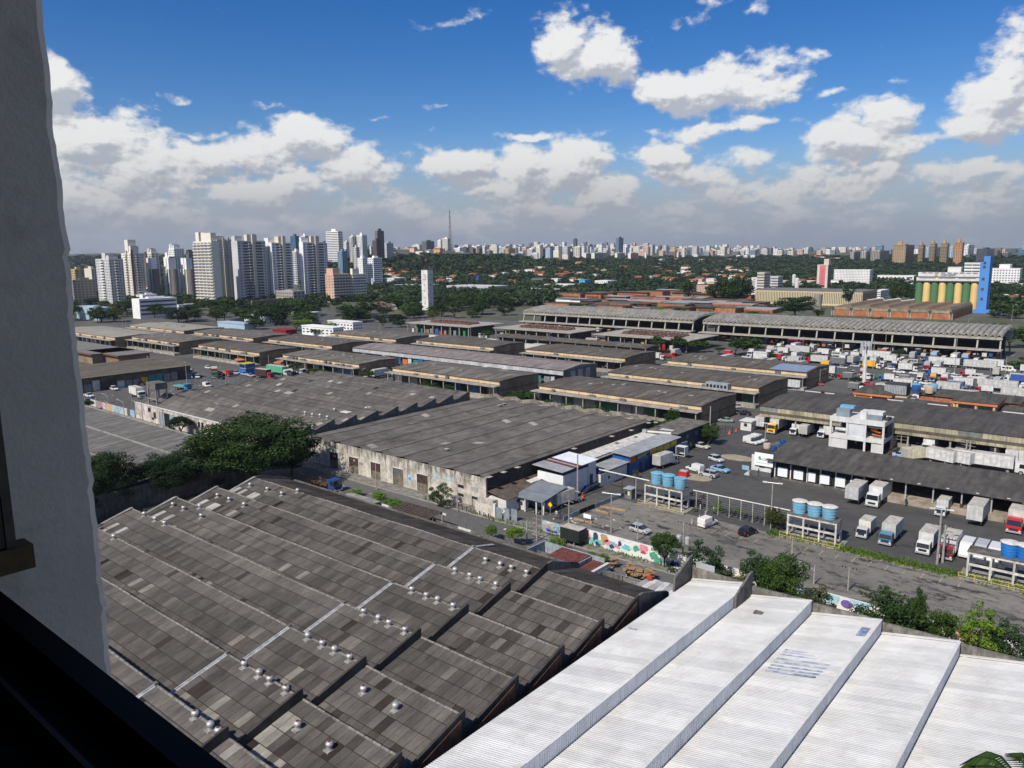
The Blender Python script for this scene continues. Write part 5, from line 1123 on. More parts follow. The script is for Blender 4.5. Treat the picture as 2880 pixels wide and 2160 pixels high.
 p=at('D2',1465,1270);T=thing('notice_board','small white notice board on posts in the parking lot corner','notice board',p);MB().box(p.x-.9,p.y,.4,p.x+.8,p.y+.08,1.2).build('board',mat('white_sign',(0,0,0)),T);[MB().box(p.x+s,p.y+.09,0,p.x+s+.1,p.y+.17,1.2).build('leg',METAL,T)for s in(-.8,.6)]
 bo=MB().lathe((0,0,0),[(.10,0),(.10,1.0),(.04,1.05)],8).mesh('bollard',mat('worn_white_bollard',(.60,.58,.50),var=.4,scale=3))
 for(x,y)in((1285,1340),(1430,1268),(1450,1055),(1545,1190),(1705,1105)):
  o=bpy.data.objects.new('bollard',bo);COL.objects.link(o);o.location=at('D3',x,y);tag(o,'short worn white bollard near the left tank stand','bollard','worn white bollards');
 so_=MB().box(-.07,-.07,0,.07,.07,.75).mesh('stump',mat('rusty_iron',(0,0,0)))
 for i in range(16):
  o=bpy.data.objects.new('kerb_post',so_);COL.objects.link(o);o.location=(-112+i*1.15,105.5,.1);tag(o,'%s short rusty iron post along the pavement by the graffitied warehouse, counted from the left'%('first second third fourth fifth sixth seventh eighth ninth tenth eleventh twelfth thirteenth fourteenth fifteenth sixteenth'.split()[i]),'post','short rusty posts on the pavement')
yard_fence()
def persons():
 "two men standing talking at the gate"
 for(x,y,lab,s,l,a)in((865,1235,'man in white shirt and dark trousers standing by the gate, left of two',(.5,.5,.5),(.03,.03,.035),.4),(932,1245,'man in dark shirt and blue trousers standing by the gate, right of two',(.03,.035,.05),(.05,.08,.16),-.8)):
  p=at('D2',x,y);T=thing('person',lab,'person',(0,0,0))
  g=MB()
  def limb(pts,rs,m):
   for k in range(len(pts)-1):g.tube(pts[k],pts[k+1],rs[k],8,m,rs[k+1])
  limb([(.09,0,.92),(.11,.02,.5),(.12,0,.08)],[.09,.065,.045],1);limb([(-.09,0,.92),(-.11,-.02,.5),(-.12,0,.08)],[.09,.065,.045],1)
  limb([(0,0,.88),(0,0,1.2),(0,0,1.46)],[.15,.15,.18],0);limb([(0,0,1.44),(0,0,1.56)],[.15,.06],0)
  limb([(.18,0,1.44),(.25,.03,1.16),(.22,-.1,.92)],[.065,.05,.035],0);limb([(-.18,0,1.44),(-.26,.03,1.16),(-.16,-.2,1.05)],[.065,.05,.035],0)
  limb([(0,0,1.54),(0,0,1.6)],[.05,.055],2);g.lathe((0,0,1.58),[(.05,0),(.085,.06),(.09,.14),(.06,.2),(.02,.22)],10,2)
  limb([(.12,.03,.04),(.13,-.14,.035)],[.05,.035],3);limb([(-.12,.03,.04),(-.13,-.14,.035)],[.05,.035],3)
  b=g.build('body',[mat('shirt%s'%lab[7:12],s,var=.1),mat('trousers%s'%lab[7:12],l,var=.1),mat('skin_tone',(.25,.13,.08),var=0),mat('shoe_black',(.02,.02,.02),var=0)],T,smooth=True)
  MB().lathe((0,.01,1.70),[(.095,0),(.085,.07),(.03,.115)],10).build('hair',mat('dark_hair',(.015,.012,.01),var=0),T)
  T.location=p;T.rotation_euler=(0,0,a)
persons()
HALLC=mat('weathered_vault_concrete',(.33,.315,.28),var=.35,scale=.25,streak=('y',.3),grain=.08);HALLB=mat('beam_concrete',(.40,.38,.33),var=.25,scale=.4,streak=('z',.35))
def vault_hall(lab,u0,u1,v0):
 T=thing('market_hall',lab,'market hall',((u0+u1)/2,v0+14,0));dep=30;zf=11.0
 n=max(4,round((u1-u0)/2.55));w=(u1-u0)/n;prof=[]
 for k in range(9):
  f=k/8;prof.append((v0-1.5+(dep+1.5)*f,zf+3.1*math.sin(math.pi*min(1,f*.62+.08))-.7))
 hoop=[(0,-.1),(.14,.75),(.32,1.15),(.5,1.28),(.68,1.15),(.86,.75),(1,-.1)]
 cache=None
 for j in range(n):
  if cache is None:
   g=MB()
   for k in range(8):
    for h in range(6):
     (a,z0),(b,z1)=prof[k],prof[k+1];(x0,p0),(x1,p1)=hoop[h],hoop[h+1]
     g.face([(x0*w,a,z0+p0),(x1*w,a,z0+p1),(x1*w,b,z1+p1),(x0*w,b,z1+p0)])
   (a,z0)=prof[0];
   for h in range(6):
    (x0,p0),(x1,p1)=hoop[h],hoop[h+1];(x0b,x1b)=(.5+(x0-.5)*.62,.5+(x1-.5)*.62)
    g.face([(x0b*w,a+.05,z0+p0*.62-.1),(x1b*w,a+.05,z0+p1*.62-.1),(x1*w,a-.01,z0+p1),(x0*w,a-.01,z0+p0)])
   cache=g.mesh('vault_shell',HALLC,off=(0,0,0))
  o=bpy.data.objects.new('vault_shell',cache);COL.objects.link(o);o.parent=T;o.location=(u0+j*w-T['_o'][0],-T['_o'][1],0)
 MB().box(u0,v0-1.2,prof[0][1]-1.35,u1,v0+.2,prof[0][1]-.1).build('edge_beam',HALLB,T)
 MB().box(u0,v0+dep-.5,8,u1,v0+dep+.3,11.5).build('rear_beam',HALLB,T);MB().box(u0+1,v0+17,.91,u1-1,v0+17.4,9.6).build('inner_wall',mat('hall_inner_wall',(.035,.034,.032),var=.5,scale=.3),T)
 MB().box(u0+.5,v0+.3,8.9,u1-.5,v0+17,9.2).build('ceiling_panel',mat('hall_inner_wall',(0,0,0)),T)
 MB().box(u0-.5,v0-5.5,5.0,u1+.5,v0+.5,5.5).build('canopy',HALLB,T);MB().box(u0,v0-1,0,u1,v0+dep,.9).build('platform',CONC_D,T)
 m=max(3,round((u1-u0)/8.85));cm=MB().extr([(-.75,5.51),(.2,9.3),(.9,9.3),(.35,5.51)],-.32,.32).mesh('column',HALLB);cb=MB().box(-.3,0,.91,.3,.8,4.99).mesh('column',CONC_D)
 for j in range(m+1):
  for me,y in((cm,v0-.9),(cb,v0-1.0),(cb,v0+dep-1.5)):
   o=bpy.data.objects.new('column',me);COL.objects.link(o);o.parent=T;o.location=(u0+.6+(u1-u0-1.2)*j/m-T['_o'][0],y-T['_o'][1],0)
 r=random.Random(int(u1));
 for j in range(int((u1-u0)/3)):
  x=u0+j*3+r.random();MB().box(x,v0+r.uniform(1,8),.91,x+r.uniform(1,2.4),v0+9+r.random(),.91+r.uniform(1,2.6)).build('stall',r.choice(CRATE[:2]+[SHUT[5],DARK,WHITEW,SHUT[0],SHUT[2],SHUT[5],WHITEW,CRATE[2]]),T)
 return T
vault_hall('left long concrete market hall with scalloped barrel vault roof edge and slanting columns',-326,-201.5,402)
vault_hall('right long concrete market hall with scalloped barrel vault roof edge and slanting columns',-196,-52,402)
def flat_hall(lab,u0,u1,v0,v1,H=6.0):
 T=thing('flat_hall',lab,'market hall',((u0+u1)/2,(v0+v1)/2,0));c=11;rm=mat('sandy_slab_roof',(.36,.335,.28),var=.25,scale=.3,grain=.06)
 for(a,b,p,q)in((u0,u1,v0,v0+c),(u0,u1,v1-c,v1),(u0,u0+c,v0+c+.01,v1-c-.01),(u1-c,u1,v0+c+.01,v1-c-.01)):MB().box(a,p,H-.35,b,q,H).build('roof_slab',rm,T)
 red=mat('dark_red_tile_roof',(.10,.035,.028),var=.4,scale=.6,col2=(.22,.13,.11));n=14
 for j in range(n):
  a=u0+c+.5+(u1-u0-2*c-1)*j/n;w=(u1-u0-2*c-1)/n;MB().extr([(a,H+.2),(a+w*.5,H+1.3),(a+w,H+.2)],v0+c+.3,v1-c-.3,'y').build('roof_bay',red,T)
 MB().box(u0+5,v0+5,0,u1-5,v1-5,H-.36).build('core_wall',mat('grimy_back_wall',(0,0,0)),T)
 r=random.Random(int(-u0));pm=MB().box(-.25,-.25,0,.25,.25,H-.36).mesh('post',SLAB)
 for j in range(8):
  o=bpy.data.objects.new('post',pm);COL.objects.link(o);o.parent=T;o.location=(u0+2+(u1-u0-4)*j/7-T['_o'][0],v0+1-T['_o'][1],0)
 for j in range(12):x=u0+4+j*(u1-u0-8)/12;MB().box(x,v0+2.5,0,x+r.uniform(1.5,3.5),v0+4.9,r.uniform(2,4)).build('stall',r.choice(SHUT+CRATE),T)
flat_hall('low flat sandy roofed hall with dark red raised middle, leftmost of three',-377,-319,341,374);flat_hall('low flat sandy roofed hall with dark red raised middle, central of three',-306,-248,347,379);flat_hall('low flat sandy roofed hall with dark red raised middle, rightmost of three',-236,-178,350,384)
def low_dark(lab,u0,u1,v0,v1,H,roof=None):
 T=thing('open_shed',lab,'shed',((u0+u1)/2,(v0+v1)/2,0));MB().extr([(v0,H-.4),(v0,H-.1),((v0+v1)/2,H+.5),(v1,H-.1),(v1,H-.4)],u0,u1).build('roof',roof or RF_DARK,T)
 pm=MB().box(-.2,-.2,0,.2,.2,H-.41).mesh('post',SLAB);n=int((u1-u0)/8)
 for j in range(n+1):
  o=bpy.data.objects.new('post',pm);COL.objects.link(o);o.parent=T;o.location=(u0+.5+(u1-u0-1)*j/n-T['_o'][0],v0+.5-T['_o'][1],0)
 MB().box(u0+1,v0+6,0,u1-1,v1-1,H-.41).build('core_wall',mat('grimy_back_wall',(0,0,0)),T)
low_dark('narrow dark open shed in front of the flat sandy roofed halls',-282,-184,318,333,5.2)
def left_market():
 p=[at('R1',x,y,5.5)for x,y in((240,1370),(1300,1265),(1130,1185),(200,1265))]
 T=thing('market_shed','long brown roofed shed with colourful shop fronts facing the left car park','market hall',(-318,140,0));u1=p[0].x;y1=p[1].y
 u1=-306;y0,y1=84,158;H=5.4;rf=flatroof('brown_shed_roofing',(.115,.10,.08),(.17,.15,.12),.5)
 for j in range(26):
  a=y0+(y1-y0)*j/26;MB().extr([(u1+.6,H-.05),(u1+.6,H+.08),(u1-19,H+2.0),(u1-38,H+.1),(u1-38,H-.05)],a,a+(y1-y0)/26-.02,'y').build('roof_strip',rf,T)
 MB().box(u1-37,y0+.5,0,u1-.8,y1-.5,H-.06).build('wall',mat('grimy_back_wall',(0,0,0)),T)
 r=random.Random(3)
 for i in range(24):
  a=y0+1+i*3.05;MB().box(u1-.79,a,0,u1-.5,a+2.6,r.uniform(2.4,4.2)).build('shop_front',r.choice([SHUT[5],SHUT[0],SHUT[5],SHUT[7],SHUT[3],SHUT[4],SHUT[0]])if i!=17 else YELP,T)
 for i in range(8):MB().extr([(u1-6-r.uniform(0,18),0),(0,0)],0,0)if False else None
 gr=flatroof('grey_left_roofing',(.165,.16,.15),(.24,.23,.21),.5)
 for i,(pts,lab)in enumerate(((((185,1095),(470,1170),(460,1205),(200,1195)),'grey sheet roof behind the brown shed, cut by the window wall'),(((480,1165),(780,1185),(850,1200),(470,1215)),'thin grey roof with rusty red edge beside the brown shed'))):
  q=[at('R1',x,y,5)for x,y in pts];x0,x1=min(a.x for a in q),max(a.x for a in q);a0,a1=min(a.y for a in q),max(a.y for a in q)
  T=thing('market_shed',lab,'market hall',((x0+x1)/2,(a0+a1)/2,0));MB().box(x0,a0,4.7,x1,a1,5.0).build('roof',gr,T);MB().box(x0+2,a0+1,0,x1-2,a1-1,4.69).build('wall',BROWNW,T);MB().box(x0,a0-.3,4.3,x1+.3,a0-.01,4.9).build('edge_board',REDR,T)
left_market()
def glassy(name,col,rough=.15):return mat(name,col,rough=rough,var=.35,scale=.12,spec=.6)
WIN=glassy('window_glass',(.075,.085,.10),.25);WINB=glassy('blue_window_glass',(.05,.13,.22));WING=glassy('pale_window_glass',(.22,.28,.32),.2)
def fac(g,x0,y0,x1,y1,z0,z1,nf,nc,m,fw=.5,fh=.5,off=.06,dark=None,r=None):
 "window quads over an upright face from (x0,y0) to (x1,y1); the outside lies to the right of that direction"
 L=math.hypot(x1-x0,y1-y0);dx,dy=(x1-x0)/L,(y1-y0)/L;nx,ny=dy*off,-dx*off
 cw=L/nc;fh_=(z1-z0)/nf
 for i in range(nf):
  a0=z0+fh_*(i+.5-fh/2);a1=a0+fh_*fh
  for j in range(nc):
   s0=cw*(j+.5-fw/2);s1=s0+cw*fw
   g.face([(x0+dx*s0+nx,y0+dy*s0+ny,a0),(x0+dx*s1+nx,y0+dy*s1+ny,a0),(x0+dx*s1+nx,y0+dy*s1+ny,a1),(x0+dx*s0+nx,y0+dy*s0+ny,a1)],m)
def slabs(g,x0,y0,x1,y1,z0,z1,nf,dep,m,th=.28,rail=1.0):
 "balcony slabs with parapets standing out of a face"
 L=math.hypot(x1-x0,y1-y0);dx,dy=(x1-x0)/L,(y1-y0)/L;nx,ny=dy,-dx;fh=(z1-z0)/nf
 for i in range(nf):
  z=z0+fh*i;P=[(x0,y0),(x0+nx*dep,y0+ny*dep),(x1+nx*dep,y1+ny*dep),(x1,y1)]
  g.prism(P,z,z+rail,m)
def sight_block(pl,pm,pr,D):
 cx,cy=bearing(pm,D)
 d=ray(pl,HY);t=cy/d.y;ul=d.x*t
 d=ray(pr,HY);t=cx/d.x;vr=d.y*t
 return cx,cy,max(2.,cx-ul),max(2.,vr-cy)
def block(lab,pl,pm,pr,ptop,D,wall,st='grid',st2=None,win=None,fl=3.0,nm='apartment_tower',cat='apartment block',pents=(),group=None,z0=None,deep=None,nc=None,nc2=None,wall2=None,cap=None):
 "an upright block sighted in the picture: left edge, nearest corner, right edge and top; style of its two faces in view"
 cx,cy,wu,wv=sight_block(pl,pm,pr,D)
 if deep:wv=deep
 b=terrain(cx,cy)if z0 is None else z0
 top=height_of(cx,cy,ptop);H=top-b
 T=thing(nm,lab,cat,(cx-wu/2,cy+wv/2,b),group)
 MB().box(cx-wu,cy,b-2,cx,cy+wv,top).build('wall',wall,T)
 nf=max(2,int(H/fl));win=win or WIN;g=MB();s=MB();st2=st2 or st;z1=top-.8;zb=b+2
 for(face,style,wd,c_)in(((cx-wu,cy,cx,cy),st,wu,nc),((cx,cy,cx,cy+wv),st2,wv,nc2)):
  n=c_ or max(2,int(wd/3.6))
  if style=='grid':fac(g,*face,zb,z1,nf,n,0,.5,.48)
  elif style=='small':fac(g,*face,zb,z1,nf,n,0,.3,.36)
  elif style=='band':fac(g,*face,zb,z1,nf,1,0,.95,.45)
  elif style=='vert':fac(g,*face,zb,z1,1,n,0,.45,.96)
  elif style=='glass':fac(g,*face,zb,z1,nf,n,0,.92,.86)
  elif style=='balc':
   fac(g,*face,zb,z1,nf,n,0,.8,.7);slabs(s,*face,zb,z1,nf,1.1,0,rail=fl*.36)
  elif style=='mix':
   x0,y0,x1,y1=face;q=.38;e=.62
   A=(x0,y0,x0+(x1-x0)*q,y0+(y1-y0)*q);B=(x0+(x1-x0)*q,y0+(y1-y0)*q,x0+(x1-x0)*e,y0+(y1-y0)*e);C=(x0+(x1-x0)*e,y0+(y1-y0)*e,x1,y1)
   fac(g,*A,zb,z1,nf,max(2,int(n*.4)),0,.42,.4);fac(g,*B,zb,z1,nf,1,0,.86,.66);slabs(s,*B,zb,z1,nf,1.3,0,rail=fl*.33);fac(g,*C,zb,z1,nf,max(2,int(n*.4)),0,.42,.4)
 if g.f:g.build('window',win,T,kind='stuff')
 if s.f:s.build('balcony',wall2 or wall,T,kind='stuff')
 if wall2 and not s.f:MB().box(cx-.01,cy+.4,b,cx+.05,cy+wv-.4,top-.4).build('side_cladding',wall2,T)if st2=='blank' else None
 for(fa,fb,h,*c)in pents:
  d=min(wv*.7,9);y=cy+(c[0]if c else.8)
  MB().box(cx-wu+wu*fa,y,top+.01,cx-wu+wu*fb,y+d,top+h).build('rooftop_housing',wall,T)
 if not pents:MB().box(cx-wu*.65,cy+wv*.3,top+.01,cx-wu*.3,cy+wv*.75,top+min(4.5,H*.07)).build('rooftop_housing',wall,T)
 return T,(cx,cy,wu,wv,b,top)
def B_(name,h,v=.12):return mat(name,rgb(h),var=v,scale=.05,rough=.8,streak=('z',.12))
WCR,WWH,WGR,WBE,WTN,WDK,WBR,WCO=(B_('tower_cream','E0DACB'),B_('tower_white','E8E8E5'),B_('tower_grey','C4C4C2'),B_('tower_beige','D0C8B8'),B_('tower_tan','AD9672'),B_('tower_dark','74716F'),B_('tower_brown','7C6B60'),B_('tower_pink','D2B09A'))
WCONC=B_('tower_concrete','8F8B84')
far_list=[]
def towers():
 block('grey and white striped apartment tower, second from the far left',266,304,344,728,905,WGR,'mix','mix',wall2=WWH,pents=((.45,.7,6),(.75,.95,3.5)))
 T,(cx,cy,wu,wv,b,top)=block('tall cream apartment tower with brick coloured strips right of the striped grey tower',340,366,403,712,985,WCR,'mix','mix',pents=((.4,.75,15),(.8,1.,8)))
 MB().box(cx+.07,cy+.5,b,cx+.2,cy+3,top+4).build('brick_strip',WBR,T);MB().box(cx-wu*.45,cy-.2,b,cx-wu*.36,cy-.05,top+3).build('brick_strip',WBR,T)
 for i,(l,m_,r_)in enumerate(((406,422,443),(455,470,500),(503,520,543))):
  T,(cx,cy,wu,wv,b,top)=block('white and olive apartment slab with rounded grey stair shaft, %s of three alike'%('left','middle','right')[i],l,m_,r_,757,1000,WWH,'small','small',pents=((.1,.55,13),(.62,.98,13)))
  MB().lathe((cx+.6,cy+wv*.5,b),[(4.2,0),(4.2,top-b)],14).build('stair_shaft',WDK,T);MB().box(cx-wu*.35,cy-.35,b,cx-wu*.12,cy-.07,top).build('olive_strip',B_('olive_wall','7E7C66'),T)
 for i,(l,m_,r_,t)in enumerate(((412,425,446,711),(459,490,506,722),(474,490,518,699),(520,530,549,716),(403,408,414,722))):
  block(('cream tower with stepped top behind the olive striped slabs','grey white block with square penthouses behind the olive striped slabs','white tower with four roof turrets behind the olive striped slabs','dark grey tower with white roof tank next to the tall cream slab','thin brick red tower behind the cream one')[i],l,m_,r_,t,1230,(WCR,WWH,WWH,WDK,WBR)[i],'grid','grid',pents=((.1,.3,6),(.4,.55,7),(.7,.9,5)))
 T,q=block('long low office with white and dark blue horizontal bands at the tree belt',358,379,486,841,700,WWH,'blank','band',fl=4.0,nm='office_building',cat='office',nc2=1,pents=())
 block('white tiled roof pavilion above the banded office',381,390,432,829,722,WWH,'blank','blank',nm='roof_pavilion',cat='building',z0=0)
 block('plain white warehouse half hidden by a tree right of the banded office',486,490,550,857,760,WWH,'blank','blank',nm='warehouse',cat='warehouse')
 block('grey apartment block with rows of windows at the far left edge',192,196,260,787,930,WCONC,'grid','grid');block('yellow and red apartment block behind the grey one at the far left',193,205,232,757,1050,B_('wall_yellow','BFA878'),'grid','grid',wall2=WBR);block('plain beige apartment block behind the grey one at the far left',232,252,268,755,1080,WBE,'blank','grid')
 block('white roofed low house at the far left below the striped tower',195,260,300,866,700,B_('light_blue_roof','9FB4C4'),'blank','blank',nm='low_house',cat='house')
 block('tall white balconied tower, first of the big slabs, bright on its sunny side',545,596,618,678,815,WCR,'balc','blank',wall2=WBE,win=WING,pents=((.12,.3,9),(.42,.62,8.5),(.62,.95,8)),nc=5)
 T,(cx,cy,wu,wv,b,top)=block('long brown grey tower with small windows behind the bright white one',604,612,664,673,905,WBE,'blank','small',nc2=12,pents=((.1,.6,3.5),))
 for f in(.3,.55,.78):MB().box(cx+.07,cy+wv*f,b,cx+.9,cy+wv*f+2.2,top+2).build('pier',WBE,T)
 for i,(l,m_,r_,t,lab)in enumerate(((652,669,748,677,'third big slab from the left with grey balconies and narrow bright edge'),(743,765,822,682,'fourth big slab with two bright vertical strips and dark balconies'),(842,853,919,681,'fifth big slab, grey balconies, beside the slender antenna mast'))):
  T,(cx,cy,wu,wv,b,top)=block(lab,l,m_,r_,t,860+i*18,WWH if i else WGR,'blank','mix',wall2=WGR,pents=((.0,.5,5),))
  for f in(.5,):MB().box(cx+.07,cy+wv*f,b,cx+1.6,cy+wv*f+3.4,top+7).build('lift_shaft',WBE,T)
  MB().box(cx-wu*.5,cy+wv*.35,top+.01,cx-.2,cy+wv*.7,top+6.5).build('rooftop_housing',WBE,T);g=MB();fac(g,cx,cy+wv*.2,cx,cy+wv*.45,b+3,top-1,int((top-b)/3),1,0,.9,.6,.12);fac(g,cx,cy+wv*.62,cx,cy+wv*.88,b+3,top-1,int((top-b)/3),1,0,.9,.6,.12);g.build('loggia',WIN,T,kind='stuff')
  if i==1:MB().box(cx-wu*.46,cy-.1,b,cx-wu*.40,cy-.03,top-2).build('joint',WDK,T)
 block('teal glass tower with stepped crown between the big slabs',819,833,843,663,1600,B_('wall_teal','51697A'),'glass','glass',win=WINB);block('white balconied tower between the fourth and fifth big slab',821,832,845,706,1250,WWH,'balc','balc');block('white tower with dark bands rising behind the fifth big slab',848,860,871,663,1500,WWH,'band','band')
 T,q=block('unfinished low building wrapped in netting with a white and red frame',769,818,852,819,800,B_('netting','A39C95'),'grid','grid',nm='construction',cat='building site');block('low rusty roofed works with long white awning below the unfinished building',697,700,806,846,745,WBR,'blank','band',nm='works_shed',cat='shed')
 block('pink and cream apartment block with white balconies, left one of the lower pair',911,934,984,771,850,WCO,'small','balc',wall2=WGR,pents=((.1,.9,6),));block('grey apartment block with white balconies, right one of the lower pair',980,988,1026,771,865,WCR,'small','balc',wall2=WWH,pents=((.1,.9,6),))
 MID=[('large white tower with strong dark horizontal bands on the left ridge',919,953,966,650,1450,WWH,'band','band',WIN),('dark edged tower right behind the white banded one',953,958,966,668,1520,WBR,'grid','grid',WIN),('brown and white tower left of the white banded one',905,911,921,684,1400,WBR,'grid','band',WIN),('blue glass cube office below the white banded tower',949,962,977,706,1320,B_('wall_steelblue','8098A8'),'vert','vert',WINB),('plain white tower, left of the yellow cream one',968,975,986,680,1500,WWH,'grid','blank',WIN),('yellow cream tower with rounded top',984,992,1005,665,1450,WCR,'vert','grid',WIN),('grey tower with pale curved piers right of the yellow cream one',1005,1020,1034,661,1440,WWH,'vert','vert',WING),('grey blue tower in front of the yellow cream one',994,1002,1012,695,1350,WGR,'grid','grid',WIN),('small white twin tower right of the curved pier tower',1040,1044,1049,692,1550,WWH,'grid','grid',WIN),('very tall dark slab with bright left edge',1056,1063,1082,649,1500,B_('wall_slate','6E6A70'),'blank','grid',WIN),('chocolate brown tower in front of the very tall dark slab',1048,1060,1073,676,1420,B_('wall_chocolate','5C4B48'),'grid','grid',WIN),('grey white striped tower right of the very tall dark slab',1082,1088,1107,683,1480,WGR,'grid','vert',WING),('white tower with blank sunny face in front of the ridge',1004,1019,1032,725,1180,WWH,'small','grid',WIN),('white tower with dark blue glass bands in front of the ridge',1033,1049,1074,725,1190,WWH,'grid','band',WINB),('angular dark glass building at the foot of the ridge',1108,1122,1143,715,1500,B_('wall_bluegrey','5E6E72'),'glass','glass',WIN)]
 MID+=[('grey block with deep shaded recess, leftmost on the middle hill',1159,1180,1187,688,2000,WGR,'blank','grid',WIN),('dark twin office with white roof boxes on the middle hill',1187,1200,1222,678,2050,WDK,'vert','band',WIN),('pale pinkish block below the dark twin office',1196,1212,1226,702,1900,WCO,'grid','blank',WIN),('white lattice fronted tower left of the antenna tower block',1231,1240,1246,676,2000,WWH,'grid','grid',WIN),('cream tower with two dark slits beside the tall antenna',1244,1260,1268,670,1950,WCR,'vert','vert',WIN),('low brown tower left of the antenna',1231,1238,1245,700,1900,WBR,'grid','grid',WIN),('tower with pale green window strips on the middle hill',1287,1303,1323,708,1800,WBE,'vert','vert',WING),('white stepped block behind the green windowed tower',1277,1293,1311,697,2200,WWH,'grid','grid',WIN),('row of cream stair towered slabs, left half',1224,1238,1252,727,1750,WCR,'vert','vert',WIN),('row of cream stair towered slabs, right half',1254,1266,1281,727,1760,WCR,'vert','vert',WIN),('red brown brick block on the hill, left of three',1293,1306,1320,696,2300,WBR,'grid','grid',WIN),('red brown brick block on the hill, middle of three',1321,1330,1339,698,2300,WBR,'grid','grid',WIN),('red brown brick block on the hill, right of three',1340,1348,1357,699,2300,WBR,'grid','grid',WIN),('dark brown slab below the right red brown block',1341,1347,1357,709,2200,WBR,'blank','grid',WIN),('lone white block with roof tower in the trees',1269,1288,1314,760,1480,WWH,'small','grid',WIN),('teal white low block at the hill foot, left',1329,1340,1372,734,1900,WWH,'grid','grid',WING),('white low block left of the gridded grey blocks',1382,1392,1420,734,1880,WWH,'grid','grid',WIN),('wide gridded grey block, left of two',1396,1406,1433,714,1950,WGR,'vert','grid',WIN),('wide gridded grey block, right of two',1438,1447,1475,713,1960,WGR,'vert','grid',WIN),('slender grey tower behind the gridded blocks',1395,1398,1403,690,2600,WGR,'grid','grid',WIN),('slender pale tower with stepped crown left of the gridded blocks',1358,1363,1370,693,2700,WCR,'grid','grid',WIN),('yellow sided block above the gridded blocks',1421,1430,1450,698,2500,B_('wall_ochre','C2A26A'),'grid','grid',WIN)]
 MID+=[('white balconied tower at the start of the central skyline',1483,1497,1502,700,2100,WWH,'balc','blank',WIN),('small bright white tower in front of it',1492,1511,1515,712,2000,WWH,'band','blank',WIN),('beige and cream tower with green roof',1507,1519,1524,697,2150,WCR,'grid','blank',WIN),('brown shaded tower right of the beige cream one',1520,1527,1534,702,2200,WBR,'grid','grid',WIN),('white tower with blue front panel',1534,1547,1553,698,2100,B_('wall_paleblue','A8C0CE'),'grid','blank',WINB),('cream tower with brown side right of the blue panelled one',1556,1571,1577,704,2150,WCR,'small','blank',WIN),('low cream stepped block',1579,1597,1601,717,2150,WCR,'grid','grid',WIN),('dark cylinder like tower, tallest left of centre',1612,1620,1624,672,3400,B_('wall_graphite','5A5E68'),'vert','grid',WIN),('grey green curved tower left of the graphite tower',1596,1604,1610,692,3200,B_('wall_sage','8A9698'),'grid','grid',WIN),('dark tower under a construction crane',1641,1648,1653,682,3600,WDK,'band','band',WIN),('dark grey tower with arched top',1654,1661,1667,688,3500,WDK,'grid','grid',WIN),('thin blue grey tower right of the arched one',1687,1692,1697,684,3600,B_('wall_paleblue','A8C0CE'),'vert','vert',WIN),('tall pale and glass slab, tallest of the central skyline',1732,1740,1753,669,2900,B_('wall_steel','79828C'),'vert','glass',WINB),('cream roof topped tower right of the tall slab',1796,1801,1806,692,3300,WCR,'grid','grid',WIN),('white slim tower at the forest edge',1813,1817,1820,712,2500,WWH,'blank','grid',WIN),('white three finger tower in the forest',1853,1861,1870,729,2100,WWH,'vert','vert',WIN),('brown tower pair, left',1896,1900,1907,705,2700,WBR,'grid','grid',WIN),('brown and cream tower pair, right',1903,1908,1915,708,2650,WCR,'grid','grid',WIN),('tall cream topped tower with a dark flank',1918,1925,1930,697,2600,WCR,'grid','blank',WIN),('bright white apartment block at the forest edge',1950,1962,1965,716,2600,WWH,'grid','blank',WIN),('pale green glass tower',1984,1994,1998,707,2800,B_('wall_mint','A9BDB2'),'glass','grid',WING),('flat beige institute block above the forest',1963,1987,1991,734,2200,WBE,'band','band',WIN),('dark tower under a crane, right centre',1850,1857,1862,691,4000,WDK,'band','band',WIN),('dark domed tower right of centre',2071,2077,2081,696,3800,WDK,'grid','grid',WIN),('white gabled tower, left of three at the forest edge',2071,2082,2085,718,2500,WWH,'grid','blank',WIN),('white gabled tower, middle of three at the forest edge',2091,2102,2106,718,2500,WWH,'grid','blank',WIN),('white gabled tower, right of three at the forest edge',2111,2123,2127,718,2500,WWH,'grid','blank',WIN),('grey windowed tower behind the gabled ones',2084,2093,2097,705,3000,WGR,'grid','grid',WIN)]
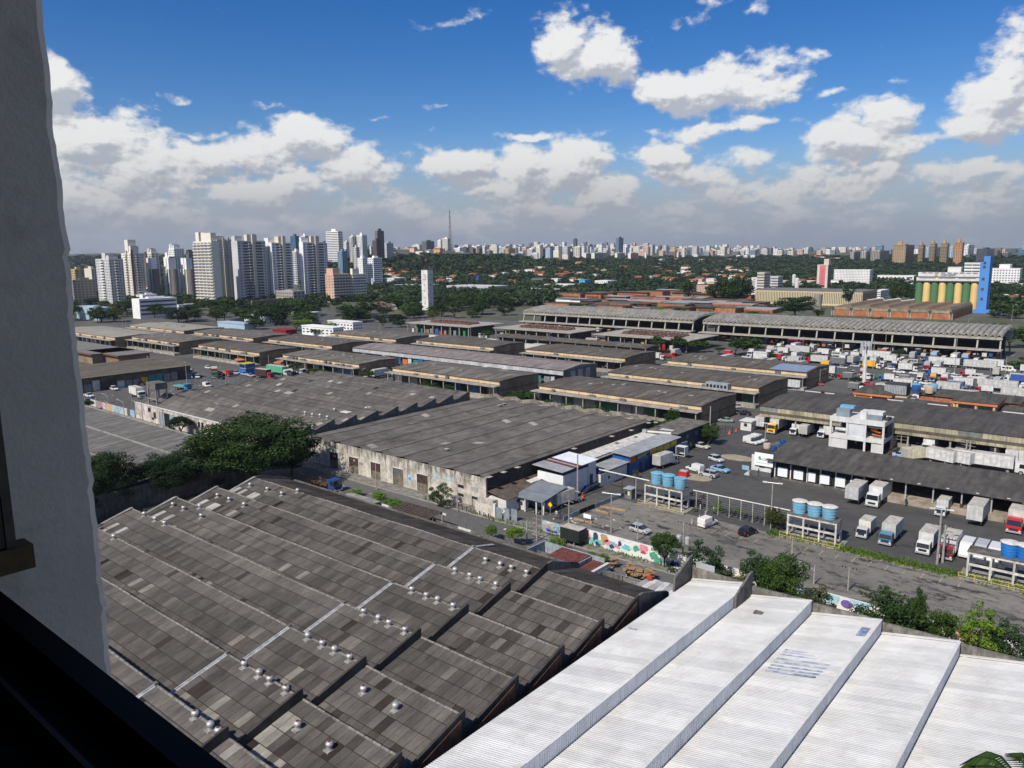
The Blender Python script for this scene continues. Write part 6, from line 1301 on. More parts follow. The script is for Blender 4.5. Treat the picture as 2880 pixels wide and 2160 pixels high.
 MID+=[('blue black tower with slanting top',2212,2222,2227,703,4200,B_('wall_midnight','3E4C62'),'glass','glass',WINB),('red brown capped tower',2244,2252,2259,710,4100,WBR,'grid','grid',WIN),('slender dark tower with overhanging cap',2273,2282,2285,695,3800,B_('wall_graphite','5A5E68'),'glass','blank',WIN),('dark blue tower right of the capped one',2286,2294,2300,706,3900,B_('wall_midnight','3E4C62'),'glass','glass',WINB),('pale glass tower wearing a dark ring',2306,2320,2331,697,3600,B_('wall_paleblue','A8C0CE'),'glass','grid',WING),('bright blue white glass building below the ringed tower',2314,2326,2330,716,3300,B_('wall_paleblue','A8C0CE'),'glass','glass',WING),('tall grey office with red window column',2343,2352,2360,707,3700,WGR,'vert','grid',WIN),('white domed block in the right skyline',2337,2348,2352,718,3300,WWH,'grid','blank',WIN),('cream stepped block with arches',2349,2364,2368,724,3200,WCR,'grid','blank',WIN),('dark flat topped tower behind the white crowned offices',2385,2392,2396,702,3500,WDK,'grid','grid',WIN),('white crowned office with dark glass bays, left',2392,2402,2421,708,2200,B_('wall_glasswhite','B8B6AC'),'vert','vert',WIN),('white crowned office with dark glass bays, right',2421,2436,2450,707,2200,B_('wall_glasswhite','B8B6AC'),'vert','vert',WIN),('broad grey ribbed office with dark central bay',2449,2475,2501,705,2150,B_('wall_warmgrey','A09C90'),'vert','vert',WIN),('blue glass box office above the ribbed one',2460,2480,2485,690,2600,B_('wall_steelblue','8098A8'),'band','glass',WINB),('low blue grey glass cube left of the ribbed office',2374,2386,2402,731,2300,B_('wall_steelblue','8098A8'),'glass','glass',WINB)]
 MID+=[('broad tan tower with corniced top, leftmost of the tan group',2511,2546,2570,690,1950,WTN,'grid','balc',WIN),('tan tower with cornice and balconies, second of the tan group',2582,2594,2601,690,2000,WTN,'balc','balc',WIN),('tan tower with cornice and balconies, third of the tan group',2614,2627,2634,686,1980,WTN,'balc','balc',WIN),('tan tower with cornice and balconies, fourth of the tan group',2644,2662,2668,685,1960,WTN,'balc','balc',WIN),('broad tan tower with cornice, rightmost of the tan group',2682,2705,2710,683,1900,B_('tower_ochretan','BC9068'),'grid','grid',WIN),('pale blue tower behind the third tan one',2603,2612,2644,695,2300,WING and B_('wall_paleblue','A8C0CE'),'vert','vert',WING),('pale blue tower between the last two tan ones',2668,2680,2686,694,2300,B_('wall_paleblue','A8C0CE'),'vert','vert',WING),('white and dark jagged tower right of the tan group',2708,2722,2739,689,2500,WWH,'grid','grid',WIN),('dark grey office below the jagged tower',2716,2728,2736,716,2400,WDK,'band','grid',WIN),('broad dark glass tower behind the blue silo shaft',2746,2776,2796,699,2100,B_('wall_darkglass','4A5A60'),'glass','glass',WIN),('dark tower with red panel right of the blue silo shaft',2796,2805,2814,705,2500,WBR,'band','glass',WIN),('grey green glass office at the right',2820,2836,2845,710,2500,B_('wall_sage','8A9698'),'glass','glass',WIN),('navy tower at the right with flat top',2844,2856,2863,701,3200,B_('wall_midnight','3E4C62'),'glass','glass',WINB),('dark low tower in front of the navy one',2844,2856,2864,718,2600,WDK,'band','band',WIN),('blue grey glass office at the right edge',2863,2885,2895,701,2600,B_('wall_steelblue','8098A8'),'glass','glass',WINB),('tall thin white glass tower at the right edge of the picture',2874,2890,2896,681,3200,B_('wall_paleblue','A8C0CE'),'glass','glass',WING)]
 for(lab,l,m_,r_,t,D,w,s1,s2,wn)in MID:
  T,(cx,cy,wu,wv,b,top)=block(lab,l,m_,r_,t,D,w,s1,s2,win=wn,fl=3.2 if D<2200 else 4.5)
  if 'tan' in lab and 'blue' not in lab and D<2050:
   MB().box(cx-wu-1,cy-1,top-5,cx+1,cy+wv+.5,top-4).build('cornice',w,T);MB().box(cx-wu-1,cy-1,top+.01,cx+1,cy+wv+.5,top+1).build('cornice',w,T);MB().box(cx-wu*.7,cy+1,top+1.01,cx-wu*.3,cy+6,top+9).build('lantern',w,T)
 r=random.Random(9);cols=[B_('stripe_'+n,h)for n,h in(('ochre','C4AE88'),('teal','86B6AC'),('blue','8FB2C6'),('salmon','C99C7E'),('mint','94C4A6'),('rose','C4A39C'))]
 for i,(l,m_,r_,t,cs,lab)in enumerate(((1639,1648,1664,712,(0,5,0),'first striped housing slab, ochre and rose'),(1663,1672,1708,711,(1,2,3,3,4,4),'widest striped housing slab, blue, salmon and mint'),(1729,1736,1758,711,(4,1,5),'striped housing slab, mint and teal, third'),(1766,1774,1796,711,(5,3,0),'striped housing slab, salmon and ochre, fourth'))):
  T,(cx,cy,wu,wv,b,top)=block(lab,l,m_,r_,t,2250,WCR,'blank','blank',nm='housing_slab')
  g=MB();n=len(cs)
  for k,c in enumerate(cs):MB().box(cx+.02,cy+wv*k/n+.3,b,cx+.12,cy+wv*(k+1)/n-.3,top-1.5).build('painted_strip',cols[c],T)
  fac(g,cx,cy+1,cx,cy+wv-1,b,top-1.5,14,n*3,0,.4,.4,.2);g.build('window',WIN,T,kind='stuff')
towers()
def masts():
 red=mat('mast_red',(.35,.06,.04),var=.1);gm=mat('mast_grey',(.20,.22,.24),var=.1)
 for(px,pt,pb,D,w,lab)in((1267,592,712,2100,3.4,'tall red and grey lattice mast on the middle hill, highest thing on the skyline'),(1422,672,702,4300,2.6,'thin antenna mast left of centre, first of four'),(1439,672,700,4300,2.,'thin antenna mast left of centre, second of four'),(1459,664,704,4300,4.2,'thickest antenna mast left of centre, third of four'),(1469,672,704,4300,2.,'thin antenna mast left of centre, last of four'),(1702,673,700,4300,4.,'antenna mast between the central towers'),(1900,678,704,4500,3.,'antenna mast right of the striped slabs'),(1921,682,700,4500,2.,'thin antenna mast above the cream topped tower'),(1625,678,700,4400,2.5,'thin red mast beside the graphite tower'),(1717,685,702,4400,2.,'faint mast right of the central antenna'),(1653,676,690,3700,1.4,'crane jib over a dark tower in the centre')):
  x,y=bearing(px,D);z0=height_of(x,y,pb);z1=height_of(x,y,pt);T=thing('antenna_mast',lab,'mast',(x,y,z0));g=[MB(),MB()];n=10 if px==1267 else 3
  zb=min(z0,terrain(x,y)+2)
  for k in range(n):
   a,b=zb+(z1-zb)*k/n,zb+(z1-zb)*(k+1)/n;ra,rb=w*(1-k/n*.85),w*(1-(k+1)/n*.85)
   q=g[k%2]if px==1267 else g[1]
   if px==1267:
    for(sx,sy)in((-1,-1),(1,-1),(1,1),(-1,1)):q.tube((x+sx*ra,y+sy*ra,a),(x+sx*rb,y+sy*rb,b),.38,4);q.tube((x+sx*ra,y-sy*ra,a),(x+sy*rb,y+sx*rb,b),.2,3)
   else:q.tube((x,y,a),(x,y,b),ra*.35,5,r2=rb*.35)
  if g[0].f:g[0].build('red_section',red,T)
  g[1].build('lattice',gm,T)
masts()
def landmarks():
 c=at('R2',1245,838);cx=c.x;V=485.5
 l=atv('R2',1190,800,V).x;x1=atv('R2',1243,800,V).x;h=height_of(x1,V,760);wv=6.8
 T=thing('clock_tower','free standing white concrete clock tower rising from the tree belt','clock tower',((l+x1)/2,V+3.4,0));cw=mat('stained_white_tower',(.72,.70,.66),var=.22,scale=.25,streak=('z',.35),dirt=((.40,.35,.29),.5,.3))
 MB().box(l,V,0,x1,V+wv,h).build('shaft',cw,T);MB().box(l+.2,V+.2,h+.01,x1-.2,V+wv-.2,h+.5).build('roof',CONC_D,T)
 rim=mat('clock_rim',(.12,.14,.18),var=.1)
 for f in('f','s'):
  z=h-6.2
  if f=='f':
   m=(l+x1)/2;q=MB().box(m-2,V-.12,z-2.2,m+2,V-.01,z+2.2).build('clock_face',rim,T);MB().box(m-1.7,V-.16,z-1.9,m+1.7,V-.125,z+1.9).build('dial',WHITEW,q);MB().box(m-.12,V-.2,z-.1,m+.12,V-.165,z+1.5).build('hand',rim,q);MB().box(m-.1,V-.2,z-.3,m+1.1,V-.165,z-.08).build('hand',rim,q)
   for k in range(4):MB().box(m-.35,V-.08,5+k*5.6,m+.35,V-.01,6.4+k*5.6).build('window',WIN,T)
  else:
   m=V+wv/2;q=MB().box(x1+.01,m-2,z-2.2,x1+.12,m+2,z+2.2).build('clock_face',rim,T);MB().box(x1+.125,m-1.7,z-1.9,x1+.16,m+1.7,z+1.9).build('dial',WHITEW,q)
   for k in range(4):MB().box(x1+.01,m-.35,5+k*5.6,x1+.08,m+.35,6.4+k*5.6).build('window',WIN,T)
 for k in range(3):MB().tube((l+1+k*1.4,V+2,h+.5),(l+1+k*1.4+(k==2),V+2,h+1.8+k*.7),.06,4).build('aerial',rim,T)
 gr=mat('silo_green',(.075,.19,.085),rough=.7,var=.1,scale=.1);ye=mat('silo_yellow',(.70,.50,.20),rough=.7,var=.1,scale=.1);bl=mat('silo_blue',(.075,.24,.58),rough=.7,var=.08,scale=.1)
 V=700.0;x0=atv('R4',1262,700,V).x;x1=atv('R4',1812,700,V).x;w=(x1-x0)/8;T=thing('grain_silo','row of eight green and yellow concrete grain silos under a white sign gallery','silo',((x0+x1)/2,V+5,0))
 zt_=height_of((x0+x1)/2,V,793.5)
 for k in range(8):
  MB().lathe((x0+w*(k+.5),V+w/2,0),[(w*.49,0),(w*.49,zt_-1.6),(w*.46,zt_-.6),(w*.36,zt_)],20).build('silo_cell',(gr,ye)[k%2],T,smooth=False)
 MB().box(x0+.2,V+w*.45,0,x1-.2,V+w*1.6,zt_).build('rear_wall',mat('dark_gallery',(.06,.07,.06),var=.2),T)
 zb=zt_+.5;z2=height_of(x0,V,778.5);z3=height_of(x0,V,765.5);zc=height_of(x0,V,779.5)
 MB().box(x0+.3,V-.3,zt_,x1,V+w*1.5,zt_+1.0).build('gallery_base',mat('dark_gallery',(0,0,0)),T)
 MB().box(x0+1,V-.6,zt_+1.01,x1+1,V+w*1.2,z2-.4).build('gallery',WHITEW,T);MB().box(x0+2,V-.1,z2-.39,x1+2,V+w,z2+.4).build('gallery_glazing',mat('dark_gallery',(0,0,0)),T)
 MB().box(x0+2,V-.5,z2+.41,x1+2.5,V+w*.9,z3).build('sign_gallery',WHITEW,T)
 g=MB();[g.box(x0+5+k*(x1-x0-5)/9,V-.62,z3-.75,x0+5+(k+.7)*(x1-x0-5)/9,V-.51,z3-.2)for k in range(9)];g.build('window',WIN,T,kind='stuff')
 g=MB();[g.box(x0+3+k*(x1-x0-3)/3,V-.75,z2-1.0,x0+3+(k+.85)*(x1-x0-3)/3,V-.61,z2-.6)for k in range(3)];g.build('window',WIN,T,kind='stuff')
 p=atv('R4',1490,540,V-.6);text('CEAGESP',T,(p.x,V-.72,z2+1.0),(z3-z2)*.62,mat('sign_navy',(.02,.05,.18),var=0),sx=1.12,shear=.25,ext=.05)
 MB().extr([(p.x-3.0+1.2*math.cos(t),(z2+z3)/2-.2+1.2*math.sin(t))for t in[2*math.pi*k/14 for k in range(14)]],V-.72,V-.62,'y').build('emblem',mat('emblem_gold',(.5,.38,.12),var=.3,scale=1),T)
 xa=atv('R4',1812,700,V).x+.3;xb=atv('R4',1898,700,V).x;h=height_of(xb,V,736);T=thing('lift_shaft_tower','tall bright blue shaft tower at the right end of the silos','tower',((xa+xb)/2,V+5,0))
 MB().box(xa,V-1.5,0,xb,V+11,h).build('shaft',bl,T);MB().box(xa+(xb-xa)*.28,V+.5,h+.01,xa+(xb-xa)*.95,V+9,h+4.2).build('head_house',bl,T)
 for(px,py)in((1875,428),(1870,463),(1860,567),(1853,655),(1846,740)):
  q=atv('R4',px,py,V-1.5);MB().box(q.x-.9,V-1.7,q.z-1,q.x+.9,V-1.51,q.z+1).build('window',WIN,T)
 MB().box(xa-2,V-4,0,xb+12,V-1.6,3).build('base',bl,T)
 V=622.0;x0=atv('R4',565,800,V).x;x1=atv('R4',1585,850,V).x;zt_=height_of(x1,V,875);H=zt_
 T=thing('brick_warehouse','orange brick warehouse with pale concrete bays and folded brown roof in front of the silos','warehouse',((x0+x1)/2,V+45,0));ob=mat('orange_brick',(.40,.155,.07),var=.3,scale=.3,grain=.1)
 MB().box(x0,V,0,x1,V+90,H*.72).build('wall',ob,T);MB().box(x0-.3,V-.3,H*.72+.01,x1+.3,V+90,H).build('concrete_band',mat('mouldy_band',(.34,.31,.22),var=.5,scale=.3,streak=('z',.5)),T)
 n=6
 for k in range(n+1):
  x=x0+(x1-x0)*k/n;MB().box(x-1.2,V-.6,0,x-.5,V-.31,H*.72).build('pilaster',SLAB,T);MB().box(x+.5,V-.6,0,x+1.2,V-.31,H*.72).build('pilaster',SLAB,T);MB().box(x-1,V-.7,H*.72-.3,x+1,V-.32,H*.72+1.6).build('rain_hopper',mat('dark_gallery',(0,0,0)),T)
 br=mat('brown_folded_roof',(.20,.145,.10),var=.25,scale=.15)
 for k in range(n):a=x0+(x1-x0)*k/n;w=(x1-x0)/n;MB().extr([(a,H),(a,H+.5),(a+w*.9,H+2.4),(a+w,H+.5),(a+w,H)],V+1,V+90,'y').build('roof_bay',br,T);MB().extr([(a,H+.6),(a+w*.9,H+2.5),(a+w,H+.6),(a+w,H+1.2),(a+w*.9,H+3.2),(a,H+1.1)],V+90.1,V+90.6,'y').build('white_edge',WHITEW,T)
 def slab(lab,z,xl,xr,yt,yb,deep,m,nm='building',cat='building',roof=None,st=None,nf=1,nc=4,V=None,zbase=0,xm=None):
  a=at(z,xl,yb,zbase)if V is None else atv(z,xl,yt,V);V_=a.y if V is None else V
  xa=atv(z,xl,yt,V_).x;xb=atv(z,xr,yt,V_).x;h=atv(z,(xl+xr)/2,yt,V_).z
  T=thing(nm,lab,cat,((xa+xb)/2,V_+deep/2,zbase));MB().box(xa,V_,zbase-1,xb,V_+deep,h).build('wall',m,T)
  MB().box(xa-.3,V_-.3,h+.01,xb+.3,V_+deep+.3,h+.6).build('roof',roof or m,T)
  if st:
   g=MB();fac(g,xa,V_,xb,V_,zbase+1,h-.6,nf,nc,0,.95 if st=='band' else(.4 if st=='vert' else.5),.9 if st=='vert' else.42,.08)
   fac(g,xb,V_,xb,V_+deep,zbase+1,h-.6,nf,max(1,int(nc*.5)),0,.95 if st=='band' else(.4 if st=='vert' else.5),.9 if st=='vert' else.42,.08);g.build('window',WIN,T,kind='stuff')
  return T,(xa,xb,V_,h)
 pinkm=mat('pink_front',(.62,.17,.19),var=.08);
 T,(xa,xb,V_,h)=slab('tall apartment tower with pink front and paired window columns','R4',428,520,447,638,14,WBE,'pink_tower','apartment block',zbase=1)
 MB().box(xa+3,V_-.2,1,xb-3,V_-.01,h-.5).build('pink_panel',pinkm,T);g=MB();fac(g,xa+5,V_-.2,xb-5,V_-.2,3,h-5,10,4,0,.42,.42,.08);g.build('window',WIN,T,kind='stuff');MB().box(xa+(xb-xa)*.55,V_+2,h+.61,xb,V_+10,h+8).build('rooftop_housing',WBE,T);MB().box(xb+.01,V_+.2,0,xb+.2,V_+13.9,h).build('side_wall',WDK,T)
 slab('long white many windowed apartment block beside the pink fronted tower','R4',572,882,490,622,14,WWH,'apartment_block','apartment block',st='grid',nf=9,nc=24)
 slab('fluted cream hall with dark flat roof between the pale silos and the brick warehouse','R4',-110,820,672,775,45,mat('cream_fluted',(.60,.50,.30),var=.1),'fluted_hall','hall',roof=WDK,st='vert',nf=1,nc=64)
 slab('white office with small windows behind the round headed tree','R4',920,975,670,752,30,WWH,'office_building','office',st='band',nf=4,nc=1)
 for i,(xl,xr,yt,yb,lab)in enumerate(((206,236,527,640,'white capsule shaped tank, rear one of two'),(228,262,558,715,'white capsule shaped tank, front one of two'),(392,460,700,830,'thick grey concrete cylinder beside the round headed tree'))):
  p=at('R4',(xl+xr)/2,yb,0);rr=abs(atv('R4',xr,yb,p.y).x-atv('R4',xl,yb,p.y).x)/2;h=height_of(p.x,p.y,pix('R4',0,yt)[1])
  tag(base_at(MB().lathe((p.x,p.y,0),[(rr,0),(rr,h-rr*.5),(rr*.8,h-rr*.2),(rr*.4,h)]if i<2 else[(rr,0),(rr,h)],18).build('storage_tank',WHITEW if i<2 else WCONC),p),lab,'storage tank')
 slab('white stepped office tower, left bright part','C6' if 'C6' in ZN else 'R3',2040,2086,560,738,18,WWH,'office_building','office',st='grid',nf=9,nc=1)
 slab('white stepped office tower, tall middle part with roof block','R3',2090,2150,515,742,16,WBE,'office_building','office',st='band',nf=9,nc=1)
 slab('grey white office wing with long window bands right of the stepped tower','R4',-75,88,548,670,16,WGR,'office_building','office',st='band',nf=5,nc=3)
 slab('white hospital like block with blank centre right of the silos','R4',1925,2180,480,640,20,WWH,'apartment_block','apartment block',st='grid',nf=7,nc=10);slab('taller blank white centre part of the block right of the silos','R4',2000,2090,445,640,22,WWH,'apartment_block','apartment block',V=None)
 slab('white stepped building peeping over the silo gallery, left','R4',1555,1670,468,600,18,WWH,'office_building','office');slab('white stepped building peeping over the silo gallery, right, with window bands','R4',1700,1835,430,600,18,WWH,'office_building','office',st='band',nf=6,nc=2)
 slab('long white low block in front of the forest','R4',945,1260,540,610,16,WWH,'apartment_block','apartment block',st='grid',nf=3,nc=9)
 slab('grey fluted hall with long even piers right of the clock tower','R2',1400,1760,632,690,40,WGR,'fluted_hall','hall',st='vert',nf=1,nc=38)
 slab('white clinic with roof tower left of the clock tower','R2',865,945,562,640,25,WWH,'office_building','office',st='grid',nf=4,nc=5);slab('long low shed with bright blue gable left of the clock tower','R2',945,1180,622,660,40,B_('blue_gable','2A5CB0'),'shed','shed',roof=WGR)
 slab('long white flat warehouse far behind the vaulted halls','R3',250,450,618,655,30,WWH,'warehouse','warehouse');slab('turquoise tower block of the far white factory','R3',548,600,578,640,16,B_('turquoise','49A9BC'),'factory','factory');slab('white factory office with dark framed window','R3',685,795,585,650,24,WWH,'factory','factory',st='grid',nf=4,nc=6);slab('deep blue long shed wall in the far trees','R3',40,340,658,690,20,B_('deepblue_wall','1F3F92'),'shed','shed',roof=WGR);slab('brown and grey office among trees at the centre','R3',137,235,565,632,20,WBR,'office_building','office',st='band',nf=3,nc=2);slab('small bright blue house above the brick sheds','R3',1370,1425,665,705,10,B_('sky_blue_house','62A6CC'),'house','house')
 slab('small white and beige community block above the brick sheds','R3',1565,1665,618,690,16,WCO,'apartment_block','apartment block',st='grid',nf=4,nc=7,roof=REDR);slab('white roofed pavilion with satellite dish left of the clock tower','R2',925,1045,782,830,20,WCONC,'pavilion','building',st='band',nf=1,nc=3,roof=WWH);slab('low grey concrete wing right of the satellite dish pavilion','R2',1090,1178,775,815,16,WGR,'pavilion','building')
 for(z,xl,xr,yt,yb,m,lab)in(('R2',150,420,965,1045,WWH,'two storey white office with dark window band among the rear pavilions'),('R2',375,590,918,1005,WWH,'plain white box office behind the two storey one'),('R1',1650,1820,872,960,WWH,'white school like block with grey windows in front of the trees'),('R1',1420,1650,940,985,B_('light_blue_roof','9AA6AE'),'low pale blue shed left of the white school like block'),('R2',30,240,845,885,WGR,'flat grey slab roofed building among trees'),('R1',1895,2010,1005,1035,mat('bright_red_wall',(.26,.02,.025),var=.4),'red painted kiosk row behind the pavilions'),('R4',165,290,1090,1150,mat('pink_tarp',(.62,.10,.22),var=.15),'pink tarpaulin covered stall at the truck park edge')):
  slab(lab,z,xl,xr,yt+(yb-yt)*.25,yb,8,m,'building','building',st='grid' if m is WWH else None,nf=2,nc=8)
 c=atu('R1',1680,1380,-290)if False else at('R1',1680,1390);T=thing('kiosk','blue and yellow two storey kiosk at the edge of the left car park','kiosk',c)
 MB().box(c.x-3.2,c.y-2,0,c.x+2,c.y+2.6,2.6).build('lower_wall',mat('kiosk_blue',(.02,.12,.45),var=.15),T);MB().box(c.x-3,c.y-1.8,2.61,c.x+1.8,c.y+2.4,3.0).build('yellow_band',YELP,T);MB().box(c.x-3.2,c.y-2,3.01,c.x+2,c.y+2.6,4.6).build('upper_wall',mat('kiosk_blue',(0,0,0)),T);MB().box(c.x-3.5,c.y-2.3,4.61,c.x+2.3,c.y+2.9,4.8).build('roof',YELP,T);MB().box(c.x-2.4,c.y-2.1,3.3,c.x+1.2,c.y-2.01,4.2).build('window',GLASS,T)
landmarks()
def brick_sheds():
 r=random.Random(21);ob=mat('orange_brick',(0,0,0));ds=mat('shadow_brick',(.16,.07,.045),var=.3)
 i=0
 for row,(y0,n)in enumerate(((835,9),(806,11),(785,10),(762,8),(740,8),(715,7),(690,4))):
  for k in range(n):
   xr=340+k*(1850-40*row)/n+r.uniform(-40,60)+row*30;p=at('R3',xr,y0+r.uniform(-6,6)+xr*.012)
   w,d,h=r.uniform(14,44),r.uniform(11,22),r.uniform(2.4,4.6)if row<4 else r.uniform(3,7);i+=1
   wh=r.random()<.10;big=w>32;T=thing('brick_shed','%s %s shed behind the vaulted halls, %s'%('wide low' if big else 'small low','white walled' if wh else 'orange brick',WHERE(pix('R3',xr,y0)[0])),'shed',(p.x,p.y,0),'brick sheds behind the vaulted halls')
   MB().box(p.x-w/2,p.y,0,p.x+w/2,p.y+d,h).build('wall',WWH if wh else ob,T);MB().box(p.x-w/2-1.2,p.y-r.choice((-.0,1.5)),h+.01,p.x+w/2+1.2,p.y+d+.5,h+.35).build('roof',r.choice((RF_LGM,RF_DARK,RF_LGM,GREYR,RF_LGM)),T)
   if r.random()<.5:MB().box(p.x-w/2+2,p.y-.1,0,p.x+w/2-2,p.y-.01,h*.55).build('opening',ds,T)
brick_sheds()
def on_ground(px,py):
 d=ray(px,py);t=300/math.hypot(d.x,d.y)
 for _ in range(600):
  x,y,z=EYE.x+d.x*t,EYE.y+d.y*t,EYE.z+d.z*t
  if z<=terrain(x,y):break
  t*=1.008
 return x,y,terrain(x,y)
def houses():
 r=random.Random(31);tiles=mat('terracotta_roof',(.30,.11,.055),var=.35,scale=.3);walls=[WWH,WCR,WWH,WCO,B_('wall_yellow','BFA878')]
 spots=[]
 for(x0,x1,y0,y1,n)in((1075,1180,765,790,16),(1100,1185,775,800,8),(1230,1300,785,806,10),(1310,1480,745,800,16),(1480,1800,742,790,42),(1560,1690,775,800,12),(1800,2090,755,800,40),(1980,2130,760,775,12),(1890,2110,780,812,14),(180,260,790,850,10),(345,430,806,850,12),(860,910,770,800,7),(930,1010,726,765,8),(1100,1240,700,740,12),(2180,2360,795,812,8),(1840,2080,735,750,14),(2280,2420,725,735,8),(2780,2880,800,860,10)):
  spots+=[(r.uniform(x0,x1),r.uniform(y0,y1))for _ in range(n)]
 for i,(px,py)in enumerate(spots):
  x,y,z=on_ground(px,py);w,d,h=r.uniform(9,22),r.uniform(8,14),r.uniform(3.5,8);ph=r.random()<.55
  T=thing('house','%s %s house in the trees, %s'%('broad' if w>16 else 'small','terracotta roofed' if ph else 'flat roofed pale',WHERE(px)),'house',(x,y,z),'terracotta roofed houses in the trees' if ph else 'flat roofed houses in the trees')
  MB().box(x-w/2,y-d/2,z-4,x+w/2,y+d/2,z+h).build('wall',r.choice(walls),T);g=MB()
  if ph:g.extr([(y-d/2-.5,z+h),(y,z+h+2.4),(y+d/2+.5,z+h)],x-w/2-.5,x+w/2+.5)
  else:g.box(x-w/2-.3,y-d/2-.3,z+h+.01,x+w/2+.3,y+d/2+.3,z+h+.5)
  g.build('roof',tiles if ph else r.choice((WGR,WWH,WWH)),T)
houses()
def skyline():
 r=random.Random(77);fm=[WWH,WCR,WWH,WBE,WGR,WDK,B_('far_bluegrey','7D8B98'),WCO,WGR,WBR,WCR];ms=[]
 for k in range(44):
  w,d,H=r.uniform(14,26),r.uniform(14,26),r.uniform(36,84);g=MB();g.box(-w/2,0,-25,w/2,d,H)
  if r.random()<.6:g.box(-w/4,d*.2,H+.01,w/4,d*.7,H+r.uniform(3,8))
  st=r.choice(('grid','band','vert','grid'));nf=int(H/6)
  for(a,nn)in(((-w/2,0,w/2,0),4),((w/2,0,w/2,d),4)):
   if st=='grid':fac(g,*a,3,H-2,nf,nn,1,.45,.45)
   elif st=='band':fac(g,*a,3,H-2,nf,1,1,.9,.45)
   else:fac(g,*a,3,H-2,1,nn,1,.42,.95)
  ms.append((g.mesh('distant_tower',[fm[k%len(fm)],WIN]),H,fm[k%len(fm)]))
 names={WWH:'white',WCR:'cream',WBE:'beige',WGR:'grey',WDK:'dark',WCO:'pinkish',WBR:'brown'}
 def env(px):
  for(a,b,lo,hi)in((0,190,0,0),(190,262,722,738),(262,930,0,0),(930,1110,688,710),(1110,1260,694,714),(1260,1480,684,710),(1480,1820,680,712),(1820,2160,687,715),(2160,2500,693,716),(2500,2900,696,716)):
   if a<=px<b:return lo,hi
  return 0,0
 n=0;rest=MB()
 while n<2600:
  px=r.uniform(190,2895);lo,hi=env(px)
  if not lo or(px<262 and r.random()<.5):
   if not lo:continue
  D=r.uniform(2900,7600);x,y=bearing(px,D);b=terrain(x,y);pt=r.triangular(lo,hi,lo+(hi-lo)*.72);H=height_of(x,y,pt)-b
  if H<14 or H>120:n+=1;continue
  me,H0,m=min(r.sample(ms,3),key=lambda q:abs(q[1]-H));s=H/H0
  if n%9==0:
   o=bpy.data.objects.new('distant_tower',me);COL.objects.link(o);o.location=(x,y,b);o.scale=(1,1,s)
   tag(o,'%s tower block in the far skyline, %s'%(names.get(m,'blue grey'),WHERE(px).replace('under','above')),'tower block','far skyline towers')
  else:
   w,d=r.uniform(14,28),r.uniform(14,24);k=r.randrange(8);rest.box(x-w/2,y,b-20,x+w/2,y+d,b+H,k)
   if D<5200:fac(rest,x-w/2,y,x+w/2,y,b+3,b+H-2,int(H/7)+1,3,8,.5,.5);fac(rest,x+w/2,y,x+w/2,y+d,b+3,b+H-2,int(H/7)+1,3,8,.5,.5)
  n+=1
 rest.build('distant_city',fm[:8]+[WIN],kind='stuff')
skyline()
def leafmat(name,dk,lt,var=.25):
 m=bpy.data.materials.new(name);m.use_nodes=True;b=NB(m.node_tree);bs=m.node_tree.nodes['Principled BSDF']
 t=b.attr('tone')[2];rn=b.n.new('ShaderNodeObjectInfo').outputs['Random']
 c=b.mix(t,(*dk,1),(*lt,1));p=b.n.new('ShaderNodeNewGeometry').outputs['Position']
 v=b.map(rn,0,1,1-var,1+var);c=b.mix(1.,c,b.comb(v,b.map(rn,0,1,1-var*.6,1+var*.8),b.map(rn,0,1,1.1,.8)),'MULTIPLY')
 n=b.noise(p,.035,3,.5);v=b.map(n,.35,.65,.75,1.3);c=b.mix(1.,c,b.comb(v,v,v),'MULTIPLY')
 b.inp(bs,'Base Color',c);bs.inputs['Roughness'].default_value=.75;bs.inputs['Specular IOR Level'].default_value=.12
 MATS[name]=m;return m
LEAF=leafmat('foliage',(.014,.034,.009),(.055,.092,.019));LEAFD=leafmat('dark_foliage',(.011,.027,.009),(.036,.064,.018));LEAFY=leafmat('bright_foliage',(.05,.10,.012),(.13,.20,.03));LEAFP=leafmat('pink_blossom',(.20,.10,.12),(.42,.28,.28));LEAFV=leafmat('purple_blossom',(.12,.03,.09),(.34,.10,.24));LEAFO=leafmat('olive_foliage',(.04,.05,.018),(.10,.10,.035))
BARK=mat('bark',(.095,.075,.058),var=.4,scale=3)
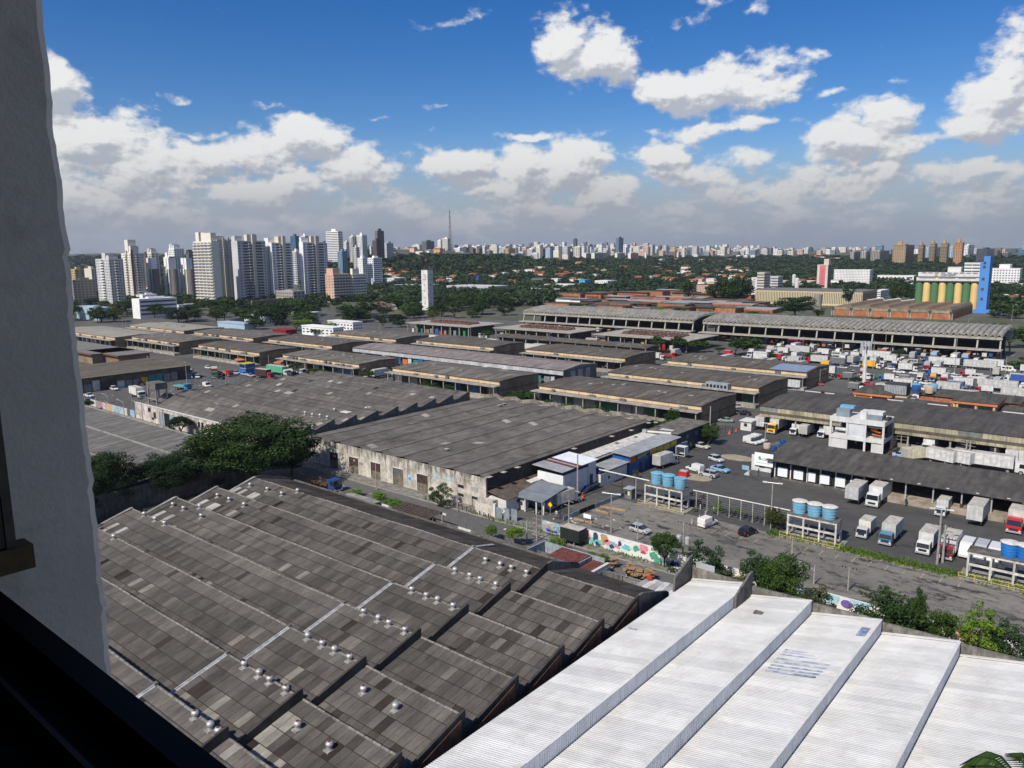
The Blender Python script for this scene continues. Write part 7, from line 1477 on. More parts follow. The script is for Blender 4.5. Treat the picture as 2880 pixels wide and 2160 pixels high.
def leaves(seed,n_cl,n_lf,leaf,rc,shape='round',z0=.22):
 "arrays of leaf quads filling a crown of radius 1 and height 1"
 g=np.random.default_rng(seed);C=[]
 while len(C)<n_cl:
  p=g.uniform(-1,1,3);r2=(p**2).sum()
  if r2>1 or r2<.12:continue
  if shape=='umbrella':
   if p[2]<-.25:continue
  if shape=='cone':
   if p[0]**2+p[1]**2>(.75-.7*p[2])**2*.6:continue
  C.append(p)
 C=np.array(C);lump=1+.20*np.sin(C[:,0]*3+seed)+.15*np.cos(C[:,1]*4+seed*2);C=C*lump[:,None]*(1-rc*.6)
 N=n_cl*n_lf;cen=np.repeat(C,n_lf,0);d=g.normal(size=(N,3));d/=np.linalg.norm(d,axis=1)[:,None];rr=rc*g.uniform(.35,1.0,N)**.5
 cen=cen+d*rr[:,None]*np.array([1,1,.75])
 nrm=d+g.normal(size=(N,3))*.55+np.array([0,0,.35]);nrm/=np.linalg.norm(nrm,axis=1)[:,None]
 a=np.cross(nrm,g.normal(size=(N,3)));a/=np.linalg.norm(a,axis=1)[:,None];b=np.cross(nrm,a);s=leaf*g.uniform(.6,1.25,N)[:,None]
 V=np.stack([cen-a*s-b*s*.6,cen+a*s-b*s*.6,cen+a*s+b*s*.6,cen-a*s+b*s*.6],1)
 V[:,:,2]=z0+(1-z0)*(V[:,:,2]+1)/2
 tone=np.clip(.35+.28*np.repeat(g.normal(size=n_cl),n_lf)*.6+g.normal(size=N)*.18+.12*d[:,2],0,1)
 return V.reshape(-1,3),tone
def np_mesh(name,V,tone,m):
 me=bpy.data.meshes.new(name);nq=len(V)//4
 me.vertices.add(len(V));me.vertices.foreach_set('co',V.astype(np.float32).ravel());me.loops.add(nq*4);me.loops.foreach_set('vertex_index',np.arange(nq*4,dtype=np.int32))
 me.polygons.add(nq);me.polygons.foreach_set('loop_start',np.arange(0,nq*4,4,dtype=np.int32));me.polygons.foreach_set('loop_total',np.full(nq,4,dtype=np.int32))
 me.materials.append(m);me.update(calc_edges=True);a=me.attributes.new('tone','FLOAT','FACE');a.data.foreach_set('value',tone.astype(np.float32));return me
def trunk_mesh(seed,z1=.55,r0=.05,nl=5,spread=.5):
 g=MB();r=random.Random(seed);g.tube((0,0,-.02),(0,0,z1*.55),r0,8,0,r0*.75)
 for k in range(nl):
  a=2*math.pi*k/nl+r.uniform(-.4,.4);m=(spread*.4*math.cos(a),spread*.4*math.sin(a),z1*r.uniform(.7,.9));e=(spread*math.cos(a),spread*math.sin(a),z1*r.uniform(1.05,1.35))
  g.tube((0,0,z1*.5),m,r0*.6,6,0,r0*.4);g.tube(m,e,r0*.4,5,0,r0*.15)
 return g.mesh('trunk',BARK)
CR={}
def crown_mesh(kind,lod,v,m):
 k=(kind,lod,v,m.name)
 if k not in CR:
  n_cl,n_lf,leaf,rc={'near':(120,75,.030,.21),'big':(300,110,.019,.19),'mid':(60,26,.065,.26),'low':(22,9,.17,.36)}[lod]
  if kind=='loose':n_cl,rc=int(n_cl*.5),rc*.85
  V,t=leaves(hash((kind=='round',v))%1000+v*13+7,n_cl,n_lf,leaf,rc,kind,.18 if kind!='umbrella' else.34)
  CR[k]=np_mesh('crown',V,t,m)
 return CR[k]
TR={}
def put_tree(p,R_,H,label,kind='round',lod='mid',m=None,v=None,cat='tree',nm='tree',group=None,trunk=True):
 m=m or LEAF;v=rnd.randrange(5)if v is None else v
 T=thing(nm,label,cat,p,group);c=bpy.data.objects.new('crown',crown_mesh(kind,lod,v,m));COL.objects.link(c);c.parent=T
 if trunk:
  if v not in TR:TR[v]=trunk_mesh(v)
  t=bpy.data.objects.new('trunk',TR[v]);COL.objects.link(t);t.parent=T
 T.scale=(R_,R_,H);T.rotation_euler=(0,0,rnd.uniform(0,6.28));return T
def tree_px(z,x,yb,wpx,ytop,label,kind='round',lod='near',m=None,v=None,z0=0.,trunk=True,cat='tree',nm='tree',group=None):
 "a tree sighted in the picture: foot, breadth and top"
 p=at(z,x,yb,z0);s=ZN[z][2];dep=(p-EYE).dot(C_F);R_=wpx*s/2*dep/FOC*1.16;H=height_of(p.x,p.y,pix(z,0,ytop)[1])-z0
 return put_tree(p,R_,max(1.2,H),label,kind,lod,m,v,cat,nm,group,trunk)
def near_trees():
 tree_px('M1',1420,1010,830,450,'huge spreading dark tree overhanging the end of the sawtooth roof','round','big',LEAFD,1)
 tree_px('M1',1720,930,430,560,'dense tree joined to the right flank of the huge spreading tree','round','big',LEAFD,2);tree_px('M1',1180,960,330,600,'lower leafy limb mass on the left flank of the huge spreading tree','round','big',LEAFD,3)
 tree_px('M1',750,1100,440,735,'dark round tree left of the huge spreading tree','round','big',LEAFD,3);tree_px('M1',250,1200,430,740,'dark tree hard against the window wall','round','big',LEAFD,4);tree_px('M1',500,1120,260,880,'lower dark tree filling the gap between the two left trees','round','near',LEAFD,2);tree_px('M1',1110,1020,200,930,'bush under the left flank of the huge tree','round','near',LEAFD,1,cat='bush',nm='bush',trunk=False)
 put_tree(Vector((-133.5,36,0)),7.5,19,'tall dark tree leaning over the near end of the sawtooth roof, behind the window wall','round','near',LEAFD,2);put_tree(Vector((-152,52,0)),7.5,12,'dark tree half hidden below the window wall','round','big',LEAFD,1);pass
 tree_px('M1',858,628,200,470,'umbrella shaped street tree in front of the pink wall','umbrella','near',LEAFD,0);tree_px('M1',785,612,55,545,'tiny street tree left of the umbrella shaped one','round','near',LEAFD,2);tree_px('M1',127,432,110,350,'small round street tree at the far left crossing','umbrella','near',LEAFD,3);tree_px('M1',712,690,95,618,'low bushy tree behind the light blue gates','umbrella','near',LEAF,1)
 L=[('M2',1350,1310,215,1095,'small tree in front of the graffitied wall','loose',LEAF),('M2',1790,1600,120,1475,'small bright street tree by the near wall, left of two','umbrella',LEAFY),('M2',1990,1640,165,1485,'small bright street tree by the near wall, right of two','umbrella',LEAFY),('M2',610,1215,120,1155,'light green bush left of the collapsing carport','round',LEAFY),('M2',815,1255,130,1178,'light green bush behind the collapsing carport','round',LEAFY),('M2',950,1310,190,1245,'light green bush in front of the carport slats','round',LEAFY),('B3',360,470,145,345,'bright round street tree beside the black trailer','round',LEAFY),('B3',650,545,85,475,'small bright tree behind the red roofed shed','umbrella',LEAFY),('B3',745,600,110,490,'small bright tree right of the red roofed shed','umbrella',LEAFY),('B3',1285,605,285,312,'leafy tree with forked trunk at the graffiti wall','umbrella',LEAF),('B3',1650,690,380,360,'thin open tree right of the transformer pole','loose',LEAFD),('B3',1800,860,400,620,'dusty brownish shrub behind the white roof corner','round',LEAFO),('B3',2110,800,300,460,'dense rounded tree beyond the first white roof bay','round',LEAF),('B3',1960,830,180,640,'dusty shrub left of the dense rounded tree','loose',LEAFO),('B4',120,900,400,455,'broad dark tree beyond the second white roof bay','round',LEAF),('B4',480,960,360,750,'bare twiggy shrub against the light blue wall','loose',LEAFO),('B4',1100,1180,600,775,'wide low tree beyond the third white roof bay','round',LEAF),('B4',1500,1220,290,915,'tree joined to the right side of the wide low one','round',LEAF),('B4',1830,1200,420,905,'yellow green tree in front of the pink painted wall','loose',LEAFY),('B4',2040,1400,420,1060,'shrubs at the right edge behind the white roof','round',LEAF),('B4',1310,850,150,775,'upper clump of the wide low tree','round',LEAF),('M3',1345,470,125,300,'street tree at the corner of the nearest pavilion','round',LEAF),('M3',1665,615,170,430,'leafy tree in the truck yard behind the dark building','round',LEAF),('M3',1045,905,60,835,'small palm like shrub by the blue store','loose',LEAFO)]
 for(z,x,yb,w,yt,lab,kd,m)in L:
  b=z.startswith('B')and yb>800 or(z=='B3' and x>1400)
  if z=='B4' or(z=='B3' and x>1400):
   cx,cy=pix(z,x,(yb+yt)/2);d=ray(cx,cy);V=99.0 if z=='B4' else 101.5;t=V/d.y;q=EYE+d*t;s=ZN[z][2];dep=(q-EYE).dot(C_F);top=atv(z,x,yt,V).z
   put_tree(Vector((q.x,V,0)),w*s/2*dep/FOC*1.05,max(3.2,top),lab,kd,'near',m,None)
  else:tree_px(z,x,yb,w,yt,lab,kd,'near',m)
 r=random.Random(12)
 for i in range(7):tree_px('D3',(1790,2020,2160,1860,2190,1700,1340)[i],(1110,1120,1140,1150,1190,1140,1110)[i],(190,110,110,80,90,90,90)[i],(850,1000,1010,950,1000,1060,1050)[i],'sapling growing along the wire fence of the yard','loose','mid',LEAFY,group='saplings along the yard fence')
 for i in range(5):p=at('M4',25+i*22,1490+i*4);put_tree(p,1.5,r.uniform(3,5),'leggy shrub between the wire fence and the middle tank stand','loose','near',LEAFO,group='shrubs left of the middle tank stand')
 for i in range(20):
  x=-160+i*3.3;put_tree(Vector((x+r.uniform(-.8,.8),189+r.uniform(-2,2),0)),r.uniform(2.4,3.3),r.uniform(3.4,5.2),'dark shrub in the overgrown row between the flat warehouse and the nearest pavilion','round','mid',LEAF,group='overgrown shrub row by the nearest pavilion')
 for(z,x,yb,w,yt)in(('M2',1275,300,240,190),('M2',1440,320,130,235),('M2',1760,330,150,275),('M2',2080,380,260,310),('M2',735,235,90,120),('M2',110,165,130,60),('M2',240,175,120,110),('M2',340,170,120,105),('R1',1385,1250,110,1180),('R1',1850,1300,90,1210),('R1',2120,1345,120,1275),('R2',300,1055,170,990),('R2',1755,1090,150,1015),('R2',2020,1115,90,1060),('R3',1235,1205,165,1060),('R3',1415,1205,160,1062),('R3',1550,1205,120,1100),('R3',1640,1200,100,1110),('R3',1900,1230,140,1100),('R3',2030,1225,230,1060),('R3',1760,1220,100,1150),('R3',2190,1270,110,1205),('E2',720,262,140,185),('E2',840,270,110,195),('E2',450,255,150,155),('E2',30,240,140,150),('E2',920,500,140,408),('E1',380,240,210,150),('E1',590,250,180,150),('E1',600,400,120,335),('E1',825,395,120,330),('E1',1300,340,220,255),('E1',2080,400,200,290),('E1',2190,330,90,250)):
  tree_px(z,x,yb,w,yt,'%s tree among the market sheds and parked trucks, %s'%('broad' if w>130 else 'small round',WHERE(pix(z,x,yb)[0])),'umbrella' if w<200 else 'round','mid',LEAF,group='small trees among the market sheds')
near_trees()
def far_trees():
 r=random.Random(5);n=0
 def grp(x0,x1,y0,y1,n,R0,R1,H0,H1,lab,g,ms=(None,),kinds=('round','umbrella'),lod='mid'):
  P=sorted([(r.uniform(x0,x1),r.uniform(y0,y1))for _ in range(n)],key=lambda q:q[1])
  for(px,py)in P:
   x,y,z=on_ground(px,py);put_tree(Vector((x,y,z)),r.uniform(R0,R1),r.uniform(H0,H1),lab+', '+WHERE(px).replace('the striped grey tower','the striped tower'),r.choice(kinds),lod,r.choice(ms),group=g,trunk=False if lod=='low' else True)
 grp(195,640,868,909,38,6,10,9,14,'dense dark tree in the left tree belt','trees of the left belt',(LEAF,LEAF,LEAFD,LEAFO));grp(640,1010,868,918,38,6,10,8,14,'dense green tree in the belt behind the pavilions','trees of the middle belt',(LEAF,LEAF,LEAFD))
 grp(1010,1175,858,900,16,6,9,8,13,'dense tree near the clock tower foot','trees left of the clock tower',(LEAF,LEAFD));grp(700,1000,906,936,16,4,7,5,9,'low spreading tree behind the rear pavilions','low trees behind the rear pavilions',(LEAF,LEAFD,LEAFY));grp(1000,1150,903,930,8,4,6,5,8,'low tree by the flat halls','low trees left of the flat halls',(LEAF,LEAFD));grp(1010,1350,884,903,12,4,7,5,9,'lower tree by the clock tower','lower trees before the clock tower belt',(LEAF,LEAFD,LEAFO));grp(1225,1440,852,893,26,6,10,9,14,'dense tree beyond the clock tower foot','trees right of the clock tower',(LEAF,LEAFD));grp(1170,1225,876,886,6,5,7,5,8,'tree in front of the clock tower foot','trees before the clock tower',(LEAFD,))
 for i in range(38):
  x=-372+i*9.8+r.uniform(-3,3);put_tree(Vector((x,468+r.uniform(-12,30),0)),r.uniform(5,8),r.uniform(8,12.5),'round topped tree showing above the vaulted hall roofs, '+WHERE(proj(x,475,8)[0]),r.choice(('round','umbrella')),'mid',r.choice((LEAF,LEAF,LEAFY)),group='trees behind the vaulted halls')
 for(x,yb,w,yt,lab,m,kd)in(('',0,0,0,'',None,''),):pass
 tree_px('R4',230,910,340,700,'very large round headed tree beside the thick grey cylinder','round','near',LEAFD);tree_px('R4',440,900,90,820,'small round tree right of the very large one','round','mid',LEAFO);tree_px('R4',690,800,170,585,'dark layered conifer in front of the fluted cream hall','cone','mid',LEAFD);tree_px('R4',780,800,90,650,'thinner conifer beside the dark layered one','cone','mid',LEAFO)
 for(x,yb,w,yt)in((1080,760,90,600),(1140,760,110,570),(1200,755,90,590),(1240,760,90,620),(1940,760,110,640),(2010,760,120,610),(2090,770,120,630),(2170,770,120,640)):tree_px('R4',x,yb,w,yt,'dark open crowned tree in the groves flanking the silos','cone','mid',LEAFD,group='dark trees flanking the silos')
 for(x,yb,w,yt)in((2030,890,190,760),(2140,910,190,800),(1960,900,110,830)):tree_px('R4',x,yb,w,yt,'round tree below the groves right of the brick warehouse','round','mid',LEAF,group='round trees right of the brick warehouse')
 for(x,yb,w,yt)in((1700,760,140,600),(1780,765,160,560),(1860,765,170,545),(1930,765,170,530),(2000,765,130,545),(1820,765,150,610),(1900,770,130,620),(1480,760,120,560),(1400,640,120,540),(1330,650,110,590)):tree_px('R3',x,yb,w,yt,'tall dark tree of the steep grove left of the stepped white office','round','mid',LEAFD,group='steep dark grove left of the stepped office')
 tree_px('R2',815,850,120,755,'big pale pink blossoming tree left of the clock tower','umbrella','mid',LEAFP);tree_px('R2',880,880,110,790,'lower pale pink blossoming tree','umbrella','mid',LEAFP);tree_px('R2',535,930,75,855,'purple flowering tree, left of two','round','mid',LEAFV);tree_px('R2',605,930,90,862,'purple flowering tree, right of two','round','mid',LEAFV)
 for(x,yb,yt)in((560,850,705),(620,850,700),(385,845,700),(145,790,690),(360,760,690)):tree_px('R2' if x!=145 else 'R2',x,yb,60,yt,'feathery palm standing above the tree belt','umbrella','mid',LEAFD,group='palms above the tree belt')
 tm=[]
 for k in range(8):tm.append(leaves(k+40,14,9,.20,.42,'round',.05))
 VV,TT=[],[]
 def mass(x0,x1,y0,y1,n,R0,R1,H0,H1):
  for _ in range(n):
   px,py=r.uniform(x0,x1),r.uniform(y0,y1);x,y,z=on_ground(px,py)
   if 640>-x and False:pass
   V,t=tm[r.randrange(8)];R_=r.uniform(R0,R1);H=r.uniform(H0,H1);a=r.uniform(0,6.28);ca,sa=math.cos(a)*R_,math.sin(a)*R_
   Q=np.empty_like(V);Q[:,0]=x+V[:,0]*ca-V[:,1]*sa;Q[:,1]=y+V[:,0]*sa+V[:,1]*ca;Q[:,2]=z-1+V[:,2]*H;VV.append(Q);TT.append(np.clip(t+r.gauss(-.05,.16),0,1))
 mass(190,2890,722,735,800,10,18,6,10);mass(190,2890,733,760,1300,10,17,9,15);mass(1080,2890,757,795,1500,7,13,8,13);mass(190,1080,757,800,420,7,12,8,13)
 mass(1100,1950,795,830,700,6,10,7,12);mass(190,560,800,862,300,6,9,7,11);mass(560,900,838,868,180,6,9,7,11);mass(850,1100,790,850,230,6,9,7,10);mass(1100,1560,828,862,300,6,9,7,12);mass(930,1110,715,760,120,10,16,10,16)
 mass(2160,2890,722,800,750,10,17,9,14);mass(2100,2620,795,822,170,6,9,7,10);mass(2780,2890,800,870,90,7,10,8,12)
 me=np_mesh('distant_woods',np.concatenate(VV),np.concatenate(TT),leafmat('distant_foliage',(.017,.034,.013),(.068,.095,.030)));o=bpy.data.objects.new('distant_woods',me);COL.objects.link(o);o['kind']='stuff'
 r2=np.random.default_rng(3);n=5200;c=np.stack([r2 .uniform(-50,12,n),r2 .normal(131.0,.7,n),np.zeros(n)],1);c[:700,0]=r2 .uniform(-100,-40,700);c[:700,1]=r2 .normal(110.5,1.2,700)if False else r2 .normal(105.6,.5,700)
 h=r2 .uniform(.12,.55,n);a=r2 .uniform(0,6.28,n);w=r2 .uniform(.06,.2,n);dx=np.stack([np.cos(a)*w,np.sin(a)*w,np.zeros(n)],1);ln=np.stack([r2 .normal(0,.1,n),r2 .normal(0,.1,n),h],1)
 V=np.stack([c-dx,c+dx,c+dx*.4+ln,c-dx*.4+ln],1).reshape(-1,3);o=bpy.data.objects.new('weeds',np_mesh('weeds',V,r2 .uniform(.2,1,n),LEAFY));COL.objects.link(o);o['kind']='stuff'
far_trees()
PAINT=mat('vehicle_paint',(.8,.8,.8),rough=.3,var=.06,scale=.8,spec=.5,obj_color=True);BOXP=mat('box_body_paint',(.8,.8,.8),rough=.6,var=.22,scale=.9,obj_color=True,streak=('z',.28));TYRE=mat('tyre',(.015,.015,.015),var=0);RIM=mat('rim',(.40,.40,.41),rough=.4,metal=.5,var=0);CHAS=mat('chassis',(.03,.03,.032),var=.1);LAMP=mat('lamp_lens',(.75,.75,.72),rough=.2,var=0);TAIL=mat('tail_lens',(.45,.02,.02),rough=.3,var=0);ROOFD=mat('dusty_box_roof',(.50,.47,.41),rough=.8,var=.3,scale=1.2,dirt=((.20,.17,.13),.6,.8));AUTOG=mat('car_glass',(.012,.016,.02),rough=.08,var=0,spec=.7)
def wheel_mesh(r_,w):
 g=MB()
 def cyl(rr,y0,y1,m):
  n=14;i=len(g.v)
  for y in(y0,y1):
   for k in range(n):g.v.append((rr*math.cos(2*math.pi*k/n),y,rr*math.sin(2*math.pi*k/n)))
  for k in range(n):j=(k+1)%n;g.f.append((i+k,i+n+k,i+n+j,i+j));g.m.append(m);g.t.append(0)
  g.f.append(tuple(i+k for k in range(n)));g.m.append(m);g.t.append(0);g.f.append(tuple(i+n+k for k in reversed(range(n))));g.m.append(m);g.t.append(0)
 cyl(r_,-w/2,w/2,0);cyl(r_*.6,-w/2-.01,w/2+.01,1);return g.mesh('wheel',[TYRE,RIM])
WM={k:wheel_mesh(*k)for k in((.31,.2),(.40,.26),(.50,.3))}
def addp(T,name,me,loc=(0,0,0),paint=False):
 o=bpy.data.objects.new(name,me);COL.objects.link(o);o.parent=T;o.location=loc
 if paint:o['_paint']=1
 return o
def hull(st,m=0,g=None):
 "skin over cross sections: st = [(x, halfwidth low, halfwidth high, z low, z high)...]"
 g=g or MB();R_=[]
 for(x,a,b,z0,z1)in st:
  i=len(g.v);zm=z0+(z1-z0)*.45
  g.v+=[(x,-a*.93,z0),(x,-a,zm),(x,-b,z1-.04),(x,-b*.85,z1),(x,b*.85,z1),(x,b,z1-.04),(x,a,zm),(x,a*.93,z0)];R_.append(i)
 for p,q in zip(R_,R_[1:]):
  for k in range(8):j=(k+1)%8;g.f.append((p+k,p+j,q+j,q+k));g.m.append(m);g.t.append(0)
 g.f.append(tuple(R_[0]+k for k in reversed(range(8))));g.f.append(tuple(R_[-1]+k for k in range(8)));g.m+=[m,m];g.t+=[0,0];return g
def car(kind):
 T=thing('parked_car','x','car',(0,0,0));L,wb={'hatch':(3.9,2.45),'sedan':(4.5,2.6),'suv':(4.3,2.6),'smallvan':(4.3,2.7),'pickup':(4.8,2.9),'minibus':(5.3,3.2)}[kind];h=L/2;w=.86
 if kind=='minibus':body=[(-h,.85,.8,.35,2.3),(-h+.1,.95,.86,.3,2.42),(h-1.9,.95,.86,.3,2.42),(h-1.2,.95,.84,.3,2.2),(h-.75,.93,.86,.3,1.25),(h-.1,.85,.76,.32,1.0),(h,.75,.7,.4,.85)]
 elif kind=='smallvan':body=[(-h,.82,.76,.35,1.7),(-h+.1,.87,.80,.3,1.86),(.25,.87,.80,.28,1.86),(.3,.87,.82,.28,.98),(h-1.1,.86,.80,.28,.95),(h-.1,.78,.7,.32,.78),(h,.7,.66,.38,.68)]
 elif kind=='pickup':body=[(-h,.84,.82,.4,.98),(-h+.05,.86,.84,.35,1.0),(h-1.4,.87,.82,.32,1.02),(h-.15,.8,.7,.34,.86),(h,.72,.66,.4,.74)]
 else:
  b=.95 if kind!='suv' else 1.02;body=[(-h,.76,.72,.36,.84),(-h+.08,.84,.78,.28,b),(-h+.6,w,.8,.26,b+.01),(0,w,.81,.24,b),(h-1.0,w,.79,.26,b-.03),(h-.12,.80,.7,.28,.76),(h,.72,.64,.36,.64)]
 addp(T,'body',hull(body).mesh('body',PAINT),paint=True)
 gz={'hatch':[(-h+.05,.95),(-h+.45,1.40),(.35,1.44),(1.05,.93)],'sedan':[(-h+.75,.96),(-h+1.35,1.36),(.35,1.40),(1.15,.94)],'suv':[(-h+.1,1.0),(-h+.3,1.56),(.4,1.62),(1.0,1.0)],'smallvan':[(.26,.98),(.3,1.70),(.45,1.70),(1.2,.95)],'pickup':[(-.35,1.0),(-.2,1.52),(.6,1.54),(1.3,1.0)],'minibus':None}[kind]
 if gz:
  g=MB();w0,w1=.79,.64;P=gz;i=len(g.v)
  for s in(-1,1):g.v+=[(P[0][0],s*w0,P[0][1]-.03),(P[1][0],s*w1,P[1][1]),(P[2][0],s*w1,P[2][1]),(P[3][0],s*w0,P[3][1]-.03)]
  for f in((0,1,2,3),(7,6,5,4),(0,4,5,1),(1,5,6,2),(2,6,7,3),(3,7,4,0)):g.f.append(f);g.m.append(0);g.t.append(0)
  addp(T,'window',g.mesh('window',AUTOG))
  g=MB();g.prism([(P[1][0],-w1-.01),(P[2][0],-w1-.01),(P[2][0],w1+.01),(P[1][0],w1+.01)],[P[1][1]+.004,P[2][1]+.004,P[2][1]+.004,P[1][1]+.004],[P[1][1]+.05,P[2][1]+.05,P[2][1]+.05,P[1][1]+.05])
  for s in(-1,1):
   xm=(P[1][0]+P[2][0])/2;g.extr([(s*w0,.96),(s*w1,P[1][1]+.02),(s*(w1+.015),P[1][1]+.02),(s*(w0+.015),.96)],xm-.05,xm+.05)
  addp(T,'roof',g.mesh('roof',PAINT),paint=True)
 else:
  g=MB()
  for s in(-1,1):
   for k in range(3):g.box(-h+.4+k*1.15,s*.925,1.35,-h+1.4+k*1.15,s*.945,2.0)
  g.face([(h-1.85,-.8,2.30),(h-1.85,.8,2.30),(h-.82,.84,1.32),(h-.82,-.84,1.32)][::-1]);g.box(-h-.012,-.7,1.4,-h-.002,.7,2.1);addp(T,'window',g.mesh('window',AUTOG))
 wr=(.31,.2)if kind not in('minibus','pickup','suv')else(.40,.26)
 for sx in(-1,1):
  for sy in(-1,1):addp(T,'wheel',WM[wr],(sx*wb/2,sy*(.80 if wr[0]<.35 else.84),wr[0]))
 for sy in(-1,1):addp(T,'headlight',MB().box(h-.14,sy*.62-.14,.6,h-.02,sy*.62+.14,.72).mesh('headlight',LAMP));addp(T,'tail_light',MB().box(-h-.02,sy*.68-.1,.7,-h+.06,sy*.68+.1,.92).mesh('tail_light',TAIL))
 return learn(T)
def truck(kind,roofm=ROOFD):
 T=thing('parked_truck','x','truck',(0,0,0));bl,bh,cl={'small':(3.6,2.0,1.6),'box':(5.2,2.35,1.75),'semi':(12.0,2.7,2.2),'lorry':(7.4,2.6,2.0),'trailer':(12.0,2.7,0),'boxonly':(6.4,2.5,0),'flat':(6.6,.5,2.0)}[kind];hw={'small':.98,'box':1.12}.get(kind,1.27);z0={'small':.85,'box':1.0}.get(kind,1.2)
 tot=bl+(cl+.35 if cl else 0);xb=-tot/2;xf=xb+bl;g=MB();g.box(xb+.1,-.4,z0-.32,xf+(cl+.1 if cl else-.2),.4,z0-.05);addp(T,'chassis',g.mesh('chassis',CHAS))
 g=MB();g.box(xb,-hw,z0,xf,hw,z0+bh);addp(T,'cargo_box',g.mesh('cargo_box',BOXP),paint=kind!='x')
 if kind!='flat':addp(T,'box_roof',MB().box(xb+.06,-hw+.06,z0+bh+.002,xf-.06,hw-.06,z0+bh+.03).mesh('box_roof',roofm))
 g=MB();
 for s in(-1,1):g.box(xb-.015,s*.02,z0+.1,xb-.002,s*(hw-.08),z0+bh-.1)
 addp(T,'rear_door',g.mesh('rear_door',mat('rear_door_grey',(.40,.39,.37),var=.2)))
 if cl:
  x0,x1=xf+.3,xf+.3+cl;ch={'small':1.95,'box':2.25}.get(kind,2.75);st=[(x0,hw*.92,hw*.88,.55,ch),(x0+cl*.55,hw*.94,hw*.88,.5,ch+.02),(x1-.25,hw*.94,hw*.86,.45,ch-.15),(x1,hw*.92,hw*.9,.45,ch*.56),(x1+.02,hw*.9,hw*.88,.4,.9)]
  addp(T,'cab',hull(st).mesh('cab',PAINT),paint=True)
  g=MB();a,b=ch-.22,ch*.58;g.face([(x1-.2,-hw*.80,a),(x1+.012,-hw*.86,b),(x1+.012,hw*.86,b),(x1-.2,hw*.80,a)]);
  for s in(-1,1):g.face([(x0+cl*.35,s*hw*.955,b),(x1-.15,s*hw*.955,b),(x1-.32,s*hw*.92,a),(x0+cl*.4,s*hw*.92,a)])
  addp(T,'windscreen',g.mesh('windscreen',AUTOG));addp(T,'grille',MB().box(x1+.02,-hw*.55,.75,x1+.05,hw*.55,1.15).mesh('grille',CHAS));addp(T,'bumper',MB().box(x1-.1,-hw*.95,.35,x1+.1,hw*.95,.62).mesh('bumper',METAL))
  for s in(-1,1):addp(T,'headlight',MB().box(x1+.03,s*hw*.72-.14,.68,x1+.06,s*hw*.72+.14,.86).mesh('headlight',LAMP));addp(T,'mirror',MB().box(x1-.15,s*(hw+.16)-.07,ch*.62,x1-.05,s*(hw+.16)+.07,ch*.84).mesh('mirror',CHAS))
 wr={'small':(.40,.26),'box':(.40,.26)}.get(kind,(.50,.3));xs=[xb+1.2]+([xb+2.35,xb+3.5]if bl>9 else([xb+2.3]if bl>6.5 else[]))
 if cl:xs+=[xf+.3+cl*.55]+([xf-1.0]if kind=='semi' else[])
 for x in xs:
  for s in(-1,1):addp(T,'wheel',WM[wr],(x,s*(hw-.16),wr[0]))
 if not cl:addp(T,'landing_leg',MB().box(xf-2.2,-.9,0,xf-2.0,-.75,z0).mesh('landing_leg',METAL));addp(T,'landing_leg',MB().box(xf-2.2,.75,0,xf-2.0,.9,z0).mesh('landing_leg',METAL))
 return learn(T)
PROTO={}
used=set()
def veh(kind,p,yaw,label,col,group=None,cabcol=None,cat=None):
 k=kind
 if k not in PROTO:PROTO[k]=(truck if k in('small','box','semi','lorry','trailer','boxonly','flat')else car)(k)
 src=PROTO[k]
 if k in used:o=copy_tree(src,color=None)
 else:used.add(k);o=src
 o.location=p;o.rotation_euler=(0,0,yaw);o['label']=label
 if 'group' in o.keys():del o['group']
 if group:o['group']=group
 o['category']=cat or{'small':'truck','box':'truck','semi':'truck','lorry':'truck','trailer':'trailer','boxonly':'truck body','flat':'truck','minibus':'van','smallvan':'van','pickup':'pickup'}.get(k,'car')
 o.name={'trailer':'trailer','boxonly':'truck_body','minibus':'van','smallvan':'van','pickup':'pickup'}.get(k,'parked_truck' if k in('small','box','semi','lorry','flat')else 'parked_car')
 for c in(o.children if o is src else CH[o.name]if o.name in CH else o.children):
  if c.get('_paint'):c.color=(*(col if(c.name.startswith('cargo')or not cabcol)else cabcol),1)
 return o
CH={}
WH_,SI,BK,RD_,BL_,GY,LB,YE_,TE,GN_=(.66,.66,.64),(.42,.43,.44),(.015,.015,.017),(.45,.02,.03),(.03,.10,.35),(.16,.17,.18),(.28,.42,.55),(.85,.45,.02),(.10,.30,.40),(.03,.22,.12)
BO=(.54,.54,.52);S_,N_,E_,W__=-math.pi/2,math.pi/2,0,math.pi
def nose(z,x,y,L,yaw):
 p=at(z,x,y);return Vector((p.x-math.cos(yaw)*L/2,p.y-math.sin(yaw)*L/2,0))
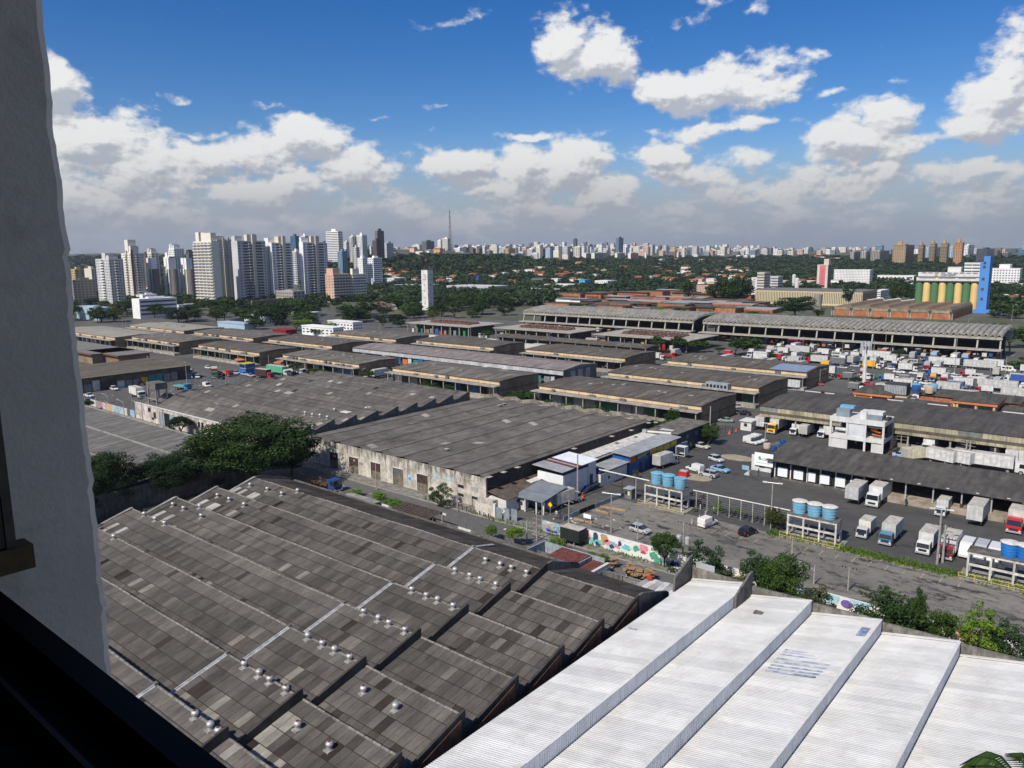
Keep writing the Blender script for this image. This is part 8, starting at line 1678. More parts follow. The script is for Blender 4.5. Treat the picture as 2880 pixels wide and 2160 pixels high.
def vehicles():
 A=at
 veh('boxonly',nose('M4',705,1300,8,S_),S_,'grey white trailer body with rusty brown roof docked beside the white doors',(.50,.50,.50));veh('lorry',nose('M4',890,1318,10,S_),S_,'large white truck docked next to the brown roofed trailer',WH_)
 veh('small',nose('M4',800,1588,5.6,S_),S_,'silver cabbed small truck with beige box right of the middle tank stand',(.72,.69,.62),cabcol=(.45,.45,.45));veh('box',nose('M4',1005,1648,7.2,S_),S_,'white box truck with steel blue cab by the grass verge',BO,cabcol=(.08,.22,.32));veh('box',nose('B4',1330,500,7.2,S_),S_,'all white box truck left of the tall lamp post',WH_);veh('box',nose('B4',1525,545,7.2,S_),S_,'white box truck with dark red cab behind the tall lamp post',WH_,cabcol=(.28,.02,.025));veh('minibus',nose('B4',1685,532,5.3,S_),S_,'white delivery van next to the dark red cabbed truck',WH_);veh('minibus',nose('B4',1810,555,5.3,S_),S_,'silver van seen through the right tank stand, left one',SI);veh('minibus',nose('B4',1930,585,5.3,S_),S_,'white van seen through the right tank stand, right one',WH_)
 veh('small',nose('B4',1480,168,5.5,S_),S_,'grey white truck with open rear at the loading platform',(.55,.55,.53),cabcol=(.55,.55,.54));veh('trailer',nose('B4',1775,250,12,S_),S_,'long white trailer with car picture on its front at the platform',(.58,.58,.56));veh('lorry',nose('B4',2115,320,10,S_),S_,'white truck with bright red cab at the right edge of the platform',(.60,.58,.52),cabcol=(.50,.02,.04))
 veh('lorry',nose('D4',1980,425,10,S_),S_,'white truck with yellow cab beside the guard booth',BO,cabcol=YE_);veh('trailer',nose('D4',1765,350,12,S_),S_,'white trailer with picture on its front left of the yellow cabbed truck',BO);veh('small',nose('M4',210,692,5.5,S_),S_,'small white truck with windowed cab in front of the long shed',WH_);veh('box',nose('M4',300,708,7,S_),N_,'white box truck reversed beside the small white one at the long shed',WH_);veh('small',nose('M4',450,718,5.5,S_),S_,'small white box truck left of the frame building',WH_);veh('boxonly',nose('M4',515,722,6.4,S_),S_,'white truck body half hidden by the frame building',WH_)
 veh('lorry',nose('M4',1362,862,10,S_),S_,'white truck behind the loading dock roof, right of the outside stair',WH_);veh('lorry',nose('M4',1655,872,10,S_),S_,'white truck with dark red cab behind the utility poles',WH_,cabcol=(.25,.03,.03));veh('small',nose('M4',1940,912,5,S_),S_,'lone small white box truck between the right pair and the poles',WH_);veh('trailer',nose('M4',2095,962,12,S_),S_,'white trailer with wedge emblem at the right edge, left one',WH_);veh('trailer',nose('M4',2205,968,12,S_),S_,'white trailer with wedge emblem at the right edge, right one',WH_);p=A('M4',1910,985);veh('semi',p,0,'long white trailer truck with red roof parked sideways behind the dock',WH_)
 p=A('M4',1290,910);veh('box',p,.9,'white box truck with yellow stripe peeping over the dock roof',(.70,.66,.45));veh('boxonly',A('M4',1500,940),-.3,'white truck body with red roof edge behind the dock roof',WH_);veh('boxonly',A('M4',1640,955),-.3,'white truck body with grey roof behind the dock roof',WH_);veh('sedan',A('M4',1160,880),.2,'light blue pickup like car behind the dock roof',LB)
 veh('hatch',A('D3',285,1500),.50-.6,'silver hatchback in the nearly empty parking lot',SI);veh('smallvan',A('D3',1590,1370),N_-.15,'white and red van seen from behind in the parking lot',(.75,.70,.68));veh('hatch',A('M3',2005,1390),N_-.2,'black car seen from behind in the parking lot',BK);veh('smallvan',A('D4',510,1140),W__-.25,'white utility van with roof fan near the sandy island',WH_);veh('sedan',A('D4',1005,1145),-.15,'light blue sedan in the truck yard',(.22,.38,.55));veh('suv',A('D4',770,1245),W__-.05,'silver compact car beside the light blue sedan',SI);veh('hatch',A('D4',930,945),-.35,'silver hatchback left of the far sandy island',(.50,.54,.56));veh('sedan',A('D4',640,690),-.1,'beige silver sedan by the navy building',(.48,.47,.44))
 for i,(x,y)in enumerate(((1610,610),(1690,590),(1760,560))):veh('smallvan',A('D4',x,y),-.25,'white utility van, %s of the three parked side by side'%('nearest','middle one','farthest')[i],WH_)
 veh('sedan',A('D4',1110,185),W__+.3,'grey green sedan driving towards the yard',(.26,.30,.28));veh('hatch',A('M3',1895,300),W__+.6,'silver car at the ramp of the nearest pavilion',SI);veh('sedan',A('M3',1915,243),S_-.2,'white car between the nearest and second pavilion',WH_);veh('sedan',A('M3',2085,250),W__-.2,'silver grey car near the corner of the long shed',SI);veh('sedan',A('M3',1970,358),W__+.3,'dark car driving in front of the long shed corner',BK)
 veh('box',A('M3',1240,815)+Vector((.5,2,0)),N_-.1,'white box truck beside the blue store, seen from behind',WH_);veh('box',A('D2',960,1000)+Vector((0,1.5,0)),N_-.12,'white box truck with peach coloured rear doors at the gate',(.72,.66,.56));veh('smallvan',A('M3',1290,780)+Vector((0,3,0)),N_-.1,'white van cab in front of the truck at the blue store',WH_)
 p=A('B3',465,420);veh('boxonly',Vector((p.x,p.y+1.2,0)),0.0,'black box trailer with cream roof patch parked on the road',(.02,.022,.022)).scale=(.62,.95,.85);veh('flat',A('M2',350,1150),.05,'old truck with rusty load and blue cab under the huge tree',(.10,.055,.03),cabcol=(.02,.06,.22));veh('suv',A('M1',512,578),.1,'silver car driving on the left street',SI)
 L=[('hatch',305,1468,0,WH_,'white car, first in the short row at the far left'),('sedan',350,1468,.1,WH_,'white car, second in the short row at the far left'),('hatch',402,1472,N_,GY,'grey car, third in the short row at the far left'),('sedan',440,1466,0,WH_,'white car, last in the short row at the far left'),('minibus',740,1440,0,WH_,'white minibus beside the red tent'),('minibus',620,1445,.3,WH_,'white van left of the red tent'),('box',505,1465,0,(.30,.30,.29),'grey box truck in the left car park'),('suv',757,1482,0,BK,'black off road car below the minibus'),('sedan',472,1508,.2,BK,'black sedan near the grey box truck'),('suv',528,1528,0,WH_,'white car in the middle of the left car park'),('pickup',310,1588,.1,WH_,'white pickup by the mural wall'),('sedan',965,1435,.1,SI,'silver sedan right of the minibus'),('hatch',1050,1432,0,WH_,'white hatchback next to the dark pickup'),('pickup',1105,1405,.1,BK,'dark pickup in the row of trucks'),('hatch',1042,1400,0,RD_,'small red car behind the white hatchback'),('hatch',1245,1422,-.4,WH_,'white hatchback alone in the lane'),('sedan',1450,1430,0,BK,'dark sedan by the red and green trucks'),('lorry',1395,1412,-.5,(.25,.03,.03),'truck with dark red body and green cab'),('flat',1490,1402,0,(.50,.12,.03),'truck with orange load and red cab'),('sedan',1580,1388,0,SI,'silver car left of the blue kiosk'),('hatch',1650,1398,0,LB,'pale blue car in front of the kiosk'),('pickup',1705,1412,0,SI,'silver pickup right of the kiosk'),('lorry',1830,1425,.1,(.06,.03,.03),'dark slatted truck with red cab'),('semi',1950,1395,0,(.10,.42,.25),'trailer truck with green and white side'),('lorry',2105,1392,.1,WH_,'white truck right of the green sided trailer'),('box',945,1395,.1,(.20,.20,.20),'grey curtain sided truck by the yellow wall'),('box',1155,1385,0,WH_,'white truck under the yellow wall'),('box',1050,1372,.1,(.45,.45,.44),'long grey truck behind the small red car'),('box',1120,1350,.1,(.40,.40,.40),'grey truck with white cab in the rear of the truck row'),('hatch',1340,1342,0,SI,'small grey car behind the lane'),('flat',1120,1525,.08,(.16,.35,.38),'blue cabbed flatbed truck loaded with turquoise sheets'),('smallvan',1330,1500,0,(.35,.40,.38),'small green grey van beside the flatbed'),('lorry',730,1590,-.1,(.74,.72,.66),'white truck partly hidden behind the concrete tank stand'),('suv',330,1640,0,BL_,'dark blue car behind the mural wall'),('semi',310,1088,0,WH_,'white trailer truck below the far left sandy roofs'),('lorry',585,1130,N_,(.08,.13,.08),'olive green truck among the left pavilions'),('lorry',690,1140,0,(.12,.08,.05),'brown loaded truck among the left pavilions'),('sedan',865,1168,.1,WH_,'white sedan in front of the left pavilions'),('sedan',350,1105,0,RD_,'red car below the white trailer truck'),('sedan',790,1150,0,GY,'dark car beside the brown loaded truck')]
 for(k,x,y,a,c,lab)in L:veh(k,A('R1',x,y),a,lab,c,cabcol=GN_ if 'green cab' in lab else(RD_ if 'red cab' in lab else((.03,.25,.50)if 'blue cabbed' in lab else(WH_ if 'white' in lab or 'grey' in lab else None))))
 p=A('R1',700,1440);T=thing('tent','low red tent roof in the left car park','tent',p);MB().extr([(p.y-3,2.4),(p.y+1,4.0),(p.y+5,2.4),(p.y+5,2.3),(p.y+1,3.9),(p.y-3,2.3)],p.x-5,p.x+5).build('canopy',mat('red_tarpaulin',(.35,.02,.02),var=.2),T);[MB().box(p.x+sx-.1,p.y+sy-.1,0,p.x+sx+.1,p.y+sy+.1,2.35).build('post',METAL,T)for sx in(-4.6,4.6)for sy in(-2.6,4.6)]
 for(z,x,y,c,lab,w)in(('M2',990,210,(.02,.22,.60),'bright blue parasol by the streaky roofed pavilion',3.2),('R1',1650,1300,(.50,.14,.06),'orange red tiled awning of a kiosk left of the blue one',4.5),('R1',1980,1330,(.45,.15,.08),'orange awning behind the trailer truck',4.0),('R1',1540,1240,(.60,.12,.03),'orange awning before the plain dark pavilion',2.6)):
  p=A(z,x,y);T=thing('parasol',lab,'parasol',p);MB().lathe(p,[(w,2.2),(w*.9,2.5),(.1,3.4)],8).build('canopy',mat('cloth_'+lab.split()[0]+lab.split()[1],c,var=.15),T);MB().tube(p,(p.x,p.y,3.3),.06,5).build('pole',METAL,T)
 r=random.Random(44);cells=[]
 rows=[(262,'x'),(268,'x'),(276,'y'),(289,'x'),(296,'x'),(303,'x'),(311,'x'),(318,'x'),(327,'y'),(341,'x'),(348,'x'),(357,'y'),(371,'x'),(378,'x'),(390,'y')]
 for(v,o)in rows:
  x=-150 if v>306 else-84
  if v in(262,268):x=-60
  while x<46:
   k=r.choices(('semi','trailer','lorry','box','boxonly','sedan','hatch','minibus',None,'small'),(1.6,1.2,3.5,5,2,4.5,4.5,3,9,5))[0]
   if v in(311,318,303)and x>-40 and k in('sedan','hatch',None):k=r.choice(('trailer','semi','lorry'))
   L={'semi':14.8,'trailer':12.4,'lorry':10,'box':7.4,'boxonly':6.8,'sedan':4.8,'hatch':4.3,'minibus':5.6,None:7,'small':5.8}[k];W_=3.3
   if o=='y' and L>10.5:k='lorry';L=10
   st=L+1.2 if o=='x' else W_+.9
   if k:
    c=r.choices((WH_,BO,(.7,.68,.62),SI,BL_,RD_,TE,YE_,(.30,.45,.60),GY),(9,6,3,2,1,.8,.6,.4,1.2,1.5))[0];cc=r.choices((WH_,RD_,BL_,TE,GY),(7,2,1.5,.8,1))[0]
    p=Vector((x+st/2,v+r.uniform(-.8,.8),0));yaw=(r.choice((0,math.pi))if o=='x' else r.choice((S_,N_,S_)))+r.uniform(-.07,.07)
    isw=sum(c)>1.5;kind={'semi':'trailer truck','trailer':'trailer','lorry':'truck','box':'box truck','boxonly':'truck body','small':'small truck','sedan':'car','hatch':'car','minibus':'van'}[k]
    cn={WH_:'white',BO:'pale grey',SI:'silver',BL_:'dark blue',RD_:'red',TE:'teal',YE_:'yellow',GY:'grey'}.get(c,'cream' if c==(.7,.68,.62)else 'light blue')
    veh(k,p,yaw,'%s %s, %s, %s'%(cn,kind,'%s truck park row'%('nearest','second','third','fourth','fifth','sixth','seventh','eighth','ninth','tenth','eleventh','twelfth','thirteenth','fourteenth','rearmost')[[q[0]for q in rows].index(v)],WHERE(proj(p.x,p.y,2)[0])),c,'vehicles in the crowded truck park',cabcol=cc if k in('semi','lorry','box','small')else None)
   x+=st
 for i in range(46):
  u,v=r.uniform(-345,-190),r.choice((301,306,311,316,336,339))if i%4 else r.uniform(300,316);k=r.choice(('box','small','lorry','minibus','hatch','boxonly'));c=r.choice((WH_,WH_,BO,BL_,RD_,SI,LB,YE_))
  if any(abs(u-a)<9 and abs(v-b)<4 for a,b in cells):continue
  cells.append((u,v));veh(k,Vector((u,v,0)),r.choice((0,math.pi)),'%s %s crowded before the flat halls, %s'%({WH_:'white',BO:'pale',BL_:'blue',RD_:'red',SI:'silver',LB:'light blue',YE_:'yellow'}[c],{'box':'box truck','small':'small truck','lorry':'lorry','minibus':'van','hatch':'car','boxonly':'truck body'}[k],WHERE(proj(u,v,2)[0])),c,'vehicles before the flat halls')
 for i in range(12):
  u=-100+i*0;
 for(z,x,y,k,a,c,lab)in(('R3',1225,1265,'box',0,WH_,'white box truck beside the red striped stall'),('R3',1315,1250,'flat',0,(.45,.03,.03),'red truck beneath the round trees'),('R3',1390,1230,'box',N_,WH_,'white truck seen end on beneath the round trees'),('R2',2140,1195,'trailer',0,(.6,.6,.6),'grey white trailer behind the streaky roofed pavilion'),('R2',1900,1210,'semi',0,(.5,.5,.5),'grey semi trailer at the end of the rose roofed shed'),('R3',680,1140,'lorry',0,(.45,.40,.36),'beige truck in front of the low dark open shed'),('R3',90,1140,'hatch',0,WH_,'white car beside the low dark open shed'),('R3',140,1140,'hatch',0,BK,'black car beside the low dark open shed'),('M2',840,190,'lorry',N_,WH_,'white cabbed truck behind the sawtooth roofs'),('M2',710,212,'hatch',0,WH_,'white car behind the sawtooth roofs'),('R3',860,1335,'minibus',N_,WH_,'white van between two pavilions'),('M2',1530,270,'lorry',0,(.45,.45,.44),'grey box truck parked behind the shrubs of the streaky roofed pavilion'),('R3',1850,1235,'small',0,RD_,'red small truck under the trees left of the truck park'),('E2',640,100,'lorry',0,WH_,'white truck at the hall end of the park'),('E2',245,545,'boxonly',.1,(.55,.60,.62),'white and grey truck body with blue side behind the long shed'),('E2',735,420,'sedan',.2,BK,'black sedan at the blue roofed pavilion end'),('E2',510,500,'pickup',.2,RD_,'dark red pickup at the foot of the blue roofed pavilion')):
  veh(k,A(z,x,y),a,lab,c)
 def moto(p,a,lab,g=None):
  T=thing('motorcycle',lab,'motorcycle',(0,0,0),g)
  for s in(-.62,.62):addp(T,'wheel',WM[(.31,.2)],(s,0,.31)).scale=(1,.5,1)
  g_=MB();g_.tube((-.6,0,.35),(0,0,.55),.05,5);g_.tube((.62,0,.31),(.42,0,1.0),.035,5);g_.tube((.42,-.3,1.0),(.42,.3,1.0),.02,4);g_.box(-.2,-.12,.35,.2,.12,.65);addp(T,'frame',g_.mesh('frame',CHAS))
  g_=hull([(-.75,.08,.1,.68,.8),(-.3,.13,.12,.62,.8),(.05,.1,.14,.66,.92),(.35,.08,.1,.7,.95)]);addp(T,'seat',g_.mesh('seat',CHAS));T.location=p;T.rotation_euler=(0,0,a)
 moto(A('B3',1360,655),.2,'motorcycle parked at the kerb by the transformer pole');moto(A('D3',1500,860),.9,'white fronted motorcycle in the yard behind the wire fence');moto(A('D3',1270,800),1.1,'motorcycle just right of the left tank stand')
 for i in range(11):moto(Vector((-73.8+i*.85,136.3+.1*(i%3),0)),1.4+.1*(i%4),'motorcycle in the tight row behind the left tank stand','motorcycles behind the left tank stand')
 for i in range(9):moto(Vector((-59.5+i*1.1,135.3,0)),1.5,'motorcycle parked along the wire fence','motorcycles along the wire fence')
 moto(A('D2',470,1140),.1,'red motorcycle lying at the entrance by the grey canopy')
vehicles()
def poles():
 wood=mat('weathered_pole',(.22,.20,.17),var=.3,scale=2);tb=mat('transformer_grey',(.42,.44,.45),rough=.5,var=.15);ypaint=mat('yellow_pole_base',(.80,.42,.03),var=.1);r=random.Random(2)
 def pole(z,x,yb,yt,lab,kind='plain',g=None,rad=.14,thick=None,z0=0.):
  p=at(z,x,yb,z0);h=height_of(p.x,p.y,pix(z,0,yt)[1])-z0;h=min(max(h,3),34);T=thing('lamp_post' if kind in('double','arm')else 'utility_pole' if kind in('cross','trafo')else 'post',lab,'lamp post' if kind in('double','arm')else 'pole',p,g)
  MB().tube(p,(p.x,p.y,z0+h),rad,7,0,rad*.65).build('shaft',thick or POSTC,T)
  zt_=z0+h
  if kind=='double':
   MB().tube((p.x-1.1,p.y-.3,zt_),(p.x+1.1,p.y+.3,zt_),.05,5).build('arm',METAL,T)
   for s in(-1,1):MB().obox((p.x+s*1.3,p.y+s*.35),.75,.35,zt_-.05,zt_+.12,.27).build('lamp_head',WHITEW,T)
  elif kind=='arm':
   a=r.choice((-1,1));MB().tube((p.x,p.y,zt_-.8),(p.x+a*1.8,p.y-.6,zt_+.3),.05,5).build('arm',METAL,T);MB().obox((p.x+a*2.1,p.y-.7),.7,.3,zt_+.22,zt_+.36,.3).build('lamp_head',METAL,T)
  elif kind in('cross','trafo'):
   for k,dz in enumerate((.2,1.0)):MB().box(p.x-1.1,p.y-.06,zt_-dz-.1,p.x+1.1,p.y+.06,zt_-dz).build('crossarm',wood,T)
   for s in(-1,-.5,.5,1):MB().lathe((p.x+s,p.y,zt_-.2),[(.06,0),(.09,.1),(.05,.25)],6).build('insulator',TYRE,T)
   if kind=='trafo':
    for s in(-.75,.75):MB().lathe((p.x+s,p.y-.1,zt_-3.4),[(.38,0),(.40,1.0),(.3,1.15)],12).build('transformer',tb,T)
    MB().lathe((p.x,p.y,0),[(.19,.8),(.185,2.4)],8).build('yellow_sleeve',ypaint,T)
  if 'yellow base' in lab:MB().lathe((p.x,p.y,0),[(rad+.03,.1),(rad+.02,2.2)],8).build('yellow_sleeve',ypaint,T)
  return T,zt_
 N=[('M3',825,1380,1040,'concrete post with two floodlights in the parking lot corner','double'),('M3',1055,1440,1260,'short thin pole in front of the silver hatchback','plain'),('D2',1105,1430,870,'utility pole with tangled wires at the gate','cross'),('M3',1445,1625,1290,'transformer pole with two grey drums at the graffiti wall','trafo'),('M3',535,1085,700,'tall pole at the corner of the white office','plain'),('M3',1675,590,285,'tall pole with yellow base in the truck yard','plain'),('M3',1735,420,235,'lamp pole at the corner of the nearest pavilion','arm'),('B4',1460,575,100,'tall lamp post with double head at the truck yard edge','double'),('B4',1507,560,235,'shorter pole right beside the tall double headed lamp post','cross'),('B4',205,530,330,'thin pole left of the middle tank stand base','plain'),('B4',690,800,600,'wooden utility pole in the parking lot near the blue wall','cross'),('B4',395,745,615,'small thin lamp post in the parking lot','arm'),('M4',22,1495,1100,'concrete post with floodlights at the right end of the wire fence','double'),('M4',1140,875,690,'utility pole right of the white frame building','cross'),('M4',1700,960,735,'thick utility pole behind the dock, left of a pair','cross'),('M4',1730,965,745,'thick utility pole behind the dock, right of a pair','cross'),('M2',1495,1345,1085,'pole with white foot on the pavement by the graffitied wall','plain'),('M2',795,1162,925,'pole with white foot on the pavement by the rusty doors','plain'),('M2',313,1158,1055,'thin grey post behind the sawtooth roof end','plain'),('D2',290,1680,1265,'utility pole with messy insulators on the near pavement, left of two','cross'),('D2',480,1665,1130,'utility pole with messy insulators on the near pavement, right of two','cross'),('M3',230,1350,1105,'white painted gate pillar at the end of the graffiti wall','plain'),('M4',2122-2160,590,330,'x','plain'),('M3',2155,600,430,'floodlight pole beside the three white vans','double'),('D3',193,850,465,'thin iron mast behind the grey guard booth','plain')]
 for(z,x,yb,yt,lab,k)in N:
  if lab=='x':continue
  pole(z,x,yb,yt,lab,k,rad=.20 if 'tall' in lab or 'thick' in lab else.13)
 S={'M3':[(1003,335,215),(812,300,185),(217,225,130),(285,235,130),(1405,445,245),(1430,440,300)],'M2':[(1030,250,150),(1088,255,150),(1385,300,165),(1550,325,200),(1637,345,205),(1805,325,215),(680,205,110),(580,210,75),(475,180,60),(185,165,50),(355,150,60),(1955,300,210)],'R1':[(825,1415,1240),(1155,1470,1300),(1447,1340,1190),(1495,1490,1370),(1515,1480,1370),(575,1095,1020),(600,985,910),(628,990,910),(855,1210,1130),(1160,1180,1060),(1865,1365,1225),(630,1400,1295),(1240,1180,1100),(1885,1260,1200)],'M1':[(112,400,295),(203,462,300),(290,400,305),(420,515,350),(480,445,280),(562,557,370),(722,602,420),(565,290,215),(500,590,515)],'R4':[(465,1140,1000),(905,1345,1095),(1010,1215,1000),(1610,1380,1040),(1250,1345,1195),(220,1495,1365),(445,1485,1345),(300,1180,1060),(640,1240,1110),(75,1260,1140),(1790,1230,1130),(2050,1380,1230),(740,930,860),(1245,970,900),(1730,975,905),(155,930,870),(580,930,880),(2105,930,790),(2165,820,760)],'R3':[(770,1330,1190),(940,1170,1085),(435,1135,1050),(290,1120,1035),(430,1355,1240),(750,1430,1320),(240,830,740),(945,860,800),(155,790,730),(1815,880,800),(1005,820,760)],'R2':[(1060,1300,1140),(1535,1310,1165),(520,1175,1080),(1190,1000,910),(1610,1070,970),(1945,1100,1005),(1400,1010,920),(700,900,830),(820,1010,930),(1480,880,830),(1350,920,850)]}
 for z,L in S.items():
  for i,(x,yb,yt)in enumerate(L):pole(z,x,yb,yt,'slim grey lamp post number %s of its yard, %s'%('',WHERE(pix(z,x,yb)[0]))if False else 'slim grey %s among the market buildings, %s'%('lamp post' if i%3!=1 else 'bare post',WHERE(pix(z,x,yb)[0])),('arm','plain','arm')[i%3]if True else '','slim lamp posts among the market buildings',rad=.12)
 T,zt_=pole('R4',828,1468,1120,'thick white telecom monopole with antenna ring in the truck park','plain',rad=.75,thick=WHITEW);p=T.location
 for k in range(9):a=k*.7;MB().box(p.x+1.7*math.cos(a)-.2,p.y+1.7*math.sin(a)-.2,zt_-2.6,p.x+1.7*math.cos(a)+.2,p.y+1.7*math.sin(a)+.2,zt_+.6).build('antenna_panel',METAL,T)
 MB().lathe((p.x,p.y,zt_-1.2),[(.6,0),(1.75,.05),(1.75,.2),(.6,.25)],12).build('antenna_ring',METAL,T)
 for(z,x,yb,yt,c,lab)in(('R2',762,660,560,(.66,.66,.62),'slender white factory chimney left of the clock tower'),('R3',0,0,0,None,''),('R2',1672,690,540,(.03,.10,.40),'thick bright blue cylinder tower in the trees')):
  if not c:continue
  px,py=pix(z,x,yb);q=on_ground(px,800 if 'blue' in lab else 812);h=height_of(q[0],q[1],pix(z,0,yt)[1])-q[2];rr=(13 if 'blue' in lab else 9)*.3255*math.hypot(q[0],q[1])/FOC;tag(base_at(MB().lathe((q[0],q[1],q[2]-3),[(rr,0),(rr*.9,h+3)],16).build('chimney',mat('chimney_'+lab[:4],c,var=.1)),q),lab,'chimney')
 g=mat('cable_black',(.02,.02,.02),var=0)
 for k,(a,b,h0,h1)in enumerate((((-84,101),(-55.6,109.6),9.2,9.4),((-84,102.2),(-118,104.6),8.8,6.2),((-55.6,109.6),(-31.9,116.4),9.4,8),((-79.7,110.8),(-55.6,109.6),8.4,9.2))):
  m=MB()
  for j in range(12):
   f0,f1=j/12,(j+1)/12;P=[(a[0]+(b[0]-a[0])*f,a[1]+(b[1]-a[1])*f,h0+(h1-h0)*f-1.1*math.sin(math.pi*f))for f in(f0,f1)];m.tube(P[0],P[1],.018,3)
  tag(m.build('street_cable',g),'thin overhead cable %s'%('above the graffiti wall','along the old warehouse pavement','over the parking lot towards the wooden pole','from the gate pole to the transformer pole')[k],'cable')
poles()
def clutter():
 r=random.Random(91)
 q=EYE+ray(2885,2195)*(23.5/ray(2885,2195).y);T=thing('palm_tree','tip of a tall palm crown in the bottom right corner of the picture','palm tree',(q.x,q.y,0));top=q.z-.3
 MB().tube((q.x,q.y,0),(q.x,q.y,top),.28,10,0,.16).build('trunk',mat('palm_trunk',(.20,.18,.15),var=.3,scale=2),T)
 for k in range(13):
  g=MB();a=2*math.pi*k/13+r.uniform(-.2,.2);P=[(q.x+math.cos(a)*s*1.5,q.y+math.sin(a)*s*1.5,top+.7*math.sin(s*2.1)-.7*s*s*s)for s in(0,.25,.5,.75,1)]
  for j in range(4):
   g.tube(P[j],P[j+1],.025,4)
   for i in range(7):
    f=i/7;c=[P[j][d]+(P[j+1][d]-P[j][d])*f for d in range(3)]
    for s in(-1,1):n=(-math.sin(a)*s,math.cos(a)*s);g.face([(c[0],c[1],c[2]),(c[0]+n[0]*.4+math.cos(a)*.2,c[1]+n[1]*.4+math.sin(a)*.2,c[2]-.25),(c[0]+n[0]*.4+math.cos(a)*.26,c[1]+n[1]*.4+math.sin(a)*.26,c[2]-.28),(c[0]+math.cos(a)*.07,c[1]+math.sin(a)*.07,c[2])],0,r.uniform(.1,.8))
  g.build('frond',LEAF,T,tone=True)
 cm={}
 for(z,x0,y0,x1,y1,n,lab)in(('M3',1500,395,1720,380,6,'on the platform of the nearest pavilion'),('R3',1900,1560,2120,1590,12,'under the second pavilion canopy'),('R3',1440,1500,1800,1530,10,'along the long pavilion with the grey rooftop cabin'),('R3',180,1420,420,1440,12,'below the green awnings of the rose roofed shed'),('R2',950,1290,1060,1300,8,'between the rose roofed shed and the streaky pavilion'),('E1',330,510,520,530,8,'beside the monopole in the truck park'),('R1',1260,1215,1330,1225,6,'before the plain dark pavilion')):
  for i in range(n):
   f=i/max(1,n-1);p=at(z,x0+(x1-x0)*f,y0+(y1-y0)*f,1.05 if 'M3' in z or 'canopy' in lab else 0);k=r.randrange(5);s=r.uniform(.9,1.5)
   if k not in cm:g=MB();[g.box(-.5,-.4,j*.42,.5,.4,j*.42+.39,t=0)for j in range(2+k%3)];cm[k]=g.mesh('crate_stack',CRATE[(1,0,1,3,4)[k]])
   o=bpy.data.objects.new('crate_stack',cm[k]);COL.objects.link(o);o.location=(p.x,p.y,p.z);o.rotation_euler=(0,0,r.uniform(0,3));o.scale=(s*1.2,s,s);tag(o,'%s stack %s'%(('carton','wooden crate','low carton','orange crate','green crate')[k],lab),'crate stack','crate stacks '+lab)
 g=np.random.default_rng(8);n=900;c=np.stack([g.uniform(-305,-236,n),g.uniform(108,172,n),np.full(n,.03)],1);c[600:,0]=g.uniform(-170,40,300);c[600:,1]=g.uniform(296,396,300);c[540:600,0]=g.uniform(-90,-60,60);c[540:600,1]=g.uniform(97,122,60);a=g.uniform(0,6.28,n);w=g.uniform(.06,.42,n)**1.2
 u=np.stack([np.cos(a)*w,np.sin(a)*w,g.uniform(0,.08,n)],1);v=np.stack([-np.sin(a)*w*.7,np.cos(a)*w*.7,np.zeros(n)],1);o=bpy.data.objects.new('litter',np_mesh('litter',np.stack([c-u-v,c+u-v,c+u+v,c-u+v],1).reshape(-1,3),g.uniform(0,1,n),mat('scattered_litter',(.62,.61,.58),var=.4,scale=2,col2=(.30,.22,.15))));COL.objects.link(o);o['kind']='stuff'
 src=[o for o in bpy.data.objects if o.name.startswith('person')and o.parent is None]
 for s in src:learn(s)
 for(z,x,y,lab)in(('R1',1525,1410,'person beside the truck with orange load in the left car park'),('R1',900,1400,'person by the yellow wall shop fronts'),('R1',1200,1440,'person crossing the left car park'),('M2',855,235,'person in the lane behind the sawtooth roofs'),('M3',1560,410,'person standing by the nearest pavilion platform'),('R3',250,1440,'person below the green awnings'),('E1',960,545,'person near the blue parasol in the truck park'),('E1',540,520,'person between the cars of the truck park'),('D4',1750,1235,'person at the little stair of the sign box'),('M4',1190,1300,'person by the large white docked truck'),('M4',760,925,'person behind the dock roof near the frame building'),('D2',1390,690,'person by the landing of the white office')):
  copy_tree(r.choice(src),at(z,x,y),r.uniform(0,6),label=lab)
clutter()
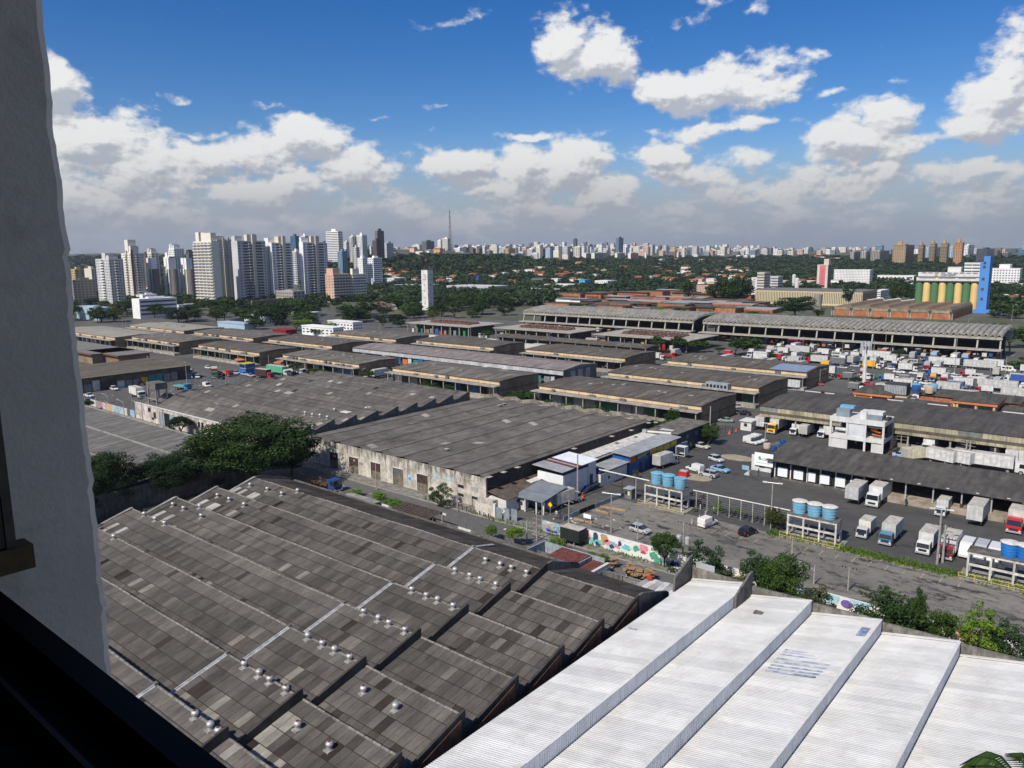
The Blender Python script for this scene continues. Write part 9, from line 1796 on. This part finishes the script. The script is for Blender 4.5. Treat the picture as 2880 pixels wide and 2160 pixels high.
def window():
 plaster=mat('rough_grey_plaster',(.66,.61,.55),rough=.95,var=.10,scale=4,bump=.15,bscale=70,dirt=((.16,.16,.155),.25,7))
 U0=-1.35;d0=ray(124,0);t=U0/d0 .x;V=d0 .y*t
 T=thing('window_wall','grey plaster side of the window opening with chipped outer edge','wall',(U0,0,HC-1.2));g=MB();r=random.Random(3)
 n=300;zs=[HC-2+4*i/n for i in range(n+1)];jit=[0.]
 for i in range(n):jit.append(jit[-1]*.45+r.gauss(0,.0011)+(.004 if r.random()<.02 else 0))
 for i in range(n):
  a,b=V+jit[i],V+jit[i+1];g.face([(U0,-.7,zs[i]),(U0,a-.012,zs[i]),(U0,b-.012,zs[i+1]),(U0,-.7,zs[i+1])]);g.face([(U0,a-.012,zs[i]),(U0-.010,a,zs[i]),(U0-.010,b,zs[i+1]),(U0,b-.012,zs[i+1])]);g.face([(U0-.010,a,zs[i]),(U0-.4,a,zs[i]),(U0-.4,b,zs[i+1]),(U0-.010,b,zs[i+1])])
 g.build('reveal',plaster,T)
 p=[ray(9,1670),ray(641,2160)];t0=(V-.17)/p[1].y;top=HC+p[1].z*t0;blk=mat('black_aluminium',(.003,.003,.003),rough=.6,var=.2,scale=5,spec=.12)
 T=thing('window_frame','black aluminium sliding window track running along the sill','window frame',(0,V-.3,top-.1));y1=V-.17
 MB().box(U0+.003,y1-.030,top-.06,4.0,y1,top).build('outer_rail',blk,T);MB().box(U0+.003,y1-.075,top-.06,4.0,y1-.031,top-.035).build('track_floor',blk,T);MB().box(U0+.003,y1-.082,top-.06,4.0,y1-.076,top-.012).build('track_rib',mat('dull_aluminium_edge',(.018,.019,.021),rough=.4,var=.2),T);MB().box(U0+.003,y1-.16,top-.07,4.0,y1-.083,top-.04).build('track_floor',blk,T);MB().box(U0+.003,y1-.21,top-.07,4.0,y1-.161,top-.015).build('inner_rail',blk,T)
 MB().box(U0-.3,y1-.45,top-.35,4.0,y1-.211,top-.075).build('sill',mat('dark_sill',(.006,.006,.006),var=.2),T)
 q0=ray(28,1545);q1=ray(100,1600)
 V2=V-.30
 T=thing('window_sash','edge of an open sash with dark pane and worn brown lower corner','window sash',(U0+.03,V2-.1,HC-.3))
 tt=(U0+.045)/q0 .x;zc=HC+q0 .z*tt;ye=q0 .y*tt
 tt1=(U0+.045)/q1 .x;ye1=q1 .y*tt1;zb=HC+ray(40,1610).z*((U0+.045)/ray(40,1610).x)
 MB().box(U0+.012,-.6,zc+.002,U0+.040,ye-.004,HC+.42).build('pane',mat('sash_dark_glass',(.02,.03,.032),rough=.2,var=.2,spec=.4),T)
 MB().box(U0+.010,ye-.003,zb+.001,U0+.043,ye+.010,HC+.42).build('stile',mat('sash_grey_brown',(.10,.085,.07),rough=.6,var=.3,scale=30),T)
 MB().box(U0+.008,-.6,zb,U0+.048,ye1,zc).build('bottom_rail',mat('sash_worn_brown',(.10,.07,.032),rough=.6,var=.5,scale=25,col2=(.06,.045,.03)),T)
 rm=mat('room_paint',(.42,.40,.37),var=.05)
 for nm,b_ in(('room_wall',(U0-.4,-3.2,HC-1.3,3.2,-3.0,HC+1.3)),('room_wall',(U0-.4,-3.0,HC-1.3,U0-.2,-.75,HC+1.3)),('room_wall',(3.0,-3.0,HC-1.3,3.2,V,HC+1.3)),('ceiling',(U0-.4,-3.2,HC+1.301,3.2,V,HC+1.5)),('floor',(U0-.4,-3.2,HC-1.5,3.2,V,HC-1.301)),('room_wall',(U0+.01,y1-.6,HC-1.3,2.99,y1-.455,top-.36)),('lintel',(U0+.01,y1-.3,HC+.85,2.99,V-.02,HC+1.3))):setting(MB().box(*b_).build(nm,rm))
window()
def haze():
 g=MB().box(-9000,-2500,-1.6,9000,9500,262);o=g.build('haze',[],kind='stuff');m=bpy.data.materials.new('haze');m.use_nodes=True;nt=m.node_tree;nt.nodes.clear()
 v=nt.nodes.new('ShaderNodeVolumePrincipled');v.inputs['Color'].default_value=(.78,.86,1,1);v.inputs['Density'].default_value=5.2e-5;v.inputs['Anisotropy'].default_value=.2;out=nt.nodes.new('ShaderNodeOutputMaterial');nt.links.new(v.outputs[0],out.inputs['Volume']);o.data.materials.append(m)
haze()
for o in bpy.data.objects:
 for k in('_o','_paint'):
  if k in o.keys():del o[k]
